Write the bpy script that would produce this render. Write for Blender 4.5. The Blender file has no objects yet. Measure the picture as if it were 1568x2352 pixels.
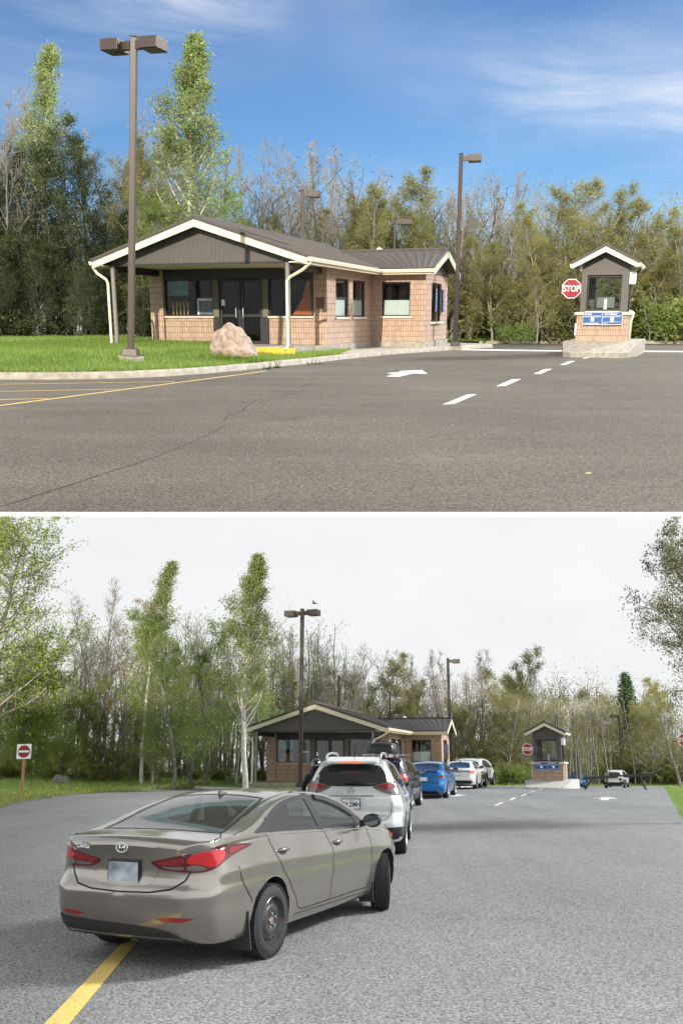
import bpy, bmesh, math, random
import numpy as np
from mathutils import Matrix, Vector
from mathutils.bvhtree import BVHTree
from mathutils.geometry import delaunay_2d_cdt
S = bpy.context.scene
COL = S.collection
rad = math.radians
# ------------------------------------------------------------------ camera, sky, sun
# The picture holds two places seen at once: a level road with a queue of cars, and above it
# a second road on a hillside terrace that rises away from the viewer. One camera sees both.
F_PX, P0 = 2000.0, 1230.0           # focal length and principal row for a 1568 x 2352 picture
HOR_L, HOR_U = 1735.0, 725.0
CAM_H, UP_H = 1.713, 1.40           # eye height over the level road / over the terrace road
A_L = math.atan((HOR_L - P0) / F_PX)
TH = A_L + math.atan((P0 - HOR_U) / F_PX)
cam_d = bpy.data.cameras.new("camera"); cam = bpy.data.objects.new("camera", cam_d); COL.objects.link(cam)
S.camera = cam
cam_d.sensor_fit = 'VERTICAL'; cam_d.sensor_height = 36.0; cam_d.lens = 36.0 * F_PX / 2352.0
cam_d.shift_y = (P0 - 1176.0) / 2352.0
cam_d.clip_start = 0.1; cam_d.clip_end = 2000
cam.location = (0, 0, CAM_H); cam.rotation_euler = (rad(90) + A_L, 0, 0)
RU = Matrix.Rotation(TH, 4, 'X')
T_UP = Matrix.Translation((0, 0, CAM_H)) @ RU @ Matrix.Translation((0, 0, -UP_H))

SUN_AZ, SUN_EL = rad(17), rad(25)    # seen from the terrace: behind the viewer, a little left
s_up = Vector((-math.sin(SUN_AZ) * math.cos(SUN_EL), -math.cos(SUN_AZ) * math.cos(SUN_EL), math.sin(SUN_EL)))
s_w = RU.to_3x3() @ s_up
sun_d = bpy.data.lights.new("sun", 'SUN'); sun_d.energy = 5.0; sun_d.angle = rad(0.5); sun_d.color = (1.0, 0.91, 0.76)
sun = bpy.data.objects.new("sun", sun_d); COL.objects.link(sun)
sun.rotation_euler = s_w.to_track_quat('Z', 'Y').to_euler()
S.view_settings.view_transform = 'Standard'; S.view_settings.look = 'None'
S.view_settings.exposure = 0.3; S.view_settings.gamma = 1.0
S.cycles.use_denoising = True
S.cycles.max_bounces = 8; S.cycles.transparent_max_bounces = 16

W = bpy.data.worlds.new("World"); S.world = W; W.use_nodes = True
def build_world():
    nt = W.node_tree; nt.nodes.clear(); N = nt.nodes.new; Lk = nt.links.new
    def math_(op, a, b=None, c=None):
        n = N('ShaderNodeMath'); n.operation = op
        for i, v in enumerate((a, b, c)):
            if v is None: continue
            if isinstance(v, (int, float)): n.inputs[i].default_value = v
            else: Lk(v, n.inputs[i])
        return n.outputs[0]
    def smooth(v, a, b):
        n = N('ShaderNodeMapRange'); n.interpolation_type = 'SMOOTHSTEP'; Lk(v, n.inputs[0])
        n.inputs[1].default_value = a; n.inputs[2].default_value = b
        return n.outputs[0]
    out = N('ShaderNodeOutputWorld')
    tc = N('ShaderNodeTexCoord')
    mp = N('ShaderNodeMapping'); mp.inputs['Rotation'].default_value = (-TH, 0, 0); Lk(tc.outputs['Generated'], mp.inputs['Vector'])
    sky = N('ShaderNodeTexSky'); sky.sky_type = 'NISHITA'; sky.sun_disc = False
    sky.sun_elevation = SUN_EL; sky.sun_rotation = rad(180) + SUN_AZ
    sky.air_density = 1.0; sky.dust_density = 0.3; sky.ozone_density = 5.0
    Lk(mp.outputs[0], sky.inputs['Vector'])
    tint = N('ShaderNodeMix'); tint.data_type = 'RGBA'; tint.blend_type = 'MULTIPLY'; tint.inputs[0].default_value = 1; Lk(sky.outputs[0], tint.inputs[6]); tint.inputs[7].default_value = (.79, .95, 1.10, 1)
    bg = N('ShaderNodeBackground'); Lk(tint.outputs[2], bg.inputs[0]); bg.inputs[1].default_value = 0.078
    sx = N('ShaderNodeSeparateXYZ'); Lk(mp.outputs[0], sx.inputs[0])
    ex, ey, ez = sx.outputs
    # clear opening ahead above the terrace, cloud everywhere else
    front = smooth(ey, 0.15, 0.45); above = smooth(ez, -0.03, 0.0); below = math_('SUBTRACT', 1.0, smooth(ez, 0.75, 0.95))
    ax_ = math_('ABSOLUTE', ex); mid = math_('SUBTRACT', 1.0, smooth(ax_, 0.44, 0.62))
    clear = math_('MULTIPLY', math_('MULTIPLY', math_('MULTIPLY', front, above), below), mid)
    # cirrus streaks in the opening
    m2 = N('ShaderNodeMapping'); m2.inputs['Rotation'].default_value = (0, rad(-24), 0); m2.inputs['Scale'].default_value = (2.2, 1.0, 11.0)
    Lk(mp.outputs[0], m2.inputs['Vector'])
    nz = N('ShaderNodeTexNoise'); nz.inputs['Scale'].default_value = 1.3; nz.inputs['Detail'].default_value = 7; nz.inputs['Roughness'].default_value = 0.6
    nz.inputs['Distortion'].default_value = 0.6
    Lk(m2.outputs[0], nz.inputs['Vector'])
    nz2 = N('ShaderNodeTexNoise'); nz2.inputs['Scale'].default_value = 2.6; nz2.inputs['Detail'].default_value = 3; Lk(mp.outputs[0], nz2.inputs['Vector'])
    # a diagonal veil running down to the right
    veil = math_('SUBTRACT', ez, math_('MULTIPLY_ADD', ex, -0.27, 0.275))
    vband = math_('POWER', 2.718, math_('MULTIPLY', math_('MULTIPLY', veil, veil), -420.0))
    cir = math_('MULTIPLY', smooth(nz.outputs[0], 0.38, 0.75), smooth(nz2.outputs[0], 0.3, 0.7))
    cir = math_('MULTIPLY', cir, math_('MULTIPLY_ADD', vband, 0.85, 0.22))
    cir = math_('ADD', cir, math_('MULTIPLY', vband, 0.08))
    cover = math_('SUBTRACT', 1.0, math_('MULTIPLY', clear, math_('SUBTRACT', 1.0, cir)))
    # overcast: paler towards the horizon, bright overhead, raised on the right for side light on the lower road
    sw = N('ShaderNodeSeparateXYZ'); Lk(tc.outputs['Generated'], sw.inputs[0])
    wx, wy, wz = sw.outputs
    nz3 = N('ShaderNodeTexNoise'); nz3.inputs['Scale'].default_value = 5.0; nz3.inputs['Detail'].default_value = 4
    m3 = N('ShaderNodeMapping'); m3.inputs['Scale'].default_value = (1, 1, 2.2); Lk(tc.outputs['Generated'], m3.inputs['Vector']); Lk(m3.outputs[0], nz3.inputs['Vector'])
    rest = math_('SUBTRACT', 1.0, front)
    lum = math_('MULTIPLY_ADD', nz3.outputs[0], 0.14, 0.69)
    lum = math_('ADD', lum, math_('MULTIPLY', math_('MULTIPLY_ADD', smooth(wx, -0.4, 0.8), RIGHT, OVER), rest))
    # second sun for the lower road: small strong disc added to the sky, ahead right
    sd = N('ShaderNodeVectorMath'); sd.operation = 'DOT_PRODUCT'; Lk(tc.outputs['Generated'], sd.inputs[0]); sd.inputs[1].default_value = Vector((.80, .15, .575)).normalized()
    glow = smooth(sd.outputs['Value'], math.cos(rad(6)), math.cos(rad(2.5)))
    halo = smooth(sd.outputs['Value'], math.cos(rad(24)), math.cos(rad(9)))
    clear = math_('MULTIPLY', clear, math_('SUBTRACT', 1.0, halo))
    cover = math_('SUBTRACT', 1.0, math_('MULTIPLY', clear, math_('SUBTRACT', 1.0, cir)))
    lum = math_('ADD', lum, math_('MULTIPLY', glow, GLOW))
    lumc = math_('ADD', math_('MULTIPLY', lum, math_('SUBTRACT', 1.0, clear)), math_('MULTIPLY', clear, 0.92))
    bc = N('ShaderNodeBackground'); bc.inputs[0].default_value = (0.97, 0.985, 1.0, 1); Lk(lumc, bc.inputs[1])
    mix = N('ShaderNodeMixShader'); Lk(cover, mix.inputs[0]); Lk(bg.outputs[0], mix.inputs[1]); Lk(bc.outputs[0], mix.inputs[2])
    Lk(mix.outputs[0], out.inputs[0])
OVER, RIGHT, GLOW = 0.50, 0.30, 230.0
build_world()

# ------------------------------------------------------------------ picture -> place helpers (used to read positions off the photograph)
def ray(px, py):
    u, v = (px - 784) / F_PX, (P0 - py) / F_PX
    return Vector((u, math.cos(A_L) - v * math.sin(A_L), math.sin(A_L) + v * math.cos(A_L)))
RUi = RU.inverted().to_3x3()
def GL(px, py, z=0.0):
    d = ray(px, py); t = (z - CAM_H) / d.z
    return Vector((d.x * t, d.y * t, z))
def GU(px, py, z=0.0):
    d = RUi @ ray(px, py); t = (z - UP_H) / d.z
    return Vector((d.x * t, d.y * t, z))
def DL(px, py, dist):
    d = ray(px, py); t = dist / d.y
    return Vector((d.x * t, dist, CAM_H + d.z * t))
def DU(px, py, dist):
    d = RUi @ ray(px, py); t = dist / d.y
    return Vector((d.x * t, dist, UP_H + d.z * t))
UPPER = []           # everything that stands on the terrace; carried up there at the end

# ------------------------------------------------------------------ objects
def empty(name, loc=(0, 0, 0), rz=0.0):
    o = bpy.data.objects.new(name, None); COL.objects.link(o); o.empty_display_size = 0.2
    o.location = loc; o.rotation_euler = (0, 0, rz); return o
def tag(o, label, cat, group=None, kind=None, up=False):
    if label: o["label"] = label
    if cat: o["category"] = cat
    if group: o["group"] = group
    if kind: o["kind"] = kind
    if up: UPPER.append(o)
    return o
def struct(o, up=False, kind="structure"):
    o["kind"] = kind
    if up: UPPER.append(o)
    return o
def link(name, me, parent=None):
    o = bpy.data.objects.new(name, me); COL.objects.link(o)
    if parent is not None: o.parent = parent
    return o
class MB:
    """collects shapes and links them as ONE mesh object"""
    def __init__(s): s.v = []; s.f = []
    def add(s, vs, fs):
        n = len(s.v); s.v.extend([tuple(v) for v in vs]); s.f.extend([tuple(i + n for i in f) for f in fs]); return s
    def box(s, x0, x1, y0, y1, z0, z1):
        return s.add([(x0,y0,z0),(x1,y0,z0),(x1,y1,z0),(x0,y1,z0),(x0,y0,z1),(x1,y0,z1),(x1,y1,z1),(x0,y1,z1)],
                     [(0,3,2,1),(4,5,6,7),(0,1,5,4),(1,2,6,5),(2,3,7,6),(3,0,4,7)])
    def hexa(s, p):   # 8 points, bottom ring then top ring
        return s.add(p, [(0,3,2,1),(4,5,6,7),(0,1,5,4),(1,2,6,5),(2,3,7,6),(3,0,4,7)])
    def prism(s, poly, a, b, axis='y'):
        n = len(poly)
        mk = {'y': lambda p, t: (p[0], t, p[1]), 'x': lambda p, t: (t, p[0], p[1]), 'z': lambda p, t: (p[0], p[1], t)}[axis]
        vs = [mk(p, a) for p in poly] + [mk(p, b) for p in poly]
        fs = [tuple(range(n))[::-1], tuple(range(n, 2 * n))] + [(i, (i + 1) % n, n + (i + 1) % n, n + i) for i in range(n)]
        return s.add(vs, fs)
    def tube(s, pts, r, n=8, cap=True):
        pts = [Vector(p) for p in pts]; rr = r if isinstance(r, (list, tuple)) else [r] * len(pts)
        vs = []; fs = []
        ref = None
        for i, p in enumerate(pts):
            d = (pts[min(i + 1, len(pts) - 1)] - pts[max(i - 1, 0)]).normalized()
            if ref is None: ref = Vector((0, 0, 1)) if abs(d.z) < .9 else Vector((1, 0, 0))
            a = (ref - d * ref.dot(d)).normalized(); ref = a; b = d.cross(a)
            for k in range(n):
                t = 2 * math.pi * k / n
                vs.append(p + (a * math.cos(t) + b * math.sin(t)) * rr[i])
        for i in range(len(pts) - 1):
            for k in range(n):
                fs.append((i*n+k, i*n+(k+1)%n, (i+1)*n+(k+1)%n, (i+1)*n+k))
        if cap: fs += [tuple(range(n))[::-1], tuple(range((len(pts)-1)*n, len(pts)*n))]
        return s.add(vs, fs)
    def lathe(s, prof, n=32, axis='x', c=(0, 0, 0)):
        vs = []; fs = []; m = len(prof)
        for k in range(n):
            t = 2 * math.pi * k / n; ca, sa = math.cos(t), math.sin(t)
            for (h, r) in prof:
                p = {'x': (h, r * ca, r * sa), 'z': (r * ca, r * sa, h), 'y': (r * ca, h, r * sa)}[axis]
                vs.append((p[0] + c[0], p[1] + c[1], p[2] + c[2]))
        for k in range(n):
            for j in range(m - 1):
                a, b = k * m + j, ((k + 1) % n) * m + j
                fs.append((a, b, b + 1, a + 1))
        return s.add(vs, fs)
    def build(s, name, mat, parent=None, smooth=False, bevel=0.0, angle=None):
        me = bpy.data.meshes.new(name); me.from_pydata(s.v, [], s.f)
        bm = bmesh.new(); bm.from_mesh(me); bmesh.ops.recalc_face_normals(bm, faces=bm.faces)
        if bevel:
            bmesh.ops.remove_doubles(bm, verts=bm.verts, dist=1e-5)
            es = [e for e in bm.edges if len(e.link_faces) == 2 and e.calc_face_angle(0) > .5]
            bmesh.ops.bevel(bm, geom=es, offset=bevel, segments=2, affect='EDGES', profile=.5, clamp_overlap=True)
        bm.to_mesh(me); bm.free()
        if mat: me.materials.append(mat)
        if smooth:
            me.polygons.foreach_set('use_smooth', [True] * len(me.polygons))
            if angle: me.set_sharp_from_angle(angle=rad(angle))
        return link(name, me, parent)
def mesh_np(name, V, Fq, mat, smooth=False):
    me = bpy.data.meshes.new(name); V = np.asarray(V, np.float32); Fq = np.asarray(Fq, np.int32)
    k = Fq.shape[1]
    me.vertices.add(len(V)); me.vertices.foreach_set('co', V.ravel())
    me.loops.add(Fq.size); me.loops.foreach_set('vertex_index', Fq.ravel())
    me.polygons.add(len(Fq)); me.polygons.foreach_set('loop_start', np.arange(0, Fq.size, k, dtype=np.int32))
    me.polygons.foreach_set('loop_total', np.full(len(Fq), k, np.int32))
    if smooth: me.polygons.foreach_set('use_smooth', np.ones(len(Fq), bool))
    me.update(calc_edges=True); me.validate()
    if mat: me.materials.append(mat)
    return me
def copy_tree(o, parent=None):
    c = o.copy(); COL.objects.link(c); c.parent = parent
    for ch in o.children: copy_tree(ch, c)
    return c
FONT_CACHE = {}
def text_mesh(name, txt, size, mat, parent, loc, rot=(rad(90), 0, 0), depth=0.002, bold=0.0, sx=1.0, spacing=1.0):
    cu = bpy.data.curves.new(name, 'FONT'); cu.body = txt; cu.size = size; cu.align_x = 'CENTER'; cu.align_y = 'CENTER'
    cu.extrude = depth; cu.offset = bold; cu.space_character = spacing; cu.resolution_u = 3
    t = bpy.data.objects.new("tmp", cu); COL.objects.link(t)
    me = bpy.data.meshes.new_from_object(t.evaluated_get(bpy.context.evaluated_depsgraph_get()))
    bpy.data.objects.remove(t); bpy.data.curves.remove(cu)
    me.name = name; me.materials.clear(); me.materials.append(mat)
    o = link(name, me, parent); o.location = loc; o.rotation_euler = rot; o.scale = (sx, 1, 1)
    return o

# ------------------------------------------------------------------ materials
MATS = {}
def M(name, col, rough=.6, metal=0.0, var=.12, scale=6.0, bump=0.0, bscale=60.0, coat=0.0, spec=.5, emit=None, detail=4):
    if name in MATS: return MATS[name]
    m = bpy.data.materials.new(name); m.use_nodes = True; nt = m.node_tree; b = nt.nodes['Principled BSDF']
    N = nt.nodes.new; Lk = nt.links.new
    b.inputs['Roughness'].default_value = rough; b.inputs['Metallic'].default_value = metal
    b.inputs['Coat Weight'].default_value = coat; b.inputs['Coat Roughness'].default_value = .04
    b.inputs['Specular IOR Level'].default_value = spec
    tc = N('ShaderNodeTexCoord'); nz = N('ShaderNodeTexNoise'); nz.inputs['Scale'].default_value = scale; nz.inputs['Detail'].default_value = detail
    Lk(tc.outputs['Object'], nz.inputs['Vector'])
    mr = N('ShaderNodeMapRange'); mr.inputs[1].default_value = .25; mr.inputs[2].default_value = .75
    mr.inputs[3].default_value = 1 - var; mr.inputs[4].default_value = 1 + var; Lk(nz.outputs[0], mr.inputs[0])
    mx = N('ShaderNodeVectorMath'); mx.operation = 'SCALE'; mx.inputs[0].default_value = col[:3]; Lk(mr.outputs[0], mx.inputs['Scale'])
    Lk(mx.outputs[0], b.inputs['Base Color'])
    if bump:
        nb = N('ShaderNodeTexNoise'); nb.inputs['Scale'].default_value = bscale; nb.inputs['Detail'].default_value = 6; Lk(tc.outputs['Object'], nb.inputs['Vector'])
        bp = N('ShaderNodeBump'); bp.inputs['Strength'].default_value = bump; bp.inputs['Distance'].default_value = .02
        Lk(nb.outputs[0], bp.inputs['Height']); Lk(bp.outputs[0], b.inputs['Normal'])
    if emit:
        b.inputs['Emission Color'].default_value = (*emit[:3], 1); b.inputs['Emission Strength'].default_value = emit[3]
    MATS[name] = m; return m
def ramp(nt, src, stops):
    r = nt.nodes.new('ShaderNodeValToRGB'); nt.links.new(src, r.inputs[0])
    els = r.color_ramp.elements
    while len(els) < len(stops): els.new(.5)
    for e, (p, c) in zip(els, stops): e.position = p; e.color = (*c[:3], 1)
    return r.outputs[0]
def asphalt(name, dark, light, patch, tone, streak=(.22, .9, 1)):
    m = bpy.data.materials.new(name); m.use_nodes = True; nt = m.node_tree; b = nt.nodes['Principled BSDF']; N = nt.nodes.new; Lk = nt.links.new
    tc = N('ShaderNodeTexCoord')
    def noise(s, d=3, r=.6, mapscale=None):
        n = N('ShaderNodeTexNoise'); n.inputs['Scale'].default_value = s; n.inputs['Detail'].default_value = d; n.inputs['Roughness'].default_value = r
        if mapscale:
            mp = N('ShaderNodeMapping'); mp.inputs['Scale'].default_value = mapscale; Lk(tc.outputs['Object'], mp.inputs[0]); Lk(mp.outputs[0], n.inputs['Vector'])
        else: Lk(tc.outputs['Object'], n.inputs['Vector'])
        return n.outputs[0]
    vo = N('ShaderNodeTexVoronoi'); vo.inputs['Scale'].default_value = 75.0; Lk(tc.outputs['Object'], vo.inputs['Vector'])
    stone = N('ShaderNodeSeparateColor'); Lk(vo.outputs['Color'], stone.inputs[0])
    mixv = N('ShaderNodeMath'); mixv.operation = 'MULTIPLY_ADD'; Lk(noise(32, 5, .8), mixv.inputs[0]); mixv.inputs[1].default_value = .9
    st2 = N('ShaderNodeMath'); st2.operation = 'MULTIPLY_ADD'; Lk(stone.outputs[0], st2.inputs[0]); st2.inputs[1].default_value = .38; st2.inputs[2].default_value = -.14
    Lk(st2.outputs[0], mixv.inputs[2])
    c = ramp(nt, mixv.outputs[0], [(.24, dark), (.5, [(a + d) / 2 for a, d in zip(dark, light)]), (.78, light)])
    p1 = ramp(nt, noise(.16, 4, .62), [(.3, [1 - patch] * 3), (.7, [1 + patch * .6] * 3)])
    p2 = ramp(nt, noise(1.0, 4, .6, streak), [(.3, [1 - patch * .7] * 3), (.7, [1 + patch * .45] * 3)])
    m1 = N('ShaderNodeMix'); m1.data_type = 'RGBA'; m1.blend_type = 'MULTIPLY'; m1.inputs[0].default_value = 1; Lk(c, m1.inputs[6]); Lk(p1, m1.inputs[7])
    m2 = N('ShaderNodeMix'); m2.data_type = 'RGBA'; m2.blend_type = 'MULTIPLY'; m2.inputs[0].default_value = 1; Lk(m1.outputs[2], m2.inputs[6]); Lk(p2, m2.inputs[7])
    p3 = ramp(nt, noise(.55, 5, .66), [(.57, (1, 1, 1)), (.70, (.80, .79, .78))])
    m4 = N('ShaderNodeMix'); m4.data_type = 'RGBA'; m4.blend_type = 'MULTIPLY'; m4.inputs[0].default_value = 1; Lk(m2.outputs[2], m4.inputs[6]); Lk(p3, m4.inputs[7]); m2 = m4
    m3 = N('ShaderNodeMix'); m3.data_type = 'RGBA'; m3.blend_type = 'MULTIPLY'; m3.inputs[0].default_value = 1; Lk(m2.outputs[2], m3.inputs[6]); m3.inputs[7].default_value = (*tone, 1)
    Lk(m3.outputs[2], b.inputs['Base Color'])
    b.inputs['Roughness'].default_value = .85; b.inputs['Specular IOR Level'].default_value = .25
    bp = N('ShaderNodeBump'); bp.inputs['Strength'].default_value = .55; bp.inputs['Distance'].default_value = .012
    Lk(mixv.outputs[0], bp.inputs['Height']); Lk(bp.outputs[0], b.inputs['Normal'])
    return m
def brick_mat():
    m = bpy.data.materials.new("scored_block"); m.use_nodes = True; nt = m.node_tree; b = nt.nodes['Principled BSDF']; N = nt.nodes.new; Lk = nt.links.new
    tc = N('ShaderNodeTexCoord'); sp = N('ShaderNodeSeparateXYZ'); Lk(tc.outputs['Object'], sp.inputs[0])
    ad = N('ShaderNodeMath'); ad.operation = 'ADD'; Lk(sp.outputs[0], ad.inputs[0]); Lk(sp.outputs[1], ad.inputs[1])
    cb = N('ShaderNodeCombineXYZ'); Lk(ad.outputs[0], cb.inputs[0]); Lk(sp.outputs[2], cb.inputs[1])
    br = N('ShaderNodeTexBrick'); br.offset = 0.0; br.squash = 1.0
    br.inputs['Scale'].default_value = 1.0; br.inputs['Brick Width'].default_value = .098; br.inputs['Row Height'].default_value = .2
    br.inputs['Mortar Size'].default_value = .007; br.inputs['Mortar Smooth'].default_value = .3; br.inputs['Bias'].default_value = -.1
    br.inputs['Color1'].default_value = (.52, .37, .275, 1); br.inputs['Color2'].default_value = (.41, .28, .205, 1); br.inputs['Mortar'].default_value = (.25, .18, .135, 1)
    Lk(cb.outputs[0], br.inputs['Vector'])
    nz = N('ShaderNodeTexNoise'); nz.inputs['Scale'].default_value = 26; nz.inputs['Detail'].default_value = 6; nz.inputs['Roughness'].default_value = .7; Lk(tc.outputs['Object'], nz.inputs['Vector'])
    v = ramp(nt, nz.outputs[0], [(.3, (.72,) * 3), (.7, (1.22,) * 3)])
    mx = N('ShaderNodeMix'); mx.data_type = 'RGBA'; mx.blend_type = 'MULTIPLY'; mx.inputs[0].default_value = 1; Lk(br.outputs['Color'], mx.inputs[6]); Lk(v, mx.inputs[7])
    Lk(mx.outputs[2], b.inputs['Base Color']); b.inputs['Roughness'].default_value = .9
    hs = N('ShaderNodeMath'); hs.operation = 'MULTIPLY_ADD'; Lk(br.outputs['Fac'], hs.inputs[0]); hs.inputs[1].default_value = -.8; Lk(nz.outputs[0], hs.inputs[2])
    bp = N('ShaderNodeBump'); bp.inputs['Strength'].default_value = 1.0; bp.inputs['Distance'].default_value = .04; Lk(hs.outputs[0], bp.inputs['Height']); Lk(bp.outputs[0], b.inputs['Normal'])
    return m
def worn_paint(name, col, under, rough=.75):
    m = bpy.data.materials.new(name); m.use_nodes = True; nt = m.node_tree; b = nt.nodes['Principled BSDF']; N = nt.nodes.new; Lk = nt.links.new
    tc = N('ShaderNodeTexCoord'); a = N('ShaderNodeTexNoise'); a.inputs['Scale'].default_value = 38; a.inputs['Detail'].default_value = 5; a.inputs['Roughness'].default_value = .7; Lk(tc.outputs['Object'], a.inputs['Vector'])
    c = N('ShaderNodeTexNoise'); c.inputs['Scale'].default_value = 2.2; c.inputs['Detail'].default_value = 4; Lk(tc.outputs['Object'], c.inputs['Vector'])
    s = N('ShaderNodeMath'); s.operation = 'MULTIPLY_ADD'; Lk(c.outputs[0], s.inputs[0]); s.inputs[1].default_value = .35; Lk(a.outputs[0], s.inputs[2])
    k = ramp(nt, s.outputs[0], [(.52, under), (.58, [x * .8 for x in col]), (.85, col)]); Lk(k, b.inputs['Base Color']); b.inputs['Roughness'].default_value = rough
    MATS[name] = m; return m
def leaf_mat(name, c1, c2, trans=.45):
    m = bpy.data.materials.new(name); m.use_nodes = True; nt = m.node_tree; nt.nodes.clear(); N = nt.nodes.new; Lk = nt.links.new
    out = N('ShaderNodeOutputMaterial'); tc = N('ShaderNodeTexCoord'); oi = N('ShaderNodeObjectInfo')
    nz = N('ShaderNodeTexNoise'); nz.inputs['Scale'].default_value = .9; nz.inputs['Detail'].default_value = 5; nz.inputs['Roughness'].default_value = .75; Lk(tc.outputs['Object'], nz.inputs['Vector'])
    mm = N('ShaderNodeMath'); mm.operation = 'MULTIPLY_ADD'; Lk(oi.outputs['Random'], mm.inputs[0]); mm.inputs[1].default_value = .45
    s2 = N('ShaderNodeMath'); s2.operation = 'SUBTRACT'; Lk(nz.outputs[0], s2.inputs[0]); s2.inputs[1].default_value = .22; Lk(s2.outputs[0], mm.inputs[2])
    c = ramp(nt, mm.outputs[0], [(.15, c1), (.85, c2)])
    d = N('ShaderNodeBsdfDiffuse'); Lk(c, d.inputs[0]); t = N('ShaderNodeBsdfTranslucent'); Lk(c, t.inputs[0])
    g = N('ShaderNodeBsdfGlossy'); g.inputs['Roughness'].default_value = .45; g.inputs[0].default_value = (.6, .6, .55, 1)
    a = N('ShaderNodeMixShader'); a.inputs[0].default_value = trans; Lk(d.outputs[0], a.inputs[1]); Lk(t.outputs[0], a.inputs[2])
    a2 = N('ShaderNodeMixShader'); a2.inputs[0].default_value = .05; Lk(a.outputs[0], a2.inputs[1]); Lk(g.outputs[0], a2.inputs[2])
    Lk(a2.outputs[0], out.inputs[0]); MATS[name] = m; return m
def glass_mat(name, tint, refl=1.0, dark=0.0):
    m = bpy.data.materials.new(name); m.use_nodes = True; nt = m.node_tree; nt.nodes.clear(); N = nt.nodes.new; Lk = nt.links.new
    out = N('ShaderNodeOutputMaterial'); fr = N('ShaderNodeFresnel'); fr.inputs[0].default_value = 1.52
    geo = N('ShaderNodeNewGeometry')
    mu = N('ShaderNodeMath'); mu.operation = 'MULTIPLY'; mu.use_clamp = True; Lk(fr.outputs[0], mu.inputs[0]); mu.inputs[1].default_value = refl
    tr = N('ShaderNodeBsdfTransparent'); tr.inputs[0].default_value = (*tint, 1); gl = N('ShaderNodeBsdfGlossy'); gl.inputs['Roughness'].default_value = .01
    inv = N('ShaderNodeMath'); inv.operation = 'SUBTRACT'; inv.inputs[0].default_value = 1; Lk(geo.outputs['Backfacing'], inv.inputs[1])
    m2 = N('ShaderNodeMath'); m2.operation = 'MULTIPLY'; Lk(mu.outputs[0], m2.inputs[0]); Lk(inv.outputs[0], m2.inputs[1])
    mx = N('ShaderNodeMixShader'); Lk(m2.outputs[0], mx.inputs[0]); Lk(tr.outputs[0], mx.inputs[1]); Lk(gl.outputs[0], mx.inputs[2]); Lk(mx.outputs[0], out.inputs[0])
    MATS[name] = m; return m
# palette
m_asU = asphalt("asphalt_terrace", (.023, .0213, .019), (.185, .166, .144), .22, (1.0, .97, .93))
m_asL = asphalt("asphalt_road", (.042, .042, .042), (.40, .40, .392), .16, (1.0, 1.0, 1.0), (.75, .05, 1))
m_conc = M("concrete", (.29, .265, .222), .9, var=.32, scale=5, bump=.3, bscale=90, detail=8)
m_kerbL = M("pale_concrete", (.42, .41, .38), .9, var=.2, scale=4, bump=.3, detail=8)
m_edge = M("lime_wash", (.82, .82, .80), .9, var=.04)
m_soil = M("turf_soil", (.075, .105, .025), .95, var=.45, scale=3, bump=.5, bscale=30, detail=8)
m_soilL = M("verge_soil", (.17, .21, .07), .95, var=.5, scale=1.6, bump=.5, bscale=30, detail=8)
m_white = worn_paint("road_paint_white", (.72, .71, .67), (.20, .19, .18))
m_yellow = worn_paint("road_paint_yellow", (.60, .42, .14), (.16, .14, .11))
m_yellowL = worn_paint("stripe_paint_yellow", (.74, .56, .16), (.22, .19, .10))
m_crack = M("crack_filler", (.022, .021, .02), .9)
m_brick = brick_mat()
m_cream = M("cream_paint", (.68, .61, .45), .45, var=.04)
m_brown = M("brown_siding", (.088, .077, .070), .45, var=.08)
m_roof = M("roof_metal", (.080, .070, .064), .6, var=.12, spec=.25)
m_dark = M("dark_frame", (.022, .021, .022), .4, var=.1)
m_panel = M("olive_panel", (.12, .105, .075), .5, var=.06)
m_lamp = M("bronze_paint", (.042, .027, .021), .45, var=.1)
m_lens = M("lamp_lens", (.10, .11, .10), .15, var=.1)
m_sill = M("cast_sill", (.56, .50, .42), .8, var=.1, scale=10)
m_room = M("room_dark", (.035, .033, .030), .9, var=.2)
m_post = M("post_grey", (.20, .185, .17), .5, var=.05)
m_glassW = glass_mat("window_glass", (.82, .85, .85), 1.6)
m_boulder = M("boulder_granite", (.28, .215, .17), .9, var=.5, scale=7, bump=1.0, bscale=11, detail=9)
m_rock = M("rock_grey", (.15, .145, .13), .95, var=.4, scale=6, bump=.7, bscale=14, detail=8)
m_blue = M("sign_blue", (.006, .062, .22), .5, var=.04)
m_red = M("sign_red", (.25, .004, .013), .45, var=.04)
m_signw = M("sign_white", (.82, .82, .82), .5, var=.03)
m_wood = M("post_wood", (.36, .17, .085), .8, var=.25, scale=18)
m_black = M("black_plastic", (.014, .014, .016), .45, var=.1)
m_grey = M("grey_plastic", (.25, .25, .25), .5, var=.1)
m_steelpale = M("pale_steel", (.62, .62, .62), .4, var=.05)

# ------------------------------------------------------------------ ground helpers
def poly_in(poly, pts):
    P = np.asarray(pts)[:, :2]; q = np.asarray(poly)[:, :2]; c = np.zeros(len(P), bool); j = len(q) - 1
    for i in range(len(q)):
        xi, yi = q[i]; xj, yj = q[j]
        hit = ((yi > P[:, 1]) != (yj > P[:, 1])) & (P[:, 0] < (xj - xi) * (P[:, 1] - yi) / (yj - yi + 1e-12) + xi)
        c ^= hit; j = i
    return c
def poly_dist(line, pts):
    P = np.asarray(pts)[:, :2]; d = np.full(len(P), 1e9)
    for a, b in zip(line[:-1], line[1:]):
        a = np.array(a[:2]); b = np.array(b[:2]); ab = b - a
        t = np.clip(((P - a) @ ab) / max(ab @ ab, 1e-9), 0, 1); d = np.minimum(d, np.linalg.norm(P - a - t[:, None] * ab, axis=1))
    return d
def sstep(x): x = np.clip(x, 0, 1); return x * x * (3 - 2 * x)
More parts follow.
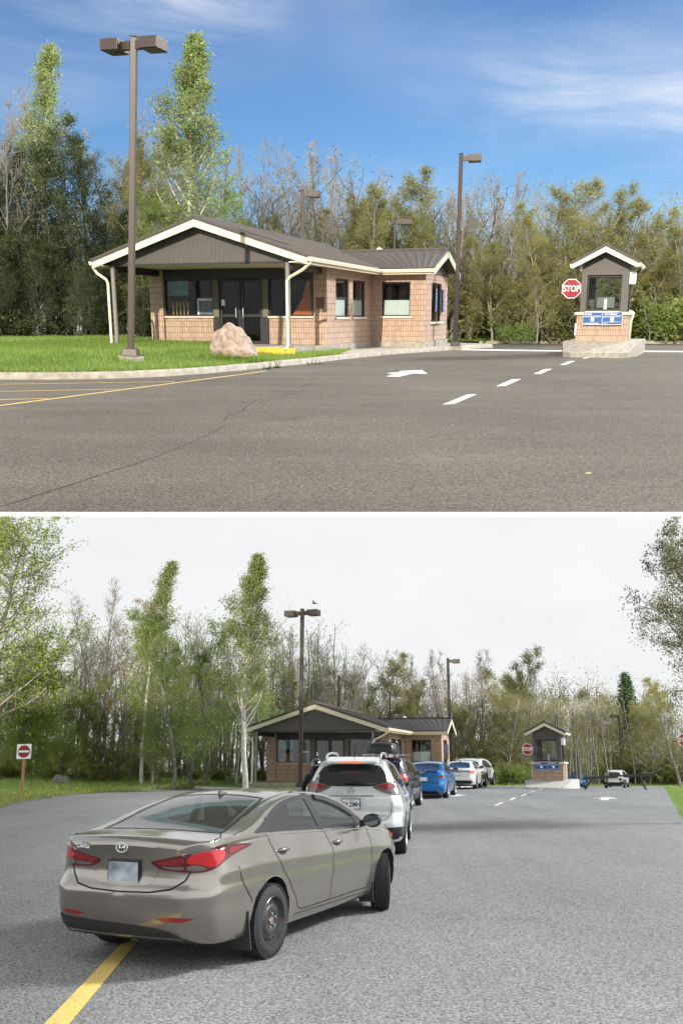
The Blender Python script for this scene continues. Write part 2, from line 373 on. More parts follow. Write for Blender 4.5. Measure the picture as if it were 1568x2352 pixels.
def sheet(name, poly, zf, mat, step=None, up=False, parent=None):
    """a flat or rolling sheet inside a 2-D outline"""
    poly = [tuple(p[:2]) for p in poly]; vs = list(poly)
    n = len(poly)
    if step:
        P = np.array(poly); xs = np.arange(P[:, 0].min(), P[:, 0].max(), step); ys = np.arange(P[:, 1].min(), P[:, 1].max(), step)
        G = np.array([(x, y) for x in xs for y in ys]) + np.random.RandomState(3).uniform(-.2, .2, (len(xs) * len(ys), 2)) * step
        G = G[poly_in(poly, G)]; G = G[poly_dist(poly + [poly[0]], G) > step * .35]
        vs += [tuple(g) for g in G]
    v2, _, fs, _, _, _ = delaunay_2d_cdt([Vector(v) for v in vs], [(i, (i + 1) % n) for i in range(n)], [], 1, 1e-6)
    A = np.array([tuple(v) for v in v2]); Z = zf(A) if callable(zf) else np.full(len(A), zf)
    me = bpy.data.meshes.new(name); me.from_pydata([(a[0], a[1], z) for a, z in zip(A, Z)], [], [tuple(f) for f in fs])
    bm = bmesh.new(); bm.from_mesh(me); bmesh.ops.recalc_face_normals(bm, faces=bm.faces)
    if sum(f.normal.z for f in bm.faces) < 0: bmesh.ops.reverse_faces(bm, faces=bm.faces)
    bm.to_mesh(me); bm.free(); me.materials.append(mat)
    if step: me.polygons.foreach_set('use_smooth', [True] * len(me.polygons))
    o = link(name, me, parent)
    if parent is None: struct(o, up)
    return o
def offset_line(line, d):
    out = []
    for i, p in enumerate(line):
        a = Vector(line[max(i - 1, 0)][:2]); b = Vector(line[min(i + 1, len(line) - 1)][:2]); t = (b - a).normalized()
        n = Vector((-t.y, t.x)); out.append((p[0] + n.x * d, p[1] + n.y * d))
    return out
def resample(line, step):
    out = []
    for a, b in zip(line[:-1], line[1:]):
        a = Vector(a[:2]); b = Vector(b[:2]); n = max(1, int((b - a).length / step))
        out += [tuple(a.lerp(b, k / n)) for k in range(n)]
    return out + [tuple(line[-1][:2])]
def kerb(name, line, h, w, mat, up=False, z0=0.0, seed=1):
    """kerb swept along its foot line; body lies to the left of the direction of travel"""
    L = resample(line, .6); r = random.Random(seed)
    prof = [(0, -.05), (.02, h * .75), (.05, h), (w, h), (w, -.05)]
    m = MB(); rings = [offset_line(L, d) for d, _ in prof]; vs = []; fs = []; k = len(prof)
    for i in range(len(L)):
        for j, (d, z) in enumerate(prof): vs.append((rings[j][i][0], rings[j][i][1], (z0(L[i][1]) if callable(z0) else z0) + z + (r.uniform(-.006, .006) if 0 < j < 4 else 0)))
    for i in range(len(L) - 1):
        for j in range(k - 1): fs.append((i*k+j, (i+1)*k+j, (i+1)*k+j+1, i*k+j+1))
    m.add(vs, fs + [tuple(range(k)), tuple(range((len(L)-1)*k, len(L)*k))[::-1]])
    o = m.build(name, mat, smooth=True, angle=40); struct(o, up); return o
def marking(name, pts, mat, z, up=False):
    o = sheet(name, [(p[0], p[1]) for p in pts], z, mat, up=up); return o
def ribbon(name, line, w, mat, z, up=False, jitter=0.0, seed=2):
    L = resample(line, .12 if jitter else 1.0); r = random.Random(seed); m = MB(); vs = []; fs = []
    if jitter:
        acc = 0; J = []
        for p in L: acc = acc * .8 + r.uniform(-jitter, jitter); J.append(acc)
        L = [(p[0] + j * .4, p[1] + j) for p, j in zip(L, J)]
    ws = [w * (r.uniform(.4, 1.5) if jitter else 1) for _ in L]
    for i, p in enumerate(L):
        a = Vector(L[max(i - 1, 0)]); b = Vector(L[min(i + 1, len(L) - 1)]); t = (b - a).normalized(); n = Vector((-t.y, t.x)) * ws[i] / 2
        vs += [(p[0] - n.x, p[1] - n.y, z), (p[0] + n.x, p[1] + n.y, z)]
    fs = [(2*i, 2*i+2, 2*i+3, 2*i+1) for i in range(len(L) - 1)]
    o = m.add(vs, fs).build(name, mat); struct(o, up); return o
def blades(name, poly, zf, n, h, w, mat, up=False, seed=5, keep=None):
    r = np.random.RandomState(seed); P = np.array([p[:2] for p in poly]); lo, hi = P.min(0), P.max(0); pts = np.zeros((0, 2))
    while len(pts) < n:
        c = r.uniform(lo, hi, (n, 2)); c = c[poly_in(P, c)]
        if keep is not None: c = c[keep(c)]
        pts = np.vstack([pts, c])
    pts = pts[:n]; z = zf(pts) if callable(zf) else np.full(n, zf)
    clump = .6 + .55 * (np.sin(pts[:, 0] * 2.3 + np.sin(pts[:, 1] * 1.7) * 2) * np.cos(pts[:, 1] * 2.9 + pts[:, 0]) * .5 + .5)
    hh = r.uniform(h * .55, h * 1.25, n) * clump; a = r.uniform(0, 2 * np.pi, n); ww = w * r.uniform(.7, 1.3, n)
    dx, dy = np.cos(a) * ww / 2, np.sin(a) * ww / 2; lx, ly = r.normal(0, .35, (2, n)) * hh
    V = np.zeros((n, 3, 3)); V[:, 0] = np.stack([pts[:, 0] - dx, pts[:, 1] - dy, z - .01], 1); V[:, 1] = np.stack([pts[:, 0] + dx, pts[:, 1] + dy, z - .01], 1)
    V[:, 2] = np.stack([pts[:, 0] + lx, pts[:, 1] + ly, z + hh], 1)
    me = mesh_np(name, V.reshape(-1, 3), np.arange(3 * n).reshape(-1, 3), mat)
    o = link(name, me); struct(o, up, "stuff"); return o
m_grassU = leaf_mat("grass_sunlit_turf", (.095, .175, .02), (.20, .30, .045), .4)
m_grassL = leaf_mat("grass_verge", (.20, .32, .05), (.38, .50, .12), .45)
m_straw = leaf_mat("grass_dry", (.20, .17, .08), (.33, .30, .15), .3)
m_dandy = M("dandelion_yellow", (.85, .62, .02), .8)

# ------------------------------------------------------------------ THE TERRACE (upper place)
y_e = GU(784, 1175).y                       # front edge of the terrace
hw = lambda y: 2.85 + .42 * (y - y_e)
top = MB()
Y = [y_e, 20, 45, 62]
for a, b in zip(Y[:-1], Y[1:]):
    top.add([(-hw(a), a, 0), (hw(a), a, 0), (hw(b), b, 0), (-hw(b), b, 0)], [(0, 1, 2, 3)])
struct(top.build("road", m_asU), True)
slab = MB(); a, b = Y[0], Y[-1]
slab.hexa([(-hw(a), a + .002, -.035), (hw(a), a + .002, -.035), (hw(b), b, -.6), (-hw(b), b, -.6), (-hw(a), a, -.004), (hw(a), a, -.004), (hw(b), b, -.004), (-hw(b), b, -.004)])
struct(slab.build("terrace_slab", m_edge), True)

KU = [GU(*p) for p in ((-45, 872.3), (0, 872), (110, 872), (220, 870.6), (300, 868.5), (385, 864.5), (470, 858.5), (550, 851), (605, 845.5), (660, 840), (715, 834.5), (784, 826), (884, 815.6), (984, 808), (1084, 801.4), (1112, 799.3))]
KU = [tuple(p[:2]) for p in KU]; e = KU[-1]
KU += [(e[0] + .45, e[1] + .45), (e[0] + .45, e[1] + 1.0), (e[0] + .1, e[1] + 1.5), (e[0] - 2, e[1] + 3)]
kerb("kerb", KU, .155, .17, m_conc, True)
KUi = offset_line(KU, .15)
def zlawnU(P):
    d = poly_dist(KU, P); rise = sstep(d / 3.4) * sstep((-1.6 - P[:, 0]) / 3.5)
    return .145 + .27 * rise + .012 * np.sin(P[:, 0] * 3) * np.cos(P[:, 1] * 2.3) * sstep(d)
lawnU = KUi + [(KUi[-1][0], 61.9), (-hw(61.9), 61.9), (-hw(20.5), 20.5)]
sheet("lawn", lawnU, zlawnU, m_soil, .5, True)
gi = [p for p in KUi if p[0] < GU(806, 808).x]
lawnV = gi + [tuple(GU(811, 803, .15)[:2]), tuple(GU(735, 792, .3)[:2]), (-.9, 30), (-2, 33), (-9, 36), (-9.5, 42), (-hw(42), 42), (-hw(20.5), 20.5)]
blades("grass", lawnV, zlawnU, 90000, .15, .018, m_grassU, True, 5)
pv = [p for p in resample(KUi[:-2], .3) if p[0] >= GU(806, 808).x - .1]
B_OU = DU(751, 790, 31.2); B_OU.z = .40                        # near corner of the sunlit building
BYU = -rad(18.5)
pave = pv + [(KUi[-2][0] - 4, KUi[-2][1] + 4.0), (B_OU.x + 1.5, 38), (B_OU.x - 1.2, 29.8)]
struct(MB().prism([tuple(p[:2]) for p in pave], -.05, .168, "z").build("pavement", m_conc), True)

# paint and cracks on the terrace road
MZ = .004
def lineU(p, q, w, mat, name="road_marking"): return ribbon(name, [GU(*p)[:2], GU(*q)[:2]], w, mat, MZ, True)
lineU((-40, 937.3), (613, 852.5), .10, m_yellow)
for p, q in (((-45, 884), (402, 877)), ((-45, 900.6), (276, 894.2)), ((-45, 919.5), (113, 916.2))):
    o = lineU(p, q, .09, m_yellow); o.location.z = .002
for (p0, p1, p2, p3) in (((1016, 929.5), (1043, 928), (1095, 905.6), (1071, 907)), ((1138, 887.5), (1160, 887), (1196.5, 870.6), (1175, 871.4)),
                         ((1224, 859.2), (1242, 858.6), (1267.5, 847.3), (1250, 848)), ((1284, 838.6), (1299, 838), (1320.5, 829.1), (1306, 829.6)),
                         ((1336, 823.4), (1348, 823), (1362, 818.2), (1350, 818.5))):
    marking("road_marking", [GU(*p) for p in (p0, p1, p2, p3)], m_white, MZ, True)
marking("direction_arrow", [GU(*p) for p in ((887, 857), (915, 855.5), (919, 852.5), (969, 850), (981, 859), (949, 857.8), (916.5, 865.5), (886, 865), (905, 859.5))], m_white, MZ, True)
marking("stop_line", [GU(*p) for p in ((1050, 801.6), (1052, 804.4), (1300, 807.6), (1300, 805.2))], m_white, MZ, True)
marking("stop_line", [GU(*p) for p in ((1480, 805.6), (1478, 808.4), (1600, 809.2), (1600, 806.6))], m_white, MZ, True)
cz = lambda pts: [GU(.55 * a, 705.6 + .55 * b)[:2] for a, b in pts]
ribbon("crack", cz(((-60, 850), (60, 818), (200, 772), (330, 732), (480, 680), (560, 657), (650, 625), (760, 582), (850, 540), (960, 485))), .011, m_crack, .0035, True, .018, 3)
ribbon("crack", cz(((940, 470), (955, 455), (1010, 436), (1045, 405), (1070, 388))), .022, m_crack, .003, True, .03, 4)
ribbon("crack", cz(((1080, 400), (1150, 382), (1210, 365), (1275, 345))), .022, m_crack, .003, True, .03, 6)
ribbon("crack", cz(((1010, 395), (1030, 398), (1040, 396))), .05, m_crack, .003, True, .03, 7)
ribbon("crack", cz(((1260, 330), (1290, 320), (1330, 322))), .06, m_crack, .003, True, .03, 8)
# far kerb and verge behind the booth
far = [(GU(1100, 789.5).x, GU(784, 789.5).y), (hw(43) - .2, GU(784, 789.5).y)]
kerb("kerb", far, .13, .2, m_conc, True, 0, 9)
sheet("verge", [(far[0][0] - 4, far[0][1] + .2), (hw(43), far[0][1] + .2), (hw(61.9), 61.9), (far[0][0] - 10, 61.9)], .10, m_soil, 2.5, True)
blades("dry_grass", lawnV, zlawnU, 7000, .13, .016, m_straw, True, 6)
blades("grass", [(far[0][0] - 3, far[0][1] + .25), (hw(43) - .1, far[0][1] + .25), (hw(46), far[0][1] + 4), (far[0][0] - 3, far[0][1] + 4)], .1, 12000, .16, .03, m_grassU, True, 8)

# ------------------------------------------------------------------ THE LEVEL ROAD (lower place)
zL = lambda y: 0.0 if y < 48 else -.034 * (y - 48)
def zLn(P): return np.where(P[:, 1] < 48, 0, -.034 * (P[:, 1] - 48))
rd = MB()
Y = [-56, 0, 48, 90, 220, 600]
for a, b in zip(Y[:-1], Y[1:]):
    wa = wb = 160
    rd.add([(-wa, a, zL(a)), (wa, a, zL(a)), (wb, b, zL(b)), (-wb, b, zL(b))], [(0, 1, 2, 3)])
struct(rd.build("road", m_asL))
EL = [tuple(GL(*p)[:2]) for p in ((0, 1858), (35, 1844), (87, 1837), (140, 1828.5), (245, 1820), (350, 1815.5), (446, 1811.5))]
EL = [(EL[0][0] - 6, EL[0][1] - 9)] + EL
KL = [tuple(GL(*p)[:2]) for p in ((446, 1811.5), (520, 1816), (620, 1822), (720, 1824), (800, 1822), (880, 1817), (960, 1811), (1040, 1805), (1085, 1802.5))]
kerb("kerb", KL, .15, .17, m_kerbL, False, 0, 11)
lawnL = EL + offset_line(KL, .15) + [(KL[-1][0] + 2, 56), (KL[-1][0] + 2, 75), (-70, 75), (-70, EL[0][1])]
EDGE_L = EL + KL
def zlawnL(P):
    d = poly_dist(EDGE_L, P); right = sstep((P[:, 0] + 3) / 6)
    left = -.012 + .05 * sstep(d / .8) + .36 * sstep((d - .2) / 9) + .06 * np.sin(P[:, 0] * .8 + P[:, 1] * .3) * sstep(d / 3)
    return left * (1 - right) + right * (.15 + .22 * sstep(d / 3)) + np.where(P[:, 1] > 50, -.034 * (P[:, 1] - 50), 0) * right + .02
sheet("lawn", lawnL, zlawnL, m_soilL, .9)
gl = EL + offset_line(KL, .15) + [(8, 50), (-4, 54), (-30, 58), (-34, 20)]
blades("grass", gl, zlawnL, 70000, .17, .03, m_grassL, False, 12)
blades("dry_grass", EL + [(EL[-1][0], EL[-1][1] + 3), (EL[0][0] - 3, EL[0][1] + 3)], zlawnL, 9000, .14, .03, m_straw, False, 13)
VR = [tuple(GL(*p)[:2]) for p in ((1521, 1807), (1530, 1818), (1540, 1836), (1552, 1857), (1568, 1883), (1600, 1940), (1650, 2030), (1730, 2180))]
verR = VR + [(40, VR[-1][1]), (40, 47.5), (VR[0][0], 47.0)]
def zverR(P): return .003 + .25 * sstep(poly_dist(VR, P) / 3)
sheet("verge", verR, zverR, m_soilL, .7)
blades("grass", verR, zverR, 45000, .14, .022, m_grassL, False, 14, lambda c: c[:, 0] < 24)
yk, yk2 = 60.0, 88.0                 # the wood stands nearer left of the booth than beyond the barrier
FAR = [(KL[-1][0] + 1.0, yk), (13.2, yk), (20.0, yk2), (75, yk2)]
kerb("kerb", FAR, .16, .25, m_kerbL, False, zL, 15)
FARV = offset_line(FAR, .2) + [(120, 220), (-10, 220)]
def zverF(P): return zLn(P) + .14 + .35 * sstep((poly_dist(FAR, P) - .3) / 10)
sheet("verge", FARV, zverF, m_soilL, 4)
blades("grass", offset_line(FAR, .25) + [(75, yk2 + 6), (22, yk2 + 6), (13, yk + 6), (KL[-1][0], yk + 6)], zverF, 16000, .24, .045, m_grassL, False, 16)
r_ = np.random.RandomState(4)
c_ = np.array([(x, y) for x, y in zip(r_.uniform(-15, -3, 900), r_.uniform(27, 44, 900))]); c_ = c_[poly_in(lawnL, c_)]; c_ = c_[r_.uniform(0, 1, len(c_)) < np.exp(-poly_dist(EL, c_) / 1.6)]
zz = zlawnL(c_) + r_.uniform(.07, .16, len(c_)); k_ = len(c_); s_ = .028
V_ = np.zeros((k_, 4, 3))
for i_, (ax, az) in enumerate(((-s_, 0), (0, -s_), (s_, 0), (0, s_))): V_[:, i_] = np.stack([c_[:, 0] + ax, c_[:, 1] - .01, zz + az], 1)
struct(link("dandelions", mesh_np("dandelions", V_.reshape(-1, 3), np.arange(4 * k_).reshape(-1, 4), m_dandy)), False, "stuff")

marking("centre_line", [GL(*p) for p in ((90, 2365), (150, 2365), (345, 2128), (318, 2128))], m_yellowL, .004)
for (p0, p1, p2, p3) in (((1133, 1850.3), (1142, 1850), (1157, 1843.2), (1148, 1843.5)), ((1166, 1838.4), (1174, 1838), (1187, 1831.8), (1179, 1832)),
                         ((1193, 1828.2), (1199.5, 1828), (1211, 1823.6), (1204.5, 1823.8)), ((1214, 1820.3), (1219.5, 1820), (1229, 1816.6), (1223.5, 1816.8)),
                         ((1235, 1813.6), (1240, 1813.4), (1248, 1811), (1243, 1811.2))):
    marking("road_marking", [GL(*p) for p in (p0, p1, p2, p3)], m_white, .004)
zq = lambda a, b: GL(1058.4 + .325 * a, 1591.5 + .325 * b)
marking("direction_arrow", [zq(*p) for p in ((932, 744), (985, 742), (992, 738), (1048, 737), (1108, 748), (1045, 748), (1040, 758), (975, 758), (995, 748))], m_white, .004)
marking("direction_arrow", [GL(*p) for p in ((1024, 1829), (1050, 1824.5), (1071, 1826.5), (1046, 1829.5))], m_white, .004)
for p, q, s in (((960, 1855), (1010, 1842), 3),):
    pass
ribbon("crack", [GL(*p)[:2] for p in ((957, 1858), (962, 1870), (955, 1880))], .010, m_crack, .003, False, .02, 31)
# ------------------------------------------------------------------ TREES
m_barkG = M("bark_grey", (.19, .17, .15), .95, var=.3, scale=4, bump=.5, bscale=20)
m_barkD = M("bark_dark", (.06, .05, .042), .95, var=.3, scale=4, bump=.5, bscale=20)
m_barkW = M("bark_white", (.52, .50, .46), .9, var=.3, scale=3, bump=.3, bscale=16, detail=8)
m_barkP = M("bark_pale", (.27, .24, .20), .95, var=.25, scale=4, bump=.4)
m_twig = M("twig_brown", (.20, .165, .13), .95, var=.2)
m_twigP = M("twig_pale", (.26, .235, .205), .95, var=.2)
m_lfOl = leaf_mat("leaf_olive", (.14, .15, .035), (.29, .28, .085), .45)
m_lfGr = leaf_mat("leaf_fresh", (.12, .20, .03), (.29, .39, .085), .5)
m_lfPo = leaf_mat("leaf_poplar", (.18, .25, .06), (.40, .47, .17), .5)
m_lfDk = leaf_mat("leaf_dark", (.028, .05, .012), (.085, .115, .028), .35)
m_lfOr = leaf_mat("leaf_russet", (.22, .15, .055), (.36, .26, .10), .45)
m_lfYe = leaf_mat("leaf_yellow_green", (.20, .29, .035), (.42, .52, .10), .55)
m_lfCo = leaf_mat("needle_green", (.012, .04, .014), (.03, .085, .03), .15)
m_lfGg = leaf_mat("leaf_grey_green", (.085, .10, .05), (.17, .185, .10), .4)
m_lfBr = leaf_mat("leaf_bud_brown", (.15, .12, .06), (.25, .20, .09), .4)

class Tree:
    def __init__(s, seed): s.r = np.random.RandomState(seed); s.big = []; s.fine = []; s.tips = []
    def path(s, p, d, L, r0, r1, n, up, wob, level):
        d = np.array(d, float); d /= np.linalg.norm(d); pts = [np.array(p, float)]; dirs = [d]; st = L / n
        for i in range(n):
            d = d + s.r.normal(0, wob, 3) + np.array([0, 0, up]); d /= np.linalg.norm(d)
            pts.append(pts[-1] + d * st); dirs.append(d)
        for i in range(n):
            a = r0 + (r1 - r0) * i / n; b = r0 + (r1 - r0) * (i + 1) / n
            (s.big if level < 2 else s.fine).append((*pts[i], *pts[i + 1], a, b))
        return pts, dirs
    def side(s, d, ang):
        d = d / np.linalg.norm(d); a = np.cross(d, [0.3, 0.5, .81]); a /= np.linalg.norm(a) + 1e-9; b = np.cross(d, a)
        t = s.r.uniform(0, 2 * np.pi); q = a * np.cos(t) + b * np.sin(t)
        return d * np.cos(ang) + q * np.sin(ang)
def grow(seed, H, r0, first, nl, ll, ang, up=.10, nsub=6, ntw=5, twl=.9, lean=0.0, fork=0, wob=.05, top=1.0, subl=.45):
    """ll(t): limb length as a fraction of H at relative height t; ang(t): limb angle from the trunk"""
    T = Tree(seed); r = T.r
    stems = [((0, 0, 0), (lean, r.normal(0, .02), 1), H * top, r0)]
    for k in range(fork): stems.append(((r.normal(0, .15), r.normal(0, .15), 0), (r.normal(0, .16), r.normal(0, .16), 1), H * r.uniform(.75, .95), r0 * .8))
    for (p, d, L, rr) in stems:
        pts, dirs = T.path(p, d, L, rr, rr * .12, 14, .03, wob, 0); n = nl if len(stems) == 1 else int(nl / len(stems) * 1.4)
        az = r.uniform(0, 6.28)
        for i in range(n):
            t = first + (0.985 - first) * ((i + r.uniform(0, .8)) / n) ** 1.12; k = min(int(t * 14), 13); q = pts[k] + (pts[k + 1] - pts[k]) * (t * 14 - k)
            az += 2.4 + r.normal(0, .4); an = ang(t) * r.uniform(.8, 1.2); l = ll(t) * H * r.uniform(.7, 1.15)
            dd = np.array([np.cos(az) * np.sin(an), np.sin(az) * np.sin(an), np.cos(an)])
            rb = max(.012, rr * (1 - t * .88) * .5); lp, ld = T.path(q, dd, l, rb, rb * .2, 6, up, wob * 2, 1)
            T.tips.append(lp[-1])
            for j in range(nsub):
                tt = r.uniform(.2, 1.0); kk = min(int(tt * 6), 5); q2 = lp[kk] + (lp[kk + 1] - lp[kk]) * (tt * 6 - kk)
                l2 = l * subl * r.uniform(.5, 1.1) * (1.15 - tt * .5) + .25 * min(1.0, .3 + 1.7 * (1 - t)); sp, sd = T.path(q2, T.side(ld[kk], r.uniform(.5, 1.0)), l2, max(.008, rb * .35), .006, 4, up * 1.2, wob * 2.5, 2)
                T.tips.append(sp[-1])
                tf = min(1.0, .35 + 1.7 * (1 - t))
                for w in range(ntw):
                    ts = r.uniform(.2, 1.0); k3 = min(int(ts * 4), 3); q3 = sp[k3] + (sp[k3 + 1] - sp[k3]) * (ts * 4 - k3)
                    wp, _ = T.path(q3, T.side(sd[k3], r.uniform(.4, .9)), tf * twl * r.uniform(.4, 1.1), .006, .003, 2, up, wob * 2, 3)
                    T.tips += [wp[-1], (wp[0] + wp[1]) / 2]
    return T
def tubes_np(seg, n, minr=0.0):
    A = np.array(seg, float); p0, p1, r0, r1 = A[:, :3], A[:, 3:6], np.maximum(A[:, 6], minr), np.maximum(A[:, 7], minr)
    d = p1 - p0; d /= np.linalg.norm(d, axis=1)[:, None] + 1e-9
    ref = np.where(np.abs(d[:, 2:3]) < .95, np.array([[0, 0, 1.]]), np.array([[1., 0, 0]])); a = np.cross(d, ref); a /= np.linalg.norm(a, axis=1)[:, None]; b = np.cross(d, a)
    V = np.zeros((len(A), 2, n, 3))
    for k in range(n):
        t = 2 * np.pi * k / n; o = a * np.cos(t) + b * np.sin(t)
        V[:, 0, k] = p0 + o * r0[:, None]; V[:, 1, k] = p1 + o * r1[:, None]
    base = np.arange(len(A))[:, None] * 2 * n; F = []
    for k in range(n):
        k2 = (k + 1) % n; F.append(np.stack([base[:, 0] + k, base[:, 0] + k2, base[:, 0] + n + k2, base[:, 0] + n + k], 1))
    return V.reshape(-1, 3), np.concatenate(F)
def leaves_np(tips, per, size, spread, rs, droop=0.0, aspect=.62):
    t = np.repeat(np.array(tips), per, 0); n = len(t); c = t + rs.normal(0, spread, (n, 3)); c[:, 2] -= droop * rs.uniform(0, 1, n)
    u = rs.normal(0, 1, (n, 3)); u /= np.linalg.norm(u, axis=1)[:, None]; w = rs.normal(0, 1, (n, 3)); v = np.cross(u, w); v /= np.linalg.norm(v, axis=1)[:, None]
    s = size * rs.uniform(.55, 1.2, n)[:, None]; V = np.stack([c - u * s * .5, c + v * s * aspect * .5, c + u * s * .5, c - v * s * aspect * .5], 1)
    return V.reshape(-1, 3), np.arange(4 * n).reshape(-1, 4)
PROTO = {}
def proto(kind, T, bark, leaf=None, per=0, size=.12, spread=.18, droop=0, twig=None, minr=.006, keep=None, H=None):
    rs = np.random.RandomState(len(PROTO) + 5)
    V, F = tubes_np(T.big, 6, minr); mt = mesh_np("trunk", V, F, bark, True)
    V, F = tubes_np(T.fine, 3, minr); parts = [(V, F)]
    tips = T.tips if keep is None else [t for t in T.tips if keep(t, rs)]
    me = mesh_np("crown", V, F, twig or m_twig)
    if per:
        LV, LF = leaves_np(tips, per, size, spread, rs, droop)
        allV = np.vstack([V, LV]); allF = np.vstack([F, LF + len(V)])
        me = mesh_np("crown", allV, allF, twig or m_twig); me.materials.append(leaf)
        mi = np.zeros(len(allF), np.int32); mi[len(F):] = 1
        if len(me.polygons) == len(mi): me.polygons.foreach_set('material_index', mi)
    PROTO[kind] = (mt, me, H or max(s[5] for s in T.big + T.fine))
bare_l = lambda t: .30 * (1.05 - .75 * t); bare_a = lambda t: .75 - .35 * t
for i in range(3):
    proto('bare%d' % i, grow(10 + i, 15, .17, .22, 20, bare_l, bare_a, .14, 7, 5, 1.3, fork=(0, 1, 1)[i], wob=.06), m_barkG, twig=m_twigP, minr=.011)
proto('bud0', grow(20, 15, .17, .2, 20, bare_l, bare_a, .12, 7, 5, 1.1, fork=1), m_barkG, m_lfBr, 1, .06, .2, twig=m_twigP, minr=.009)
ol_l = lambda t: .33 * (1.1 - .8 * t) * min(1, .45 + t * 1.4); ol_a = lambda t: 1.15 - .55 * t
for i in range(3):
    proto('olive%d' % i, grow(30 + i, 13, .16, .12, 24, ol_l, ol_a, .09, 8, 5, .8, fork=(0, 1, 0)[i], wob=.06), m_barkP, m_lfOl, 8, .115, .15, twig=m_twig, minr=.008)
proto('fresh0', grow(41, 12, .12, .08, 24, ol_l, ol_a, .09, 7, 5, .8), m_barkG, m_lfGr, 8, .115, .15, minr=.008)
proto('fresh1', grow(42, 12, .12, .08, 22, ol_l, ol_a, .09, 7, 5, .8, fork=1), m_barkG, m_lfGr, 8, .115, .15, minr=.008)
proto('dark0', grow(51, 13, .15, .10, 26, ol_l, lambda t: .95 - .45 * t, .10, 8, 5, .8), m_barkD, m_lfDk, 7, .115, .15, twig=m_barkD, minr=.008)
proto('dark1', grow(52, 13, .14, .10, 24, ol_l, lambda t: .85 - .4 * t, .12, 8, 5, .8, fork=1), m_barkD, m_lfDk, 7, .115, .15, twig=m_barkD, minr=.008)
po_l = lambda t: .28 * (1.02 - t) ** .8 * min(1, .5 + t * 1.2); po_a = lambda t: .80 - .3 * t
proto('poplar0', grow(61, 17, .19, .22, 46, po_l, po_a, .13, 8, 5, .75, lean=.06, wob=.035), m_barkW, m_lfPo, 6, .135, .13, twig=m_barkP, minr=.009)
proto('poplar1', grow(62, 17, .15, .45, 26, lambda t: .23 * (1.02 - t) ** .75, lambda t: .7 - .25 * t, .16, 7, 4, .8, lean=.05, wob=.035), m_barkW, m_lfPo, 7, .135, .14, twig=m_barkP, minr=.009)
proto('russet0', grow(71, 14, .15, .15, 24, ol_l, ol_a, .10, 7, 5, .9), m_barkG, m_lfOr, 4, .13, .14, minr=.009)
proto('lime0', grow(81, 10, .10, .05, 24, lambda t: .36 * (1.1 - .75 * t), lambda t: 1.2 - .5 * t, .06, 7, 5, .8, fork=1), m_barkG, m_lfYe, 8, .12, .15, minr=.008)
proto('birch0', grow(91, 13, .13, .5, 16, lambda t: .15 * (1.1 - .8 * t), lambda t: .7, .12, 6, 4, .7, lean=.05), m_barkW, m_lfGr, 1, .13, .24, twig=m_barkP, minr=.009)
proto('sapling0', grow(95, 6, .045, .12, 14, lambda t: .28 * (1.1 - .7 * t), lambda t: .95, .08, 5, 3, .5), m_barkP, m_lfGr, 2, .13, .2, minr=.007)
proto('white_bare0', grow(97, 6, .12, .28, 12, lambda t: .62 * (1.1 - .55 * t), lambda t: .95, .03, 6, 4, .7, wob=.09), m_barkW, twig=m_barkW, minr=.012)
def conifer():
    T = Tree(98); T.path((0, 0, 0), (0, 0, 1), 14, .18, .02, 12, 0, .005, 0)
    for i in range(150):
        t = .12 + .87 * i / 150; L = 3.0 * (1.03 - t); a = i * 2.4
        d = np.array([np.cos(a), np.sin(a), -.12 + .3 * t]); p, ds = T.path((0, 0, 14 * t), d, L, .03, .008, 3, .02, .03, 2)
        for k in range(10): u = T.r.uniform(.2, 1); T.tips.append(p[0] + (p[-1] - p[0]) * u)
    return T
proto('conifer0', conifer(), m_barkD, m_lfCo, 8, .20, .17, H=14)
# two large roadside trees, their crowns reaching over the lawn and the verge
proto('great0', grow(101, 11, .20, .15, 34, lambda t: .40 * (1.1 - .6 * t), lambda t: 1.15 - .4 * t, .05, 9, 7, .8, fork=1, wob=.07), m_barkP, m_lfYe, 4, .11, .12, twig=m_barkG, minr=.006)
proto('great1', grow(102, 11, .22, .42, 34, lambda t: .42 * (1.1 - .6 * t), lambda t: 1.2 - .35 * t, .02, 9, 7, .8, wob=.07), m_barkD, m_lfGg, 6, .12, .13, .1, twig=m_barkD, minr=.006)
def bush_proto(kind, leaf, seed, h=2.6, n=3600, size=.15):
    T = Tree(seed); r = T.r
    for i in range(16):
        a = r.uniform(0, 6.28); p, d = T.path((r.normal(0, .5), r.normal(0, .4), 0), (np.cos(a) * .5, np.sin(a) * .5, 1), h * r.uniform(.5, 1.0), .02, .006, 5, .02, .12, 0)
        for j in range(10):
            t = r.uniform(.15, 1); k = min(int(t * 5), 4); q = p[k]; s, _ = T.path(q, T.side(d[k], .8), r.uniform(.3, .8), .007, .004, 3, .05, .1, 2); T.tips += [s[-1], s[1], s[2]]
    proto(kind, T, m_barkP, leaf, max(1, n // len(T.tips)), size, .17, minr=.006, H=h)
bush_proto('bush_fresh', m_lfGr, 111); bush_proto('bush_olive', m_lfOl, 112); bush_proto('bush_dark', m_lfDk, 113, 3.0); bush_proto('bush_lime', m_lfYe, 114)
PLAIN = {'bare': 'bare_tree', 'bud': 'budding_tree', 'olive': 'leafy_tree', 'fresh': 'leafy_tree', 'dark': 'dark_tree', 'poplar': 'poplar_tree', 'russet': 'russet_tree', 'lime': 'leafy_tree', 'birch': 'birch_tree', 'sapling': 'sapling', 'white_bare': 'bare_tree', 'conifer': 'conifer_tree', 'great': 'leafy_tree', 'bush_fresh': 'shrub', 'bush_olive': 'shrub', 'bush_dark': 'shrub', 'bush_lime': 'shrub'}
r_t = random.Random(77)
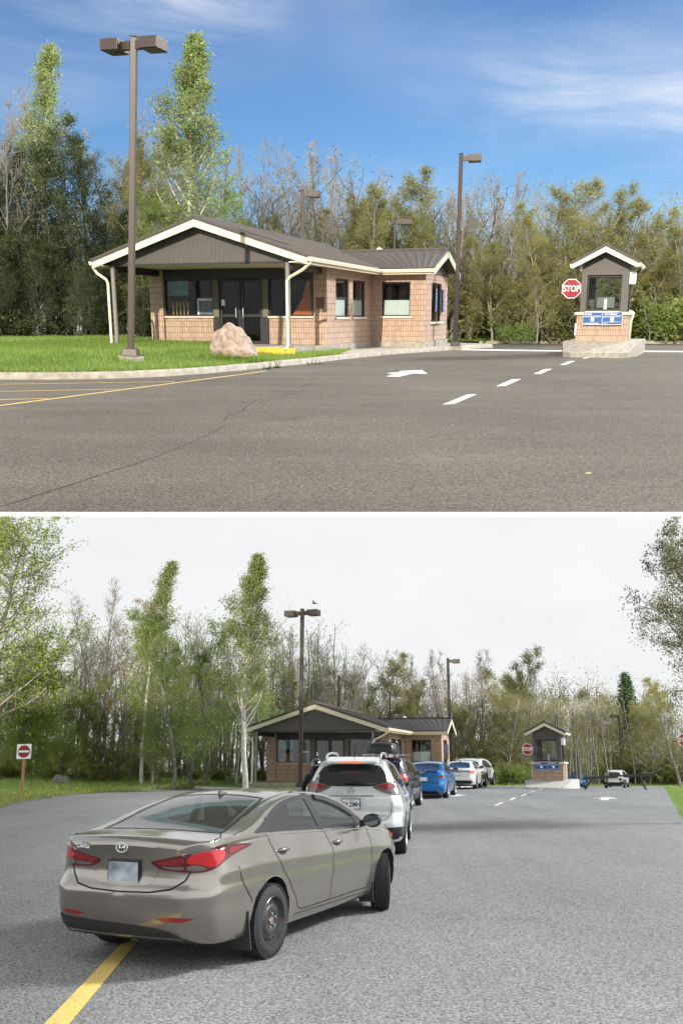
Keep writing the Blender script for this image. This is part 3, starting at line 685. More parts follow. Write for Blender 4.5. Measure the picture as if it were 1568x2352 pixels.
def tree(kind, loc, H, label, group=None, up=False, width=1.0, rz=None, cat=None):
    mt, mc, H0 = PROTO[kind]; s = H / H0
    o = empty(PLAIN[kind.rstrip('0123456789')], loc, r_t.uniform(0, 6.28) if rz is None else rz); o.scale = (s * width, s * width, s)
    link("trunk", mt, o); link("crown", mc, o)
    return tag(o, label, cat or ('shrub' if 'bush' in kind else 'tree'), group, None, up)
def treeU(kind, px, d, top, label, group=None, width=1.0, base=None, rz=None):
    d = min(d, 57)
    zb = .1 if base is None else base; p = DU(px, top, d); q = DU(px, 780, d); return tree(kind, (q.x, d, zb), p.z - zb, label, group, True, width, rz)
def zgL(x, d):
    q = np.array([[x, d]])
    if poly_in(lawnL, q)[0]: return float(zlawnL(q)[0])
    return float(zverF(q)[0]) if poly_in(FARV, q)[0] else zL(d)
def treeL(kind, px, d, top, label, group=None, width=1.0, rz=None):
    if px > 1225 and d > 56: d += 30
    p = DL(px, top, d); q = DL(px, 1780, d); zb = zgL(q.x, d) - .05; return tree(kind, (q.x, d, zb), p.z - zb, label, group, False, width, rz)

# --- woodland of the terrace
G1 = "bare trees of the sunlit wood"; G2 = "olive green trees of the sunlit wood"; G3 = "dark trees at the left of the sunlit wood"
bareU = [(8,170,46),(28,205,44),(60,190,50),(98,205,47),(345,235,48),(372,240,50),(330,262,53),(285,290,50),(560,325,50),(588,335,53),(618,330,50),(650,312,49),(682,322,52),(705,325,54),(735,335,50),(762,332,52),(790,345,50),(808,352,53),
         (935,372,56),(962,400,54),(1000,430,55),(1020,428,57),(1062,425,55),(1090,400,53),(1118,395,54),(1146,388,52),(1176,390,54),(1200,396,52),(1240,402,55),(1325,455,56),(1400,455,55),(1450,480,58),(1492,488,55),(1525,492,57),(1590,500,55)]
for i, (px, top, d) in enumerate(bareU):
    lab = ("grey leafless tree among the dark trees at the left edge of the sunlit wood" if px < 120 else "grey leafless tree between the tall lamp and the big white-barked poplar" if px < 400 else
           "grey leafless tree rising behind the roof of the sunlit brick building" if px < 850 else "grey leafless tree between the sunlit building and the sunlit booth" if px < 1290 else "grey leafless tree behind and right of the sunlit booth")
    treeU('bud0' if i % 4 == 2 else 'bare%d' % (i % 3), px, d, top, lab, G1, .9 + .25 * ((i * 7) % 5) / 5)
oliveU = [(870,395,50,1.25),(835,430,47,1.0),(900,440,49,1.0),(770,460,47,1.0),(960,470,49,1.1),(1010,500,47,1.0),(700,470,49,1.0),(1285,392,49,1.2),(1330,430,48,1.1),(1245,470,46,1.0),(1380,462,50,1.2),(1425,470,49,1.1),(1190,520,47,1.1),(1130,540,46,1.0),(1080,560,47,1.0),
          (1490,560,48,1.2),(1560,520,47,1.3),(1340,560,46,1.2),(640,520,47,1.1),(590,480,48,1.0),(500,520,46,1.0),(330,330,46,.9),(300,320,48,.9)]
for i, (px, top, d, w) in enumerate(oliveU):
    lab = ("olive-leaved tree beside the big white-barked poplar left of the roof" if px < 560 else "olive-leaved tree behind the roof of the sunlit brick building" if px < 1000 else
           "olive-leaved tree between the sunlit building and the sunlit booth" if px < 1260 else "olive-leaved tree behind the sunlit booth")
    treeU('olive%d' % (i % 3), px, d, top, lab, G2, w)
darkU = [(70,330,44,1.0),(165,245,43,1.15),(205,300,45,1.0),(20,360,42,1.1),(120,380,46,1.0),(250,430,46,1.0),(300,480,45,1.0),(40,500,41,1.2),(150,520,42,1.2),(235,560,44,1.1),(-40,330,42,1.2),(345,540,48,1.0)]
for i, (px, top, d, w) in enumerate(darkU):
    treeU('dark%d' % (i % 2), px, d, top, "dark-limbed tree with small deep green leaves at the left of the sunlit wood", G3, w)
treeU('poplar0', 458, 44, 68, "tall white-barked poplar with light green leaves rising left of the sunlit roof ridge", None, 1.25, rz=3.4)
treeU('poplar1', 118, 45, 88, "slender white-barked poplar top standing out of the dark trees on the far left", None, 1.05, rz=3.9)
treeU('fresh0', 420, 43, 430, "bright green young tree at the foot of the tall poplar behind the roof", None, 1.2)
treeU('fresh1', 540, 44, 450, "fresh green tree right of the tall poplar above the sunlit gable", None, 1.1)
treeU('fresh0', 262, 45, 520, "green sapling-like tree behind the tall double lamp post", None, 1.0)
for i, (px, top, d, k) in enumerate(((1075,700,46,'sapling0'),(1110,640,48,'bush_olive'),(1150,690,46,'sapling0'),(1185,730,45,'bush_fresh'),(1225,660,47,'sapling0'),(1262,700,46,'bush_olive'),(1300,690,46,'bush_dark'),
                                      (1490,650,46,'sapling0'),(1525,660,47,'bush_fresh'),(1560,690,46,'sapling0'),(1595,660,46,'bush_olive'),(1335,650,48,'bush_dark'),(1475,600,49,'bush_olive'),(1390,640,49,'bush_dark'),(1210,620,49,'bush_olive'),(1120,600,50,'bush_olive'),(1550,590,50,'bush_olive'))):
    treeU(k, px, d, top, "leafy shrub at the foot of the wood " + ("between the sunlit building and the sunlit booth" if px < 1310 else "right of the sunlit booth"), "shrubs at the foot of the sunlit wood", 1.3)
for i, (px, top, d) in enumerate(((30,690,40),(130,680,42),(245,690,43),(345,690,44),(-40,640,40))):  # deep shade under the wood is put into the dark leaf colour
    treeU('bush_dark', px, d, top, "shrub coloured dark for the deep shade at the left foot of the sunlit wood", "dark shrubs at the left of the sunlit wood", 1.3)
for i, (px, top, d) in enumerate(((12,560,40),(62,600,42),(98,540,41),(150,580,43),(185,600,40),(215,560,42),(262,600,44),(330,600,43))):  # these stand in sun; their shade is put into dark bark and leaves
    treeU('dark%d' % (i % 2), px, d, top, "slim young tree coloured dark for the shade at the left foot of the sunlit wood", "young trees at the left of the sunlit wood", 1.0)
treeU('olive1', 1232, 44.5, 600, "pale double-trunked tree just left of the upper stop sign", None, .7)
# --- woodland of the level road
H1 = "bare trees of the wood behind the queue"; H2 = "olive green trees of the wood behind the queue"; H3 = "fresh green trees beside the left lawn"
bareL = [(470,1425,50),(490,1405,54),(455,1440,56),(640,1430,58),(660,1440,60),(690,1440,56),(715,1445,60),(745,1450,58),(770,1460,60),(800,1480,62),(880,1490,70),(905,1485,72),(935,1500,66),(960,1495,70),(1000,1500,72),(1022,1488,66),(1050,1492,70),(1075,1484,68),
         (1100,1488,70),(1215,1530,72),(1245,1560,74),(1300,1560,72),(1330,1570,74),(1400,1580,74),(245,1330,52),(215,1360,54),(150,1400,54),(345,1420,54),(400,1440,56)]
for i, (px, top, d) in enumerate(bareL):
    lab = ("grey leafless tree among the green trees beside the left lawn" if px < 420 else "grey leafless tree next to the white-barked poplar in the lower wood" if px < 650 else
           "grey leafless tree behind the roof of the shaded brick building" if px < 950 else "grey leafless tree between the shaded building and the shaded booth" if px < 1200 else "grey leafless tree beyond the barrier right of the shaded booth")
    treeL('bud0' if i % 4 == 1 else 'bare%d' % (i % 3), px, d, top, lab, H1, 1.0)
oliveL = [(850,1505,66,1.2),(820,1530,62,1.0),(900,1560,64,1.1),(780,1560,62,1.0),(960,1580,66,1.0),(1165,1492,66,1.1),(1130,1540,68,1.0),(1205,1530,70,1.1),(1250,1590,68,1.1),(1300,1620,70,1.1),(1420,1580,70,1.2),(1470,1590,66,1.2),(1520,1610,62,1.3),(1350,1640,68,1.1),(1090,1600,66,1.0),(1040,1620,66,1.0),(700,1560,60,1.0),(640,1540,56,1.0),(1560,1560,58,1.3)]
for i, (px, top, d, w) in enumerate(oliveL):
    lab = ("pale olive tree behind the roof of the shaded brick building" if px < 1000 else "pale olive tree between the shaded building and the shaded booth" if px < 1230 else "pale olive tree beyond the barrier right of the shaded booth")
    treeL('olive%d' % (i % 3), px, d, top, lab, H2, w)
for i, (px, top, d, k, w) in enumerate(((402,1392,47,'fresh0',1.2),(440,1420,50,'fresh1',1.0),(350,1480,48,'fresh0',1.0),(30,1450,50,'lime0',1.1),(110,1480,50,'lime0',1.0),(180,1540,51,'fresh1',1.1),(230,1580,52,'fresh0',1.1),(300,1560,52,'fresh1',1.1),(60,1600,49,'lime0',1.2),
                                        (420,1600,52,'fresh1',1.1),(520,1600,50,'fresh0',1.1),(600,1520,52,'fresh1',1.1),(470,1640,48,'fresh0',1.1),(140,1620,49,'lime0',1.2),(365,1640,51,'fresh0',1.1))):
    treeL(k, px, d, top, "yellow-green leafy tree at the far left behind the no-entry sign" if 'lime' in k else "fresh green leafy tree at the edge of the left lawn", H3, w)
treeL('poplar0', 566, 45, 1268, "tall white-barked poplar left of the shaded brick building", None, 1.2, rz=3.3)
treeL('poplar1', 326, 50, 1284, "thin-crowned poplar rising above the green trees of the left lawn", None, 1.1, rz=3.6)
treeL('russet0', 262, 52, 1345, "russet-leaved tree in the wood left of the thin-crowned poplar", None, 1.0)
treeL('russet0', 1372, 70, 1592, "reddish budding tree beyond the barrier", None, .9)
treeL('conifer0', 1452, 74, 1545, "dark green conifer top behind the trees on the right", None, 1.5)
treeL('birch0', 543, 51, 1420, "white birch with bare lower trunk left of the shaded porch", None, 1.0, rz=.5)
treeL('white_bare0', 1490, 62, 1690, "small pale leafless tree with spreading branches on the far verge", None, 1.2)
treeL('great0', -70, 46, 1060, "large yellow-green tree with pale trunk filling the left edge of the lower view", None, 1.0, rz=1.1)
tree('great1', (DL(1690, 1780, 24).x, 24, .15), DL(1655, 1165, 24).z, "large overhanging tree with dark branches at the right edge of the lower view", None, False, .80, 2.0)
for i, (px, top, d, k) in enumerate(((30,1735,50,'bush_olive'),(110,1730,51,'bush_lime'),(165,1745,52,'bush_fresh'),(225,1740,51,'bush_olive'),(280,1745,53,'bush_fresh'),(335,1742,52,'bush_olive'),(395,1750,54,'bush_fresh'),(455,1755,53,'bush_olive'),(510,1755,54,'bush_olive'),(-20,1735,49,'bush_lime'),
                                      (1070,1740,64,'bush_olive'),(1110,1745,63,'bush_fresh'),(1150,1740,64,'bush_olive'),(1195,1745,63,'bush_fresh'),(1320,1735,64,'bush_fresh'),(1350,1730,66,'bush_lime'),(1385,1745,70,'bush_olive'),(1450,1735,66,'bush_olive'),(1520,1730,63,'bush_fresh'),(1555,1725,62,'bush_olive'),
                                      (590,1750,54,'bush_lime'),(1175,1700,68,'bush_olive'),(1100,1700,70,'bush_olive'),(1440,1700,70,'bush_olive'),(1530,1680,66,'bush_olive'),(1310,1690,70,'bush_olive'),(80,1690,54,'bush_fresh'),(200,1690,55,'bush_olive'),(300,1700,56,'bush_olive'))):
    treeL(k, px, d, top, "low shrub under the trees " + ("beside the left lawn" if px < 600 else "behind the queue of cars" if px < 1250 else "beyond the barrier"), "shrubs at the foot of the lower wood", 1.4)
# unseen trees added left behind the viewer to keep sun off the lower lamp post
for i, (x, y, h, k) in enumerate(((-13, -4, 7.5, 'dark0'), (-16.5, -6, 8, 'fresh1'), (-20, -5, 8, 'dark1'), (-11.5, -10, 6.5, 'fresh0'), (-23, -9, 8, 'fresh1'))):
    tree(k, (x, y, 0), h, "unseen tree added left of the viewer to shade the lower lamp post, outside the picture", "unseen shading trees beside the viewer", False, 1.2)
# --- the depth of both woods: nobody could count these stems
def woods(name, x0, x1, y0, y1, n, hmin, hmax, zf, leafn, leaf, bark, seed, up, lsz=.2):
    r = np.random.RandomState(seed); T = Tree(seed)
    for i in range(n):
        x, y = r.uniform(x0, x1), r.uniform(y0, y1); h = r.uniform(hmin, hmax); z0 = zf(x, y)
        p, d = T.path((x, y, z0), (r.normal(0, .06), r.normal(0, .06), 1), h, r.uniform(.05, .14), .02, 6, .02, .05, 0)
        for j in range(12):
            t = r.uniform(.15, 1); k = min(int(t * 6), 5); a = r.uniform(0, 6.28); an = r.uniform(.5, 1.0)
            q, _ = T.path(p[k] + (p[k+1]-p[k]) * r.uniform(0, 1), (np.cos(a) * np.sin(an), np.sin(a) * np.sin(an), np.cos(an)), r.uniform(.8, 2.6), .018, .008, 4, .1, .12, 1); T.tips += [q[2], q[3], q[4]]
    V, F = tubes_np(T.big, 4, .012); LV, LF = leaves_np(T.tips, leafn, lsz, .5, r)
    me = mesh_np(name, np.vstack([V, LV]), np.vstack([F, LF + len(V)]), bark); me.materials.append(leaf)
    mi = np.zeros(len(F) + len(LF), np.int32); mi[len(F):] = 1; me.polygons.foreach_set('material_index', mi)
    o = link(name, me); struct(o, up, "stuff")
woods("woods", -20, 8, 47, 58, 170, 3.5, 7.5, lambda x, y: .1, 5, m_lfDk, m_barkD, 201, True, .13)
woods("woods", 4, 22, 48, 59, 200, 3, 7, lambda x, y: .1, 4, m_lfOl, m_barkG, 202, True, .13)
woods("woods", -34, 0, 56, 70, 230, 4, 10, lambda x, y: zgL(x, y), 6, m_lfGr, m_barkG, 203, False, .14)
woods("woods", -2, 24, 72, 90, 170, 4, 8.5, lambda x, y: zL(y) + .4, 6, m_lfOl, m_barkG, 204, False, .16)
woods("woods", 22, 62, 104, 122, 240, 5, 11, lambda x, y: zL(y) + .4, 6, m_lfOl, m_barkG, 205, False, .2)
# ------------------------------------------------------------------ BUILDINGS
def wall_open(m, axis, a0, a1, z0, z1, opens, p0, p1):
    """a wall between a0..a1 and z0..z1, thickness p0..p1, pierced by openings (b0,b1,c0,c1)"""
    As = sorted({a0, a1, *[o[0] for o in opens], *[o[1] for o in opens]})
    for i in range(len(As) - 1):
        l, r = As[i], As[i + 1]; cuts = sorted([(o[2], o[3]) for o in opens if o[0] <= l + 1e-6 and o[1] >= r - 1e-6]); z = z0
        segs = []
        for c0, c1 in cuts: segs.append((z, c0)); z = c1
        segs.append((z, z1))
        for s0, s1 in segs:
            if s1 - s0 > 1e-4:
                if axis == 'x': m.box(l, r, p0, p1, s0, s1)
                else: m.box(p0, p1, l, r, s0, s1)
def ribbed(poly_fn, n, rib_w, h):
    pass
def roof_slope(m, a, b, c, d, pitch=.19, h=.022, t=.03):
    """ribbed metal sheet: a-b is the eave, d-c the ridge (same order); ribs run from eave to ridge"""
    a, b, c, d = map(Vector, (a, b, c, d)); L = (b - a).length; n = max(2, int(L / pitch)); nrm = (b - a).cross(d - a).normalized()
    if nrm.z < 0: nrm = -nrm
    us = []
    for i in range(n):
        for f, hh in ((0, 0), (.62, 0), (.70, 1), (.92, 1)): us.append(((i + f) / n, hh * h))
    us.append((1, 0)); vs = []
    for (u, hh) in us:
        e = a.lerp(b, u); r = d.lerp(c, u); vs += [e + nrm * hh, r + nrm * hh, e - nrm * t, r - nrm * t]
    fs = []
    for i in range(len(us) - 1):
        k = 4 * i; fs += [(k, k+4, k+5, k+1), (k+2, k+3, k+7, k+6), (k, k+2, k+6, k+4), (k+1, k+5, k+7, k+3)]
    e = 4 * (len(us) - 1); fs += [(0, 1, 3, 2), (e, e+2, e+3, e+1)]
    m.add(vs, fs)
def framed_window(root, axis, a0, a1, z0, z1, p, depth_sign, mullions=(), rails=(), fw=.05, name='window', pane=True):
    """window frame with one pane, set in a wall plane p; depth_sign is the outward direction along the other axis"""
    f = MB(); t0, t1 = sorted((p, p - depth_sign * .07))
    def bx(l, r, s0, s1, e=0):
        q0, q1 = (t0 + e, t1 - e)
        if axis == 'x': f.box(l, r, q0, q1, s0, s1)
        else: f.box(q0, q1, l, r, s0, s1)
    bx(a0, a0 + fw, z0, z1); bx(a1 - fw, a1, z0, z1); bx(a0 + fw, a1 - fw, z0, z0 + fw); bx(a0 + fw, a1 - fw, z1 - fw, z1)
    for x in mullions: bx(x - fw / 2, x + fw / 2, z0 + fw, z1 - fw, .004)
    for z in rails: bx(a0 + fw, a1 - fw, z - fw / 2, z + fw / 2, .008)
    w = f.build(name, m_dark, root)
    g = MB(); c = (t0 + t1) / 2
    V = [(a0 + .02, z0 + .02), (a1 - .02, z0 + .02), (a1 - .02, z1 - .02), (a0 + .02, z1 - .02)]
    P = [((v[0], c, v[1]) if axis == 'x' else (c, v[0], v[1])) for v in V]
    g.add(P, [(0, 1, 2, 3)]); o = g.build("pane", m_glassW, w)
    nz = Vector((0, depth_sign, 0)) if axis == 'x' else Vector((depth_sign, 0, 0))
    if o.data.polygons[0].normal.dot(nz) < 0: o.data.flip_normals()
    return w
def siding(m, x0, x1, zb, top, y, step=.1, depth=.02):
    """vertical board siding up to a sloping top(x)"""
    n = int(round((x1 - x0) / step)); w = (x1 - x0) / n
    for i in range(n):
        l = x0 + i * w; r = l + w * .90; c = r
        m.hexa([(l, y - depth, zb), (r, y - depth, zb), (r, y + .05, zb), (l, y + .05, zb), (l, y - depth, top(l)), (r, y - depth, top(r)), (r, y + .05, top(r)), (l, y + .05, top(l))])
        m.hexa([(r, y - depth * .2, zb), (l + w, y - depth * .2, zb), (l + w, y + .05, zb), (r, y + .05, zb), (r, y - depth * .2, top(r)), (l + w, y - depth * .2, top(l + w)), (l + w, y + .05, top(l + w)), (r, y + .05, top(r))])
def building(loc, yaw, label, up, lit):
    R = empty("brick_building", loc, yaw); tag(R, label, "building", None, None, up)
    U0, U1, ZT = -6.93, 0.0, 2.62; V1 = 5.3; WU, WV = 2.24, 9.46
    # walls
    m = MB()
    m.box(U0, -6.40, 0, .45, 0, ZT)
    m.box(-6.40, -4.42, .12, .45, 0, .92); m.box(-2.22, -.50, .12, .45, 0, .92)
    m.box(-.50, 0, 0, .45, 0, ZT)
    wall_open(m, 'y', .45, V1 + .0, 0, ZT, [(.95, 2.45, .95, 2.30), (2.95, 4.55, .95, 2.30)], -.25, 0)
    wall_open(m, 'x', 0.0, WU, 0, ZT, [(.45, 1.62, .98, 2.30)], V1, V1 + .25)
    wall_open(m, 'y', V1 + .25, WV, 0, ZT, [(V1 + 1.1, V1 + 2.9, .75, 2.30)], WU - .25, WU)
    m.box(U0, WU - .25, WV - .25, WV, 0, ZT); m.box(U0, U0 + .25, .45, WV - .25, 0, ZT)
    m.build("wall", m_brick, R)
    pl = MB(); pl.box(-.02 + U1, WU + .04, V1 - .05, V1 + .2, -.32, 0.0); pl.box(WU - .2, WU + .05, V1 + .2, WV + .05, -.32, 0); pl.box(-.2, .04, -.03, V1 - .05, -.32, 0); pl.box(U0 - .03, -.2, .02, .3, -.32, 0)
    pl.build("plinth", m_conc, R)
    # entrance front: dark header, panels, double door
    h = MB(); h.box(-6.40, -.50, .10, .30, 2.28, ZT); h.box(-4.42, -4.16, .10, .30, .92, 2.28); h.box(-2.48, -2.22, .10, .30, .92, 2.28); h.box(-4.42, -4.16, .11, .30, 0, .92); h.box(-2.48, -2.22, .11, .30, 0, .92)
    h.build("header_panel", m_dark, R)
    for a in (-4.40, -2.46): MB().box(a, a + .22, .085, .10, .95, 2.26).build("infill_panel", m_panel, R)
    for (a, b) in ((-4.16, -3.32), (-3.32, -2.48)):
        d = framed_window(R, 'x', a + .01, b - .01, .02, 2.26, .13, -1, rails=(1.0,), fw=.09, name='door')
        hx = b - .14 if a < -4 else a + .14
        hd = MB(); hd.tube([(hx, .06, .92), (hx, .0, .95), (hx, .0, 1.25), (hx, .06, 1.28)], .014, 6); hd.build("handle", m_steelpale, d, True)
    framed_window(R, 'x', -6.40, -4.42, .98, 2.28, .16, -1, mullions=())
    framed_window(R, 'x', -2.22, -.50, .98, 2.28, .16, -1)
    for a, b in ((-6.44, -4.38), (-2.26, -.46)):
        s = MB(); s.box(a, b, .06, .30, .92, .98); s.build("sill", m_sill, R, bevel=.01)
    framed_window(R, 'y', .95, 2.45, .95, 2.30, -.06, 1, rails=(1.62,)); framed_window(R, 'y', 2.95, 4.55, .95, 2.30, -.06, 1, rails=(1.62,))
    for a, b in ((.88, 2.52), (2.88, 4.62)):
        s = MB(); s.box(-.2, .05, a, b, .87, .95); s.build("sill", m_sill, R, bevel=.01)
    framed_window(R, 'x', .45, 1.62, .98, 2.30, V1 + .07, -1)
    s = MB(); s.box(.38, 1.69, V1 - .05, V1 + .2, .90, .98); s.build("sill", m_sill, R, bevel=.01)
    framed_window(R, 'y', V1 + 1.1, V1 + 2.9, .75, 2.30, WU - .06, 1, mullions=(V1 + 2.0,))
    s = MB(); s.box(WU - .2, WU + .10, V1 + 1.0, V1 + 3.0, .67, .75); s.build("sill", m_sill, R, bevel=.01)
    fr = MB(); fr.box(.51, 1.56, V1 + .125, V1 + .13, 1.03, 1.60); fr.build("frosted_film", M("frosted_film", (.50, .55, .52), .7, var=.03), R)
    for a, b in ((1.0, 2.4), (3.0, 4.5)):
        q = MB(); q.box(-.13, -.125, a + .05, b - .05, 1.0, 1.58); q.build("frosted_film", MATS["frosted_film"], R)
    # dim interior
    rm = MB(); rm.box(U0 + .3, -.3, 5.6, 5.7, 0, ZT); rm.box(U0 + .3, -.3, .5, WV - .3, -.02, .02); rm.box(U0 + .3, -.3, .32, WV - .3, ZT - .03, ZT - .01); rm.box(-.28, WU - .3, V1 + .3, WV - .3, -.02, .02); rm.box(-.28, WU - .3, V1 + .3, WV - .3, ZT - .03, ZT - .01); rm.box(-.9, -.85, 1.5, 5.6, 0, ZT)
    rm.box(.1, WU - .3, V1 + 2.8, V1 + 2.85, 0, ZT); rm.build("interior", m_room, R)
    # porch: slab, posts, soffit, gable
    PV = -2.85
    sl = MB(); sl.box(U0 - .35, -.25, PV - .25, .0, -.30, -.005); sl.box(-.25, .02, -.6, .0, -.30, -.005); sl.build("porch_slab", m_conc, R, bevel=.015)
    ye = MB(); ye.box(-1.9, .03, PV - .275, PV - .252, -.20, -.003); ye.box(-1.9, -.24, PV - .252, PV - .1, -.004, .0); ye.build("painted_edge", M("edge_yellow", (.58, .36, .03), .7, var=.25, scale=12), R)
    for u in (-6.62, -.30):
        po = MB(); po.tube([(u, PV, -.02), (u, PV, 2.62)], .075, 12); po.box(u - .11, u + .11, PV - .11, PV + .11, -.02, .10); po.build("post", m_post, R, True, angle=40)
    so = MB(); so.box(-6.75, -.12, PV + .02, 0.0, 2.63, 2.66); so.box(-.12, .42, PV - .35, V1 - .40, 2.60, 2.63); so.box(-7.1, -6.75, PV - .35, 9.5, 2.60, 2.63); so.box(.0, WU + .4, V1 - .42, V1, 2.60, 2.63)
    so.build("soffit", m_cream, R)
    RU0, RU1, RC, ZE, ZR = -7.14, .50, -3.32, 2.80, 4.05
    VF, VB = -3.25, 9.9
    sl_ = (ZR - ZE) / (RU1 - RC); topf = lambda u: ZR - abs(u - RC) * sl_
    g = MB(); siding(g, -6.72, -.14, 2.66, lambda u: topf(u) - .07, PV, .09, .018); g.build("gable_siding", m_brown, R)
    bm_ = MB(); bm_.box(-6.80, -.06, PV - .03, PV + .03, 2.60, 2.665); bm_.box(-6.75, -6.5, PV + .05, .0, 2.40, 2.60); bm_.box(-.42, -.18, PV + .05, .0, 2.40, 2.60); bm_.build("porch_beam", m_dark, R)
    # roof: two slopes, then the wing
    rf = MB()
    roof_slope(rf, (RU1 + .02, VF - .04, topf(RU1)), (RU1 + .02, VB, topf(RU1)), (RC, VB, ZR), (RC, VF - .04, ZR))
    roof_slope(rf, (RU0 - .02, VF - .04, topf(RU0)), (RU0 - .02, VB, topf(RU0)), (RC, VB, ZR), (RC, VF - .04, ZR))
    WM = 7.38; WR = 3.62; WE0 = V1 - .45; we = lambda v: WR - abs(v - WM) * (WR - ZE) / (WM - WE0)
    UW = WU + .45; ul = RC + (ZR - WR) / sl_
    roof_slope(rf, (RU1 + .02, WE0 - .02, ZE + .004), (UW, WE0 - .02, ZE + .004), (UW, WM, WR), (ul, WM, WR))
    roof_slope(rf, (RU1 + .02, 2 * WM - WE0, ZE + .004), (UW, 2 * WM - WE0, ZE + .004), (UW, WM, WR), (ul, WM, WR))
    ro = rf.build("roof", m_roof, R)
    rc = MB(); rc.tube([(RC, VF - .05, ZR + .03), (RC, VB, ZR + .03)], .05, 6); rc.tube([(ul, WM, WR + .03), (UW + .02, WM, WR + .03)], .05, 6); rc.build("ridge_cap", m_roof, ro)
    # fascia boards on the gables, gutters on the eaves
    fa = MB()
    for s, ue in ((1, RU1), (-1, RU0)):
        z1 = topf(ue) - .035
        fa.hexa([(RC, VF, ZR - .31), (ue, VF, z1 - .235), (ue, VF + .04, z1 - .235), (RC, VF + .04, ZR - .31), (RC, VF, ZR - .045), (ue, VF, z1), (ue, VF + .04, z1), (RC, VF + .04, ZR - .045)])
    fa.box(RU1 - .03, RU1, VF + .045, WE0 - .03, ZE - .25, ZE - .05); fa.box(RU0, RU0 + .03, VF + .045, VB, ZE - .25, ZE - .05)
    fa.box(RU1 + .002, UW - .05, WE0 - .015, WE0 + .015, ZE - .24, ZE - .05)
    fa.build("fascia", m_cream, R)
    fa = MB()
    for v0, v1 in ((WM, WE0), (WM, 2 * WM - WE0)):
        fa.hexa([(UW - .045, v0, WR - .29), (UW - .045, v1, ZE - .26), (UW - .005, v1, ZE - .26), (UW - .005, v0, WR - .29), (UW - .045, v0, WR - .045), (UW - .045, v1, ZE - .03), (UW - .005, v1, ZE - .03), (UW - .005, v0, WR - .045)])
    fa.build("fascia", m_cream, R)
    ts = MB(); ts.hexa([(RU0 - .04, VF - .03, topf(RU0) - .075), (RC, VF - .03, ZR - .08), (RC, VF + .02, ZR - .08), (RU0 - .04, VF + .02, topf(RU0) - .075), (RU0 - .04, VF - .03, topf(RU0) + .03), (RC, VF - .03, ZR + .03), (RC, VF + .02, ZR + .03), (RU0 - .04, VF + .02, topf(RU0) + .03)])
    ts.hexa([(RC, VF - .03, ZR - .08), (RU1 + .04, VF - .03, topf(RU1) - .075), (RU1 + .04, VF + .02, topf(RU1) - .075), (RC, VF + .02, ZR - .08), (RC, VF - .03, ZR + .03), (RU1 + .04, VF - .03, topf(RU1) + .03), (RU1 + .04, VF + .02, topf(RU1) + .03), (RC, VF + .02, ZR + .03)])
    ts.build("roof_trim", m_roof, R)
    gs = MB()
    n_ = int((2 * WM - 2 * WE0 - .9) / .11)
    for i in range(n_):
        v0 = WE0 + .45 + i * .11; gs.hexa([(WU - .02, v0, 2.62), (WU + .012, v0, 2.62), (WU + .012, v0 + .09, 2.62), (WU - .02, v0 + .09, 2.62), (WU - .02, v0, we(v0) - .06), (WU + .012, v0, we(v0) - .06), (WU + .012, v0 + .09, we(v0 + .09) - .06), (WU - .02, v0 + .09, we(v0 + .09) - .06)])
    gs.hexa([(WU - .06, WE0 + .45, 2.62), (WU - .025, WE0 + .45, 2.62), (WU - .025, 2 * WM - WE0 - .45, 2.62), (WU - .06, 2 * WM - WE0 - .45, 2.62), (WU - .06, WM - .05, WR - .06), (WU - .025, WM - .05, WR - .06), (WU - .025, WM + .05, WR - .06), (WU - .06, WM + .05, WR - .06)])
    gs.build("gable_siding", m_brown, R)
    gu = MB()
    gp = [(0, -.06), (.02, -.12), (.09, -.12), (.12, -.03), (.12, .0), (.0, .0)]
    gu.prism([(RU1 + .002 + a, ZE - .05 + b) for a, b in gp], VF - .02, WE0 - .14, 'y')
    gu.prism([(RU0 - .002 - a, ZE - .05 + b) for a, b in gp], VF - .02, VB, 'y')
    gu.prism([(WE0 - .018 - a, ZE - .05 + b) for a, b in gp], RU1 + .0, UW, 'x')
    gu.build("gutter", m_cream, R)
    for u0, u1, vo in ((RU1 + .06, -.30, PV - .12), (RU0 - .06, -6.62, PV - .12)):
        s = 1 if u1 > u0 else -1; ux = u1 + (-.14 if u0 < u1 else .02)
        dp = MB(); dp.tube([(u0, VF + .12, ZE - .12), (u0, VF + .12, ZE - .22), (u0 + (ux - u0) * .3, VF + .14, ZE - .42), (u0 + (ux - u0) * .86, vo, ZE - .62), (ux, vo, ZE - .75), (ux, vo, .12), (ux - .0, vo - .05, .02), (ux - .02, vo - .18, -.04)], .048, 10)
        dp.build("downpipe", m_cream, R, True)
    di = MB(); di.lathe([(0, 0.001), (.02, .12), (.06, .22), (.10, .28), (.105, .28), (.065, .22)], 20, 'y'); d_ = di.build("dish", m_signw, None, True)
    d_.name = "satellite_dish"
    for v in d_.data.vertices: pass
    d_.parent = R; d_.scale = (.55,) * 3; d_.location = (-.3, WM + .1, WR + .04); d_.rotation_euler = (rad(-25), 0, rad(15))
    st = MB(); st.tube([(0, .05, -.05), (0, .25, -.35)], .02, 6); st.build("dish_arm", m_post, d_)
    pk = MB(); pk.box(-.40, -.10, -.02, -.002, 1.25, 1.62); pk.build("wall_plaque", M("plaque_brown", (.10, .055, .035), .5), R)
    # blue vertical word panels by the service window
    for k, (v, w) in enumerate(((V1 + 2.0, .30), (V1 + 3.12, .34))):
        b = MB(); x = WU + (.04 if k else -.02); b.box(x, x + .012, v - w / 2, v + w / 2, 1.15, 2.08); bb = b.build("service_panel", m_blue, R)
        for i, ch in enumerate("SERVICE"):
            text_mesh("lettering", ch, .135, m_signw, bb, (x + .016, v, 2.01 - i * .131), (rad(90), 0, rad(90)), .001, .002)
    return R
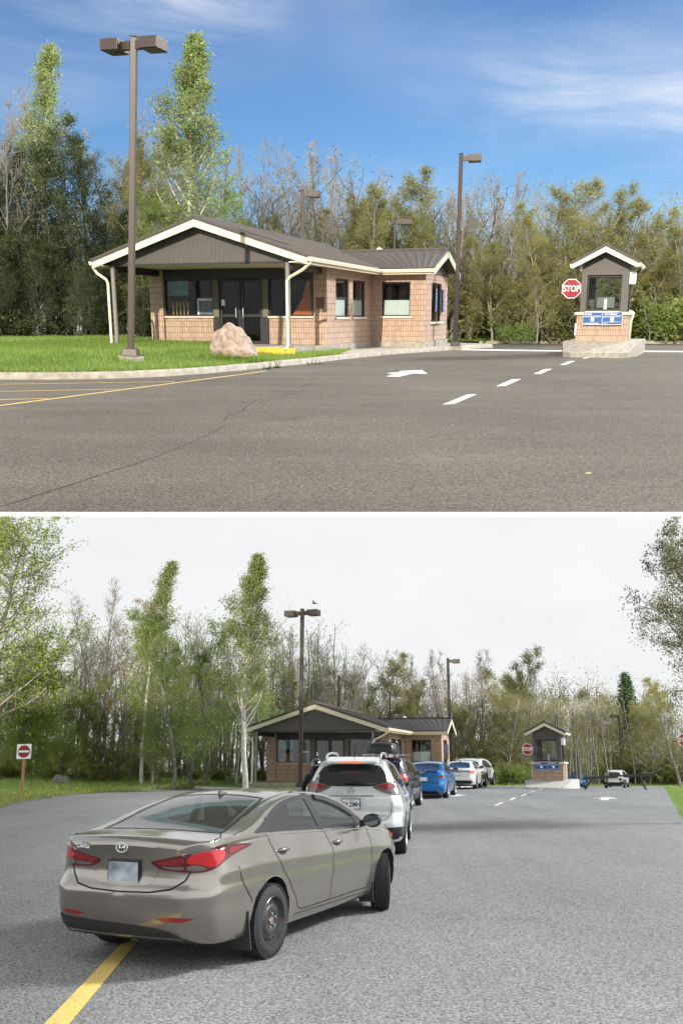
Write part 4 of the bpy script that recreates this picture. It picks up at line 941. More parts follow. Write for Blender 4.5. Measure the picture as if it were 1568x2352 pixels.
bU = building(B_OU, BYU, "sunlit brick building with gabled porch behind the boulder and the lawn", True, True)
B_OL = DL(893, 1790, 48.8); B_OL.z = .33
BYL = -rad(13.2)
bL = building(B_OL, BYL, "shaded brick building with gabled porch behind the queue of cars", False, False)

def in_room(root, fn, up): pass
def place_in(root_loc, yaw, u, v, z):
    c, s = math.cos(yaw), math.sin(yaw); return (root_loc.x + u * c - v * s, root_loc.y + u * s + v * c, root_loc.z + z)
m_card = M("cardboard", (.50, .34, .17), .8, var=.08); m_teal = M("poster_teal", (.10, .24, .28), .7, var=.3, scale=5); m_orange = M("varnished_wood", (.38, .10, .02), .3, var=.25, scale=7)
def shop_things(loc, yaw, up, tone):
    for i in range(5):
        t = MB(); t.tube([(0, 0, 0), (0, 0, .52)], .032, 10)
        o = t.build("cardboard_tube", m_card, None, True); o.location = place_in(loc, yaw, -6.12 + i * .15, .26, .985); o.rotation_euler = (0, 0, yaw)
        tag(o, "tan cardboard tube standing in the left window of the %s building" % tone, "tube", "cardboard tubes in the %s building window" % tone, None, up)
    b = MB(); b.box(-.45, .45, 0, .01, 0, .52); o = b.build("poster", m_teal); o.location = place_in(loc, yaw, -5.92, .25, 1.72); o.rotation_euler = (0, 0, yaw); tag(o, "teal poster hung inside the left window of the %s building" % tone, "poster", None, None, up)
    r = empty("display_cabinet", place_in(loc, yaw, -4.80, .26, .985), yaw); tag(r, "white-edged display cabinet with dark patterned front in the left window of the %s building" % tone, "cabinet", None, None, up)
    b = MB(); b.box(-.34, -.26, 0, .3, 0, .62); b.box(-.26, .34, 0, .3, .54, .62); b.build("cabinet_case", m_signw, r, bevel=.02)
    b = MB(); b.box(-.25, .33, .02, .28, .0, .53); b.build("cabinet_front", M("cabinet_print", (.10, .13, .16), .5, var=.95, scale=26), r)
    b = MB(); b.hexa([(-.42, 0, 0), (.34, 0, 0), (.34, .1, 0), (-.42, .1, 0), (-.02, 0, .62), (.30, 0, .62), (.30, .1, .62), (-.02, .1, .62)])
    b.hexa([(-.02, .005, .62), (.30, .005, .62), (.30, .095, .62), (-.02, .095, .62), (.14, .005, 1.2), (.24, .005, 1.2), (.24, .095, 1.2), (.14, .095, 1.2)])
    o = b.build("wooden_panel", m_orange, bevel=.01); o.location = place_in(loc, yaw, -.98, .24, .985); o.rotation_euler = (0, 0, yaw); tag(o, "tapering orange varnished wooden panel leaning in the right window of the %s building" % tone, "panel", None, None, up)
    b = MB(); b.box(-.32, .32, 0, .02, 0, .03); o = b.build("paper_notice", m_signw); o.location = place_in(loc, yaw, -4.02, .118, 1.35); o.scale = (.2, 1, 7); o.rotation_euler = (0, 0, yaw); tag(o, "small white notice stuck on the entrance door of the %s building" % tone, "notice", None, None, up)
shop_things(B_OU, BYU, True, "sunlit"); shop_things(B_OL, BYL, False, "shaded")

# ------------------------------------------------------------------ BOOTHS
m_screen = M("screen_grey", (.16, .17, .18), .35, var=.05)
def booth(loc, yaw, label, up, tone, island_dz=0.0):
    R = empty("toll_booth", loc, yaw); tag(R, label, "booth", None, None, up)
    KX = .85; R.scale = (KX, KX, 1)
    BW, BD, BH = 1.05, 2.1, 1.0; SW = .93
    m = MB(); m.box(-BW, BW, 0, BD, -.05, BH - .08); m.build("brick_base", m_brick, R)
    c = MB(); c.box(-BW - .09, BW + .09, -.09, BD + .09, BH - .08, BH + .02); c.build("counter", m_sill, R, bevel=.012)
    zt = 2.72; AX = 3.30; top = lambda x: AX - abs(x) * (AX - zt) / 1.32
    w = MB(); f0, f1, wz0, wz1 = -.68, .66, 1.08, 2.26
    siding(w, -SW, f0 - .03, BH + .02, lambda x: top(x) - .10, .10, .125, .035); siding(w, f1 + .03, SW, BH + .02, lambda x: top(x) - .10, .10, .125, .035)
    siding(w, f0 - .03, f1 + .03, wz1 + .04, lambda x: top(x) - .10, .10, .125, .035)
    w.box(f0 - .03, f1 + .03, .085, .15, BH + .02, wz0 - .0)
    # side walls with a long window each
    for s in (-1, 1):
        x = s * SW; a0, a1 = .12, BD - .15; xi, xo = sorted((x, x - s * .06))
        n = int((a1 - a0) / .11); ww = (a1 - a0) / n
        for i in range(n):
            l = a0 + i * ww; r_ = l + ww * .9
            zs = [(BH + .02, zt - .02)] if (r_ < .75 or l > 1.75) else [(BH + .02, 1.15), (2.15, zt - .02)]
            for z0, z1 in zs:
                w.box(*sorted((x + s * .02, x - s * .05)), l, r_, z0, z1); w.box(*sorted((x + s * .002, x - s * .05)), r_, l + ww, z0, z1)
    w.box(-SW, SW, BD - .15, BD - .10, BH + .02, 1.1); w.box(-SW, SW, BD - .15, BD - .10, 2.3, zt); w.box(-SW, -.6, BD - .15, BD - .10, 1.1, 2.3); w.box(.6, SW, BD - .15, BD - .10, 1.1, 2.3)
    w.build("siding", m_brown, R)
    framed_window(R, 'x', f0, f1, wz0, wz1, .09, -1, fw=.035); framed_window(R, 'y', .75, 1.75, 1.15, 2.15, SW - .01, 1, fw=.04); framed_window(R, 'y', .75, 1.75, 1.15, 2.15, -SW + .01, -1, fw=.04)
    framed_window(R, 'x', -.6, .6, 1.1, 2.3, BD - .12, 1, fw=.04)
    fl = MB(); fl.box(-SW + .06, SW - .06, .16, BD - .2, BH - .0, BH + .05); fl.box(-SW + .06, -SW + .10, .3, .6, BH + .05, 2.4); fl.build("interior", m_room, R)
    cl = MB(); cl.box(-SW, SW, .0 + .16, BD - .16, zt - .04, zt - .01); cl.build("ceiling_panel", m_post, R)
    rf = MB(); y0, y1 = -.42, BD + .35
    roof_slope(rf, (1.34, y0, top(1.34)), (1.34, y1, top(1.34)), (0, y1, AX), (0, y0, AX)); roof_slope(rf, (-1.34, y0, top(1.34)), (-1.34, y1, top(1.34)), (0, y1, AX), (0, y0, AX))
    rf.hexa([(0, y0 - .03, AX - .05), (1.36, y0 - .03, top(1.36) - .05), (1.36, y0 + .02, top(1.36) - .05), (0, y0 + .02, AX - .05), (0, y0 - .03, AX + .05), (1.36, y0 - .03, top(1.36) + .05), (1.36, y0 + .02, top(1.36) + .05), (0, y0 + .02, AX + .05)])
    rf.hexa([(-1.36, y0 - .03, top(1.36) - .05), (0, y0 - .03, AX - .05), (0, y0 + .02, AX - .05), (-1.36, y0 + .02, top(1.36) - .05), (-1.36, y0 - .03, top(1.36) + .05), (0, y0 - .03, AX + .05), (0, y0 + .02, AX + .05), (-1.36, y0 + .02, top(1.36) + .05)])
    ro = rf.build("roof", m_roof, R)
    rc = MB(); rc.tube([(0, y0 - .04, AX + .035), (0, y1, AX + .035)], .055, 6); rc.build("ridge_cap", m_roof, ro)
    fa = MB()
    for s in (1, -1):
        fa.hexa([(0, y0, AX - .24), (s * 1.30, y0, top(1.30) - .21), (s * 1.30, y0 + .035, top(1.30) - .21), (0, y0 + .035, AX - .24), (0, y0, AX - .052), (s * 1.30, y0, top(1.30) - .052), (s * 1.30, y0 + .035, top(1.30) - .052), (0, y0 + .035, AX - .052)])
        fa.box(*sorted((s * 1.27, s * 1.30)), y0 + .04, y1, top(1.3) - .20, top(1.3) - .055)
        fa.prism([(s * (1.302 + a), top(1.3) - .05 + b) for a, b in ((0, -.13), (.07, -.12), (.11, -.03), (.11, 0), (0, 0))], y0 - .01, y1, 'y')
    fa.build("fascia", m_cream, R)
    sf = MB(); sf.box(-1.26, -SW + .02, y0 + .04, y1, zt - .055, zt - .045); sf.box(SW - .02, 1.26, y0 + .04, y1, zt - .055, zt - .045)
    sf.build("soffit", m_cream, R)
    dp = MB(); dp.tube([(1.38, .5, zt - .1), (1.30, .5, zt - .3), (1.02, .5, zt - .45), (1.0, .5, zt - .6), (1.0, .5, 1.2), (1.0, .5, 1.04)], .04, 8); dp.build("downpipe", m_black, R, True)
    dp = MB(); dp.tube([(1.02, .5, 1.06), (1.17, .5, 1.02), (1.19, .5, .85), (1.14, .5, .72), (1.12, .5, .05)], .045, 8); dp.build("downpipe", m_cream, R, True)
    ac = MB(); ac.box(SW + .03, SW + .28, .18, .52, 1.98, 2.40); ac.build("heater_box", m_signw, R, bevel=.02)
    el = MB(); el.box(-BW - .10, -BW - .005, .35, .65, .2, .62); el.build("meter_box", m_signw, R, bevel=.01)
    sh = MB(); sh.box(f0 - .02, f1 + .02, -.05, .10, BH + .021, BH + .05); sh.build("window_ledge", m_sill, R)
    # island
    I = empty("traffic_island", loc, yaw); tag(I, "low concrete island carrying the %s booth with a sloping nose" % tone, "traffic island", None, None, up)
    I.scale = (KX, KX, 1); zi = -.0; zg = -.55
    im = MB()
    ring = [(-1.28, -1.75), (-.95, -2.15), (.95, -2.15), (1.28, -1.75), (1.55, -.1), (1.55, 4.6), (1.2, 5.2), (-1.2, 5.2), (-1.55, 4.6), (-1.55, -.1)]
    zs = [-.33, -.34, -.34, -.33, zi - .01, zi - .01, zi - .3, zi - .3, zi - .01, zi - .01]
    vs = [(x, y, zg) for x, y in ring] + [(x * 1.0, y, z) for (x, y), z in zip(ring, zs)] + [(x * .97, y + .03 * (1 if y < 2 else -1), z + .02) for (x, y), z in zip(ring, zs)]
    n = len(ring); fs = [(i, (i+1) % n, n + (i+1) % n, n + i) for i in range(n)] + [(n + i, n + (i+1) % n, 2*n + (i+1) % n, 2*n + i) for i in range(n)]
    fs += [(2*n, 2*n+1, 2*n+2, 2*n+3), (2*n+9, 2*n, 2*n+3, 2*n+4), (2*n+8, 2*n+9, 2*n+4, 2*n+5), (2*n+7, 2*n+8, 2*n+5, 2*n+6)]
    im.add(vs, fs); im.build("island_body", m_conc if up else m_kerbL, I, bevel=0)
    # things in and on the booth
    c_, s_ = math.cos(yaw), math.sin(yaw)
    at = lambda x, y, z: (loc.x + KX * (x * c_ - y * s_), loc.y + KX * (x * s_ + y * c_), loc.z + z)
    mo = empty("monitor", at(.05, .42, BH + .05), yaw); tag(mo, "back of a grey computer monitor behind the %s booth window" % tone, "monitor", None, None, up)
    b = MB(); b.box(-.31, .31, 0, .03, .12, .50); b.build("screen", m_screen, mo, bevel=.01)
    b = MB(); b.box(-.055, .055, -.03, -.002, 0.0, .44); b.box(-.14, .14, -.1, .14, 0, .015); b.build("stand", m_steelpale, mo, bevel=.005)
    for k, x in enumerate((-.38, .42)):
        p = empty("info_panel", at(x, -.13, BH - .20), yaw); p.rotation_euler = (rad(-2), rad(-1.5) if k else 0, yaw); p.scale = (KX, 1, 1)
        tag(p, ("left" if not k else "right") + " one of the two blue notice boards under the %s booth window" % tone, "notice board", None, None, up)
        b = MB(); b.box(-.392, .392, 0, .02, -.22, .22); b.build("board", m_signw, p)
        b = MB(); b.box(-.385, .385, -.003, -.001, -.205, .213); b.build("blue_face", m_blue, p)
        b = MB(); b.box(-.36, .36, -.006, -.004, .083, .092); b.box(-.36, .33, -.006, -.004, .052, .060)
        if k: b.box(-.36, .33, -.006, -.004, -.13, -.122); b.box(-.36, -.2, -.006, -.004, -.172, -.163)
        else: b.box(-.34, .28, -.006, -.004, -.175, -.16)
        b.box(-.065, .065, -.006, -.004, -.10, .03); b.build("print", m_signw, p)
        text_mesh("lettering", "Day Users" if not k else "Welcome Bienvenue", .07 if not k else .06, m_signw, p, (-.19 if not k else -.06, -.006, .155), depth=.001, bold=.002)
    ph = MB(); ph.lathe([(0, .001), (0, .07), (.03, .06), (.09, .03), (.16, .05), (.2, .04), (.2, .001)], 12, 'z'); o = ph.build("desk_phone", m_black, None, True); o.location = at(-.56, .3, BH + .05); tag(o, "small black desk telephone in the corner of the %s booth window" % tone, "telephone", None, None, up)
    return R, at
b1 = DU(1378, 784, 32.2)
tbU, atU = booth(Vector((b1.x, b1.y, b1.z)), -rad(22), "sunlit ticket booth with a brick base on a concrete island", True, "sunlit")
b2 = DL(1258, 1793, 52.0)
tbL, atL = booth(Vector((b2.x, b2.y, b2.z)), -rad(21), "shaded ticket booth with a brick base beyond the queue of cars", False, "shaded")

def octagon(r): return [(r * math.cos(math.pi / 8 + k * math.pi / 4) / math.cos(math.pi / 8) , r * math.sin(math.pi / 8 + k * math.pi / 4) / math.cos(math.pi / 8)) for k in range(8)]
def stop_sign(loc, zc, label, up, r=.315, yaw=0.0, bracket=None):
    R = empty("stop_sign", loc, yaw); tag(R, label, "stop sign", None, None, up)
    b = MB(); b.prism([(x, zc + z) for x, z in octagon(r)], 0, .006, 'y'); b.build("rim", m_signw, R)
    b = MB(); b.prism([(x, zc + z) for x, z in octagon(r * .93)], -.004, -.001, 'y'); b.build("face", m_red, R)
    text_mesh("lettering", "STOP", r * .92, m_signw, R, (0, -.006, zc - .005), depth=.001, bold=.006, sx=.80)
    p = MB()
    if bracket: p.box(-.03, .03, .008, .04, zc - r * .7, zc + r * .7); p.box(.0, bracket, .041, .09, zc - .25, zc - .20); p.box(.0, bracket, .041, .09, zc + .20, zc + .25); p.build("bracket", m_lamp, R)
    else: p.box(-.03, .03, .008, .05, 0, zc + r * .8); p.build("post", m_lamp, R)
    return R
q = DU(1311.5, 663, 32.8); zc = q.z - .15
stop_sign(Vector((q.x, q.y, .15)), zc, "red stop sign beside the sunlit booth", True, .335, -rad(8), .62)
q = DL(1210.5, 1721, 51.6)
stop_sign(Vector((q.x, q.y, 0)), q.z, "red stop sign beside the shaded booth", False, .31, -rad(6), .6)
q = DL(1570, 1700, 53); stop_sign(Vector((q.x, q.y, -.1)), q.z + .1, "red stop sign half out of the picture at the right edge", False, .36)

# ------------------------------------------------------------------ LAMP POSTS
def lamp_post(loc, H, heads, label, up, r=.075, yaw=0.0, lean=0.0, dark_base=False, foot=True, group=None):
    R = empty("lamp_post", loc, yaw); R.rotation_euler = (0, lean, yaw); tag(R, label, "street lamp", group, None, up)
    p = MB(); p.box(-r, r, -r, r, .0, H); p.box(-r - .008, r + .008, -r - .008, r + .008, H, H + .03); p.build("pole", m_lamp, R, bevel=.012)
    b = MB(); b.hexa([(-.2, -.2, 0), (.2, -.2, 0), (.2, .2, 0), (-.2, .2, 0), (-.17, -.17, .18), (.17, -.17, .18), (.17, .17, .18), (-.17, .17, .18)]); b.build("base_cover", m_lamp, R, bevel=.01)
    if foot:
        f = MB(); f.lathe([(-.25, .001), (-.25, .34), (-.01, .34), (-.006, .001)], 20, 'z'); f.build("footing", m_conc, R)
    if dark_base:  # black sleeve stands in for the shade on the pole's lower part
        d = MB(); d.box(-r - .012, r + .012, -r - .012, r + .012, .19, 2.9); d.build("shade_sleeve", m_black, R)
    for s, tilt in heads:
        h = empty("lamp_head"); h.parent = R; h.location = (0, 0, H - .17); h.rotation_euler = (0, 0, tilt)
        a = MB(); a.box(*sorted((s * (r + .002), s * .31)), -.06, .06, -.09, .09); a.build("arm", m_lamp, h)
        bx = MB(); x0, x1 = sorted((s * .30, s * .80)); bx.hexa([(x0, -.24, -.13), (x1, -.24, -.13), (x1, .24, -.13), (x0, .24, -.13), (x0, -.24, .12), (x1, -.24, .12), (x1, .24, .12), (x0, .24, .12)]); bx.build("housing", m_lamp, h, bevel=.012)
        l = MB(); l.box(x0 + .05, x1 - .05, -.19, .19, -.145, -.132); l.build("lens", m_lens, h)
    return R
def lampU(px, top, base_z, d, heads, label, **k):
    p = DU(px, top, d); return lamp_post((DU(px, 790, d).x, d, base_z), p.z - base_z, heads, label, True, **k)
def lampL(px, top, base_z, d, heads, label, **k):
    p = DL(px, top, d); return lamp_post((DL(px, 1790, d).x, d, base_z), p.z - base_z, heads, label, False, **k)
p_ = DU(301, 817, 22.6)
tp_ = DU(308, 84, 22.6)
lamp_post(p_, tp_.z - p_.z, ((1, rad(-24)), (-1, rad(-24))), "tall double-headed brown lamp post on the lawn left of the boulder", True, .076, 0, math.atan2(tp_.x - p_.x, tp_.z - p_.z))
lampU(1045, 354, .16, 37.5, ((1, rad(-10)),), "single-headed brown lamp post at the right end of the sunlit building", dark_base=True)
lampU(698, 438, .1, 42.6, ((1, rad(-8)),), "single-headed brown lamp post rising behind the main roof of the sunlit building", foot=False)
lampU(902, 501, .1, 42.8, ((1, rad(-6)),), "far lamp post rising behind the wing roof of the sunlit building", foot=False, r=.05)
p_ = DL(691, 1808, 39.0); lampL(690, 1400, p_.z, 39.0, ((1, rad(-20)), (-1, rad(-20))), "double-headed dark lamp post in front of the shaded building", r=.09)
lampL(1036, 1513, .0, 59, ((1, rad(-8)),), "single-headed dark lamp post at the right end of the shaded building", foot=False, r=.085)
lampL(778, 1553, .1, 54, ((1, rad(-8)),), "single-headed dark lamp post rising behind the main roof of the shaded building", foot=False, r=.085)
lampL(897, 1589, .1, 56, ((1, rad(-8)),), "far lamp post rising behind the wing roof of the shaded building", foot=False, r=.06)
lampL(1430, 1641, -1.4, 90, ((-1, rad(4)),), "lamp post beyond the barrier behind the white car on the right", foot=False, r=.085)

# ------------------------------------------------------------------ BOULDERS, SIGN, BARRIER
def rock(name, loc, sx, sy, sz, mat, seed, label, up, skew=0.0):
    bm = bmesh.new(); bmesh.ops.create_icosphere(bm, subdivisions=5, radius=1)
    from mathutils import noise as MN
    off = Vector((seed * 3.1, seed * 1.7, seed))
    for v in bm.verts:
        c = v.co.copy(); n = MN.noise(c * 1.1 + off) * .30 + MN.noise(c * 2.3 + off) * .13 - abs(MN.noise(c * 3.2 + off)) * .13 - abs(MN.noise(c * 7 + off)) * .045 + MN.noise(c * 13 + off) * .02
        c = c * (1 + n)
        for d, k in ((Vector((.75, -.5, .45)), .80), (Vector((-.6, -.6, .5)), .82), (Vector((.1, -.8, .6)), .86), (Vector((-.9, .1, .35)), .86)):
            d = d.normalized(); t = c.dot(d)
            if t > k: c -= d * (t - k) * .75
        c.x += skew * c.z
        v.co = (c.x * sx, c.y * sy, max(c.z, -.25) * sz)
    me = bpy.data.meshes.new(name); bm.to_mesh(me); bm.free(); me.materials.append(mat); me.polygons.foreach_set('use_smooth', [True] * len(me.polygons)); me.set_sharp_from_angle(angle=rad(38))
    o = link(name, me); o.location = loc; return tag(o, label, "boulder", None, None, up)
q = DU(535, 812, 24.6); rock("boulder", (q.x, q.y, q.z + .10), .66, .52, .66, m_boulder, 7, "pinkish granite boulder on the grass before the sunlit entrance", True, -.10)
q = GU(1350, 1089); lf = MB(); lf.add([(-.035, -.02, .01), (.0, -.03, .006), (.04, .0, .016), (.0, .03, .006), (-.03, .015, .012)], [(0, 1, 2, 3, 4)]); o = lf.build("fallen_leaf", M("leaf_litter", (.5, .33, .09), .8)); o.location = q; tag(o, "single yellow leaf lying on the sunlit asphalt", "leaf", None, None, True)
q = DL(140, 1778, 47.5); rock("boulder", (q.x, q.y, zgL(q.x, q.y) + .05), .5, .4, .38, m_rock, 3, "grey boulder half hidden under the trees behind the left lawn", False)
bq = DU(535, 812, 24.6)
blades("grass", [(bq.x + .82 * math.cos(a), bq.y + .66 * math.sin(a)) for a in [k * math.pi / 12 for k in range(24)]], zlawnU, 2600, .26, .02, m_grassU, True, 21)
def weed(px, py, n, seed, label):
    g = GU(px, py); r = random.Random(seed); m = MB()
    for i in range(n):
        a = r.uniform(0, 6.28); h = r.uniform(.1, .28); x, y = r.uniform(-.18, .18), r.uniform(-.04, .04)
        m.tube([(x, y, 0), (x + math.cos(a) * .04, y + math.sin(a) * .03, h * .6), (x + math.cos(a) * .1, y - .02, h)], [.006, .005, .003], 4)
        m.add([(x - .05, y - .02, .02), (x, y - .08, .05), (x + .06, y - .02, .03), (x, y + .02, .06)], [(0, 1, 2, 3)])
    o = m.build("weed", m_lfDk); o.location = g; tag(o, label, "weed", None, None, True)
weed(607, 849, 5, 1, "low green weed at the foot of the kerb below the boulder"); weed(634, 846, 10, 2, "taller dark weed with thin stalks at the foot of the kerb"); weed(720, 838, 4, 3, "wisp of weed at the kerb where the pavement begins")
def no_entry():
    g = GL(50, 1830); R = empty("no_entry_sign", g); R.rotation_euler = (0, rad(-1.2), 0); tag(R, "square no-entry sign on a wooden post at the edge of the left lawn", "road sign")
    z1 = DL(53, 1726, g.y).z
    p = MB(); p.box(-.05, .05, -.04, .04, 0, z1 + .2); p.build("post", m_wood, R)
    b = MB(); b.box(-.31, .31, -.06, -.045, z1 - .31, z1 + .31); b.build("plate", m_signw, R, bevel=.004)
    b = MB(); b.lathe([(-.066, .001), (-.066, .26), (-.061, .26), (-.061, .001)], 40, 'y', (0, 0, z1)); b.build("red_disc", m_red, R)
    b = MB(); b.box(-.225, .225, -.071, -.068, z1 - .042, z1 + .042); b.build("white_bar", m_signw, R)
    b = MB(); b.box(-.07, .07, -.06, .06, -.03, .05); b.build("base_collar", m_black, R)
no_entry()
def barrier():
    d = 46.8; a = DL(1340, 1787, d); b = DL(1503, 1779.5, d); R = empty("road_barrier", (a.x, d, 0)); tag(R, "long dark barrier beam on slanted legs across the right lane", "barrier")
    L = b.x - a.x; z0, z1 = a.z, b.z
    m = MB(); m.hexa([(0, -.06, z0 - .07), (L, -.06, z1 - .08), (L, .06, z1 - .08), (0, .06, z0 - .07), (0, -.06, z0 + .06), (L, -.06, z1 + .10), (L, .06, z1 + .10), (0, .06, z0 + .06)]); m.build("beam", m_black, R, bevel=.01)
    x = DL(1362, 1790, d).x - a.x; f = DL(1341, 1806, d).x - a.x
    m = MB(); m.tube([(x, .05, z0), (f, -.05, 0)], .045, 6); m.build("leg", m_lamp, R)
    x = DL(1468, 1783, d).x - a.x; f = DL(1481, 1807, d).x - a.x
    m = MB(); m.tube([(x, .05, z1), (f, -.05, 0)], .05, 6); m.build("leg", m_lamp, R)
    m = MB(); xx = DL(1423, 1783, d).x - a.x; m.box(xx - .14, xx + .14, -.075, -.062, z0 + .02, z0 + .07); m.build("sticker", m_signw, R)
barrier()
# ------------------------------------------------------------------ VEHICLES
def paint(name, col, metal=.5, rough=.32, coat=.9):
    m = bpy.data.materials.new(name); m.use_nodes = True; nt = m.node_tree; b = nt.nodes['Principled BSDF']; N = nt.nodes.new; Lk = nt.links.new
    geo = N('ShaderNodeNewGeometry'); mx = N('ShaderNodeMix'); mx.data_type = 'RGBA'; Lk(geo.outputs['Backfacing'], mx.inputs[0]); mx.inputs[7].default_value = (.02, .02, .02, 1)
    tc = N('ShaderNodeTexCoord'); nz = N('ShaderNodeTexNoise'); nz.inputs['Scale'].default_value = 2.2; nz.inputs['Detail'].default_value = 6; Lk(tc.outputs['Object'], nz.inputs['Vector'])
    c = ramp(nt, nz.outputs[0], [(.3, [x * .93 for x in col]), (.7, [x * 1.06 for x in col])]); Lk(c, mx.inputs[6]); Lk(mx.outputs[2], b.inputs['Base Color'])
    r = N('ShaderNodeMapRange'); Lk(nz.outputs[0], r.inputs[0]); r.inputs[3].default_value = rough - .05; r.inputs[4].default_value = rough + .08; Lk(r.outputs[0], b.inputs['Roughness'])
    b.inputs['Metallic'].default_value = metal; b.inputs['Coat Weight'].default_value = coat; b.inputs['Coat Roughness'].default_value = .05
    return m
m_tyre = M("tyre_rubber", (.020, .020, .021), .8, var=.25, scale=30, bump=.4, bscale=60)
m_steelw = M("steel_wheel_black", (.030, .030, .032), .3, var=.2)
m_alloy = M("alloy_wheel", (.55, .55, .56), .3, metal=.8, var=.05)
m_alloyd = M("alloy_dark", (.22, .22, .23), .3, metal=.7, var=.05)
m_trim = M("black_trim", (.012, .012, .013), .35, var=.1)
m_matte = M("matte_trim", (.022, .022, .023), .7, var=.15)
m_gap = M("panel_gap", (.006, .006, .006), .9)
m_cglass = M("tinted_glass", (.010, .012, .013), .04, var=.05, spec=.9, coat=.5)
m_chrome = M("chrome", (.75, .75, .76), .12, metal=1.0, var=.02)
m_tailr = M("tail_red", (.22, .004, .008), .12, var=.1, coat=.8)
m_tailb = M("tail_bright", (.52, .006, .010), .12, var=.1, coat=.8)
m_taild = M("tail_dark", (.085, .004, .008), .12, var=.1, coat=.8)
m_tailc = M("tail_clear", (.12, .10, .10), .12, var=.3, scale=40, coat=.8)
m_brake = M("brake_lamp", (.7, .02, .01), .3, emit=(1, .06, .02, 3.0))
m_amber = M("amber_lamp", (.75, .26, .05), .15, var=.1, coat=.8)
m_plate = M("plate_white", (.70, .72, .76), .5, var=.05)
m_plateblur = M("plate_smudged", (.30, .33, .38), .6, var=.85, scale=7, detail=1)
m_seat = M("seat_cloth", (.055, .057, .060), .9, var=.15)
m_cargl = glass_mat("car_glass", (.40, .43, .43), 1.5)
m_mirror = M("mirror_face", (.20, .22, .23), .05, metal=.9, var=.05)
def pch(tab):
    X = np.array([t[0] for t in tab], float); Y = np.array([t[1] for t in tab], float); h = np.diff(X); d = np.diff(Y) / h; m = np.zeros(len(X)); m[0], m[-1] = d[0], d[-1]
    for i in range(1, len(X) - 1):
        if d[i-1] * d[i] > 0: w1, w2 = 2*h[i]+h[i-1], h[i]+2*h[i-1]; m[i] = (w1+w2) / (w1/d[i-1] + w2/d[i])
    def f(x):
        x = np.clip(x, X[0], X[-1]); k = np.clip(np.searchsorted(X, x) - 1, 0, len(h)-1); t = (x - X[k]) / h[k]
        return Y[k]*(2*t**3-3*t**2+1) + h[k]*m[k]*(t**3-2*t**2+t) + Y[k+1]*(-2*t**3+3*t**2) + h[k]*m[k+1]*(t**3-t**2)
    return f
def car_body_mesh(sp):
    """lofted body: sections across the car at many stations, bumpers shaped by end profiles"""
    zt, zb, wd, belt = map(pch, (sp['top'], sp['bot'], sp['wid'], sp['belt']))
    y0, y1 = sp['top'][0][0], sp['top'][-1][0]; roof = sp['roof']; wr = sp['wr']
    e = np.array([0, .012, .03, .055, .09, .13, .18]); st = np.concatenate([y0 + e, np.arange(y0 + .22, y1 - .2, .035), y1 - e[::-1]])
    rings = []
    for y in st:
        T, B, Wd, Bt = float(zt(y)), float(zb(y)), float(wd(y)), float(belt(y)); Bt = min(Bt, T - .03)
        for yw in (0, sp['wb']): Wd += sp.get('flare', .02) * math.exp(-((y - yw) / .42) ** 2) * (1 if abs(y - yw) < 1.2 else 0)
        pts = []
        for k in range(5): pts.append((Wd * .86 * k / 4, B))
        for k in range(1, 5): a = k / 4 * math.pi / 2; pts.append((Wd * .86 + Wd * .11 * math.sin(a), B + .12 * (1 - math.cos(a))))
        zl = B + .12; zu = Bt - .05
        cr = sp.get('crease', .72)
        for k in range(1, 19):
            t = k / 18; z = zl + (zu - zl) * t
            f = .97 + .03 * math.sin(min(1, t / .55) * math.pi / 2); f -= .050 * max(0, (t - cr) / (1 - cr)) if t > cr else 0
            f -= .014 * math.exp(-((t - cr + .13) / .07) ** 2)
            f -= .012 * math.exp(-((t - .34) / .12) ** 2)
            pts.append((Wd * f, z))
        wsh = Wd * (1 - .050) ; gh = max(0.0, min(1.0, (T - Bt) / (roof - Bt + 1e-6)))
        wg0 = Wd - .085; rc = min(.07, (T - Bt) * .45)
        for k in range(1, 5): t = k / 4; a = t * math.pi / 2; pts.append((wsh + (wg0 - wsh) * (1 - math.cos(a)), zu + (Bt + .0 - zu) * math.sin(a)))
        # greenhouse side: leans inward with height, absolute in z so pillars stay straight
        zc = T - rc
        wz = lambda z: wg0 + (min(wr, wg0) - wg0) * (max(0, z - Bt) / max(.05, roof - Bt)) ** 1.25
        for k in range(1, 9): z = Bt + (zc - Bt) * k / 8; pts.append((wz(z), z))
        we = wz(zc); crown = sp.get('crown', .035) * min(1, we / .6)
        xe = max(.05, we - rc * 1.1)
        for k in range(1, 6): a = k / 5 * math.pi / 2; pts.append((xe + (we - xe) * math.cos(a), zc + (T - crown - zc) * math.sin(a)))
        for k in range(1, 11): x = xe * (1 - k / 10); pts.append((x, T - crown * (x / xe) ** 2))
        rings.append([(x, y, z) for x, z in pts])
    n = len(rings[0]); V = []; Fc = []
    full = []
    for r in rings:
        idx = []
        for p in r: idx.append(len(V)); V.append(p)
        for p in r[-2:0:-1]: idx.append(len(V)); V.append((-p[0], p[1], p[2]))
        full.append(idx)
    m = len(full[0])
    for i in range(len(full) - 1):
        for k in range(m): a, b = full[i], full[i+1]; Fc.append((a[k], a[(k+1) % m], b[(k+1) % m], b[k]))
    for (idx, flip) in ((full[0], False), (full[-1], True)):
        P = [V[i] for i in idx]; zc = (P[0][2] + P[n-1][2]) / 2; prev = idx
        for s in (.95, .87, .78, .68, .57, .46, .35, .24, .13, .03):
            cur = []
            for p in P: cur.append(len(V)); V.append((p[0] * s, p[1], zc + (p[2] - zc) * s))
            for k in range(m): f = (prev[k], cur[k], cur[(k+1) % m], prev[(k+1) % m]); Fc.append(f[::-1] if flip else f)
            prev = cur
        Fc.append(tuple(prev) if flip else tuple(prev[::-1]))
    V = np.array(V); rp = pch(sp['rear_prof']); fp = pch(sp['front_prof'])
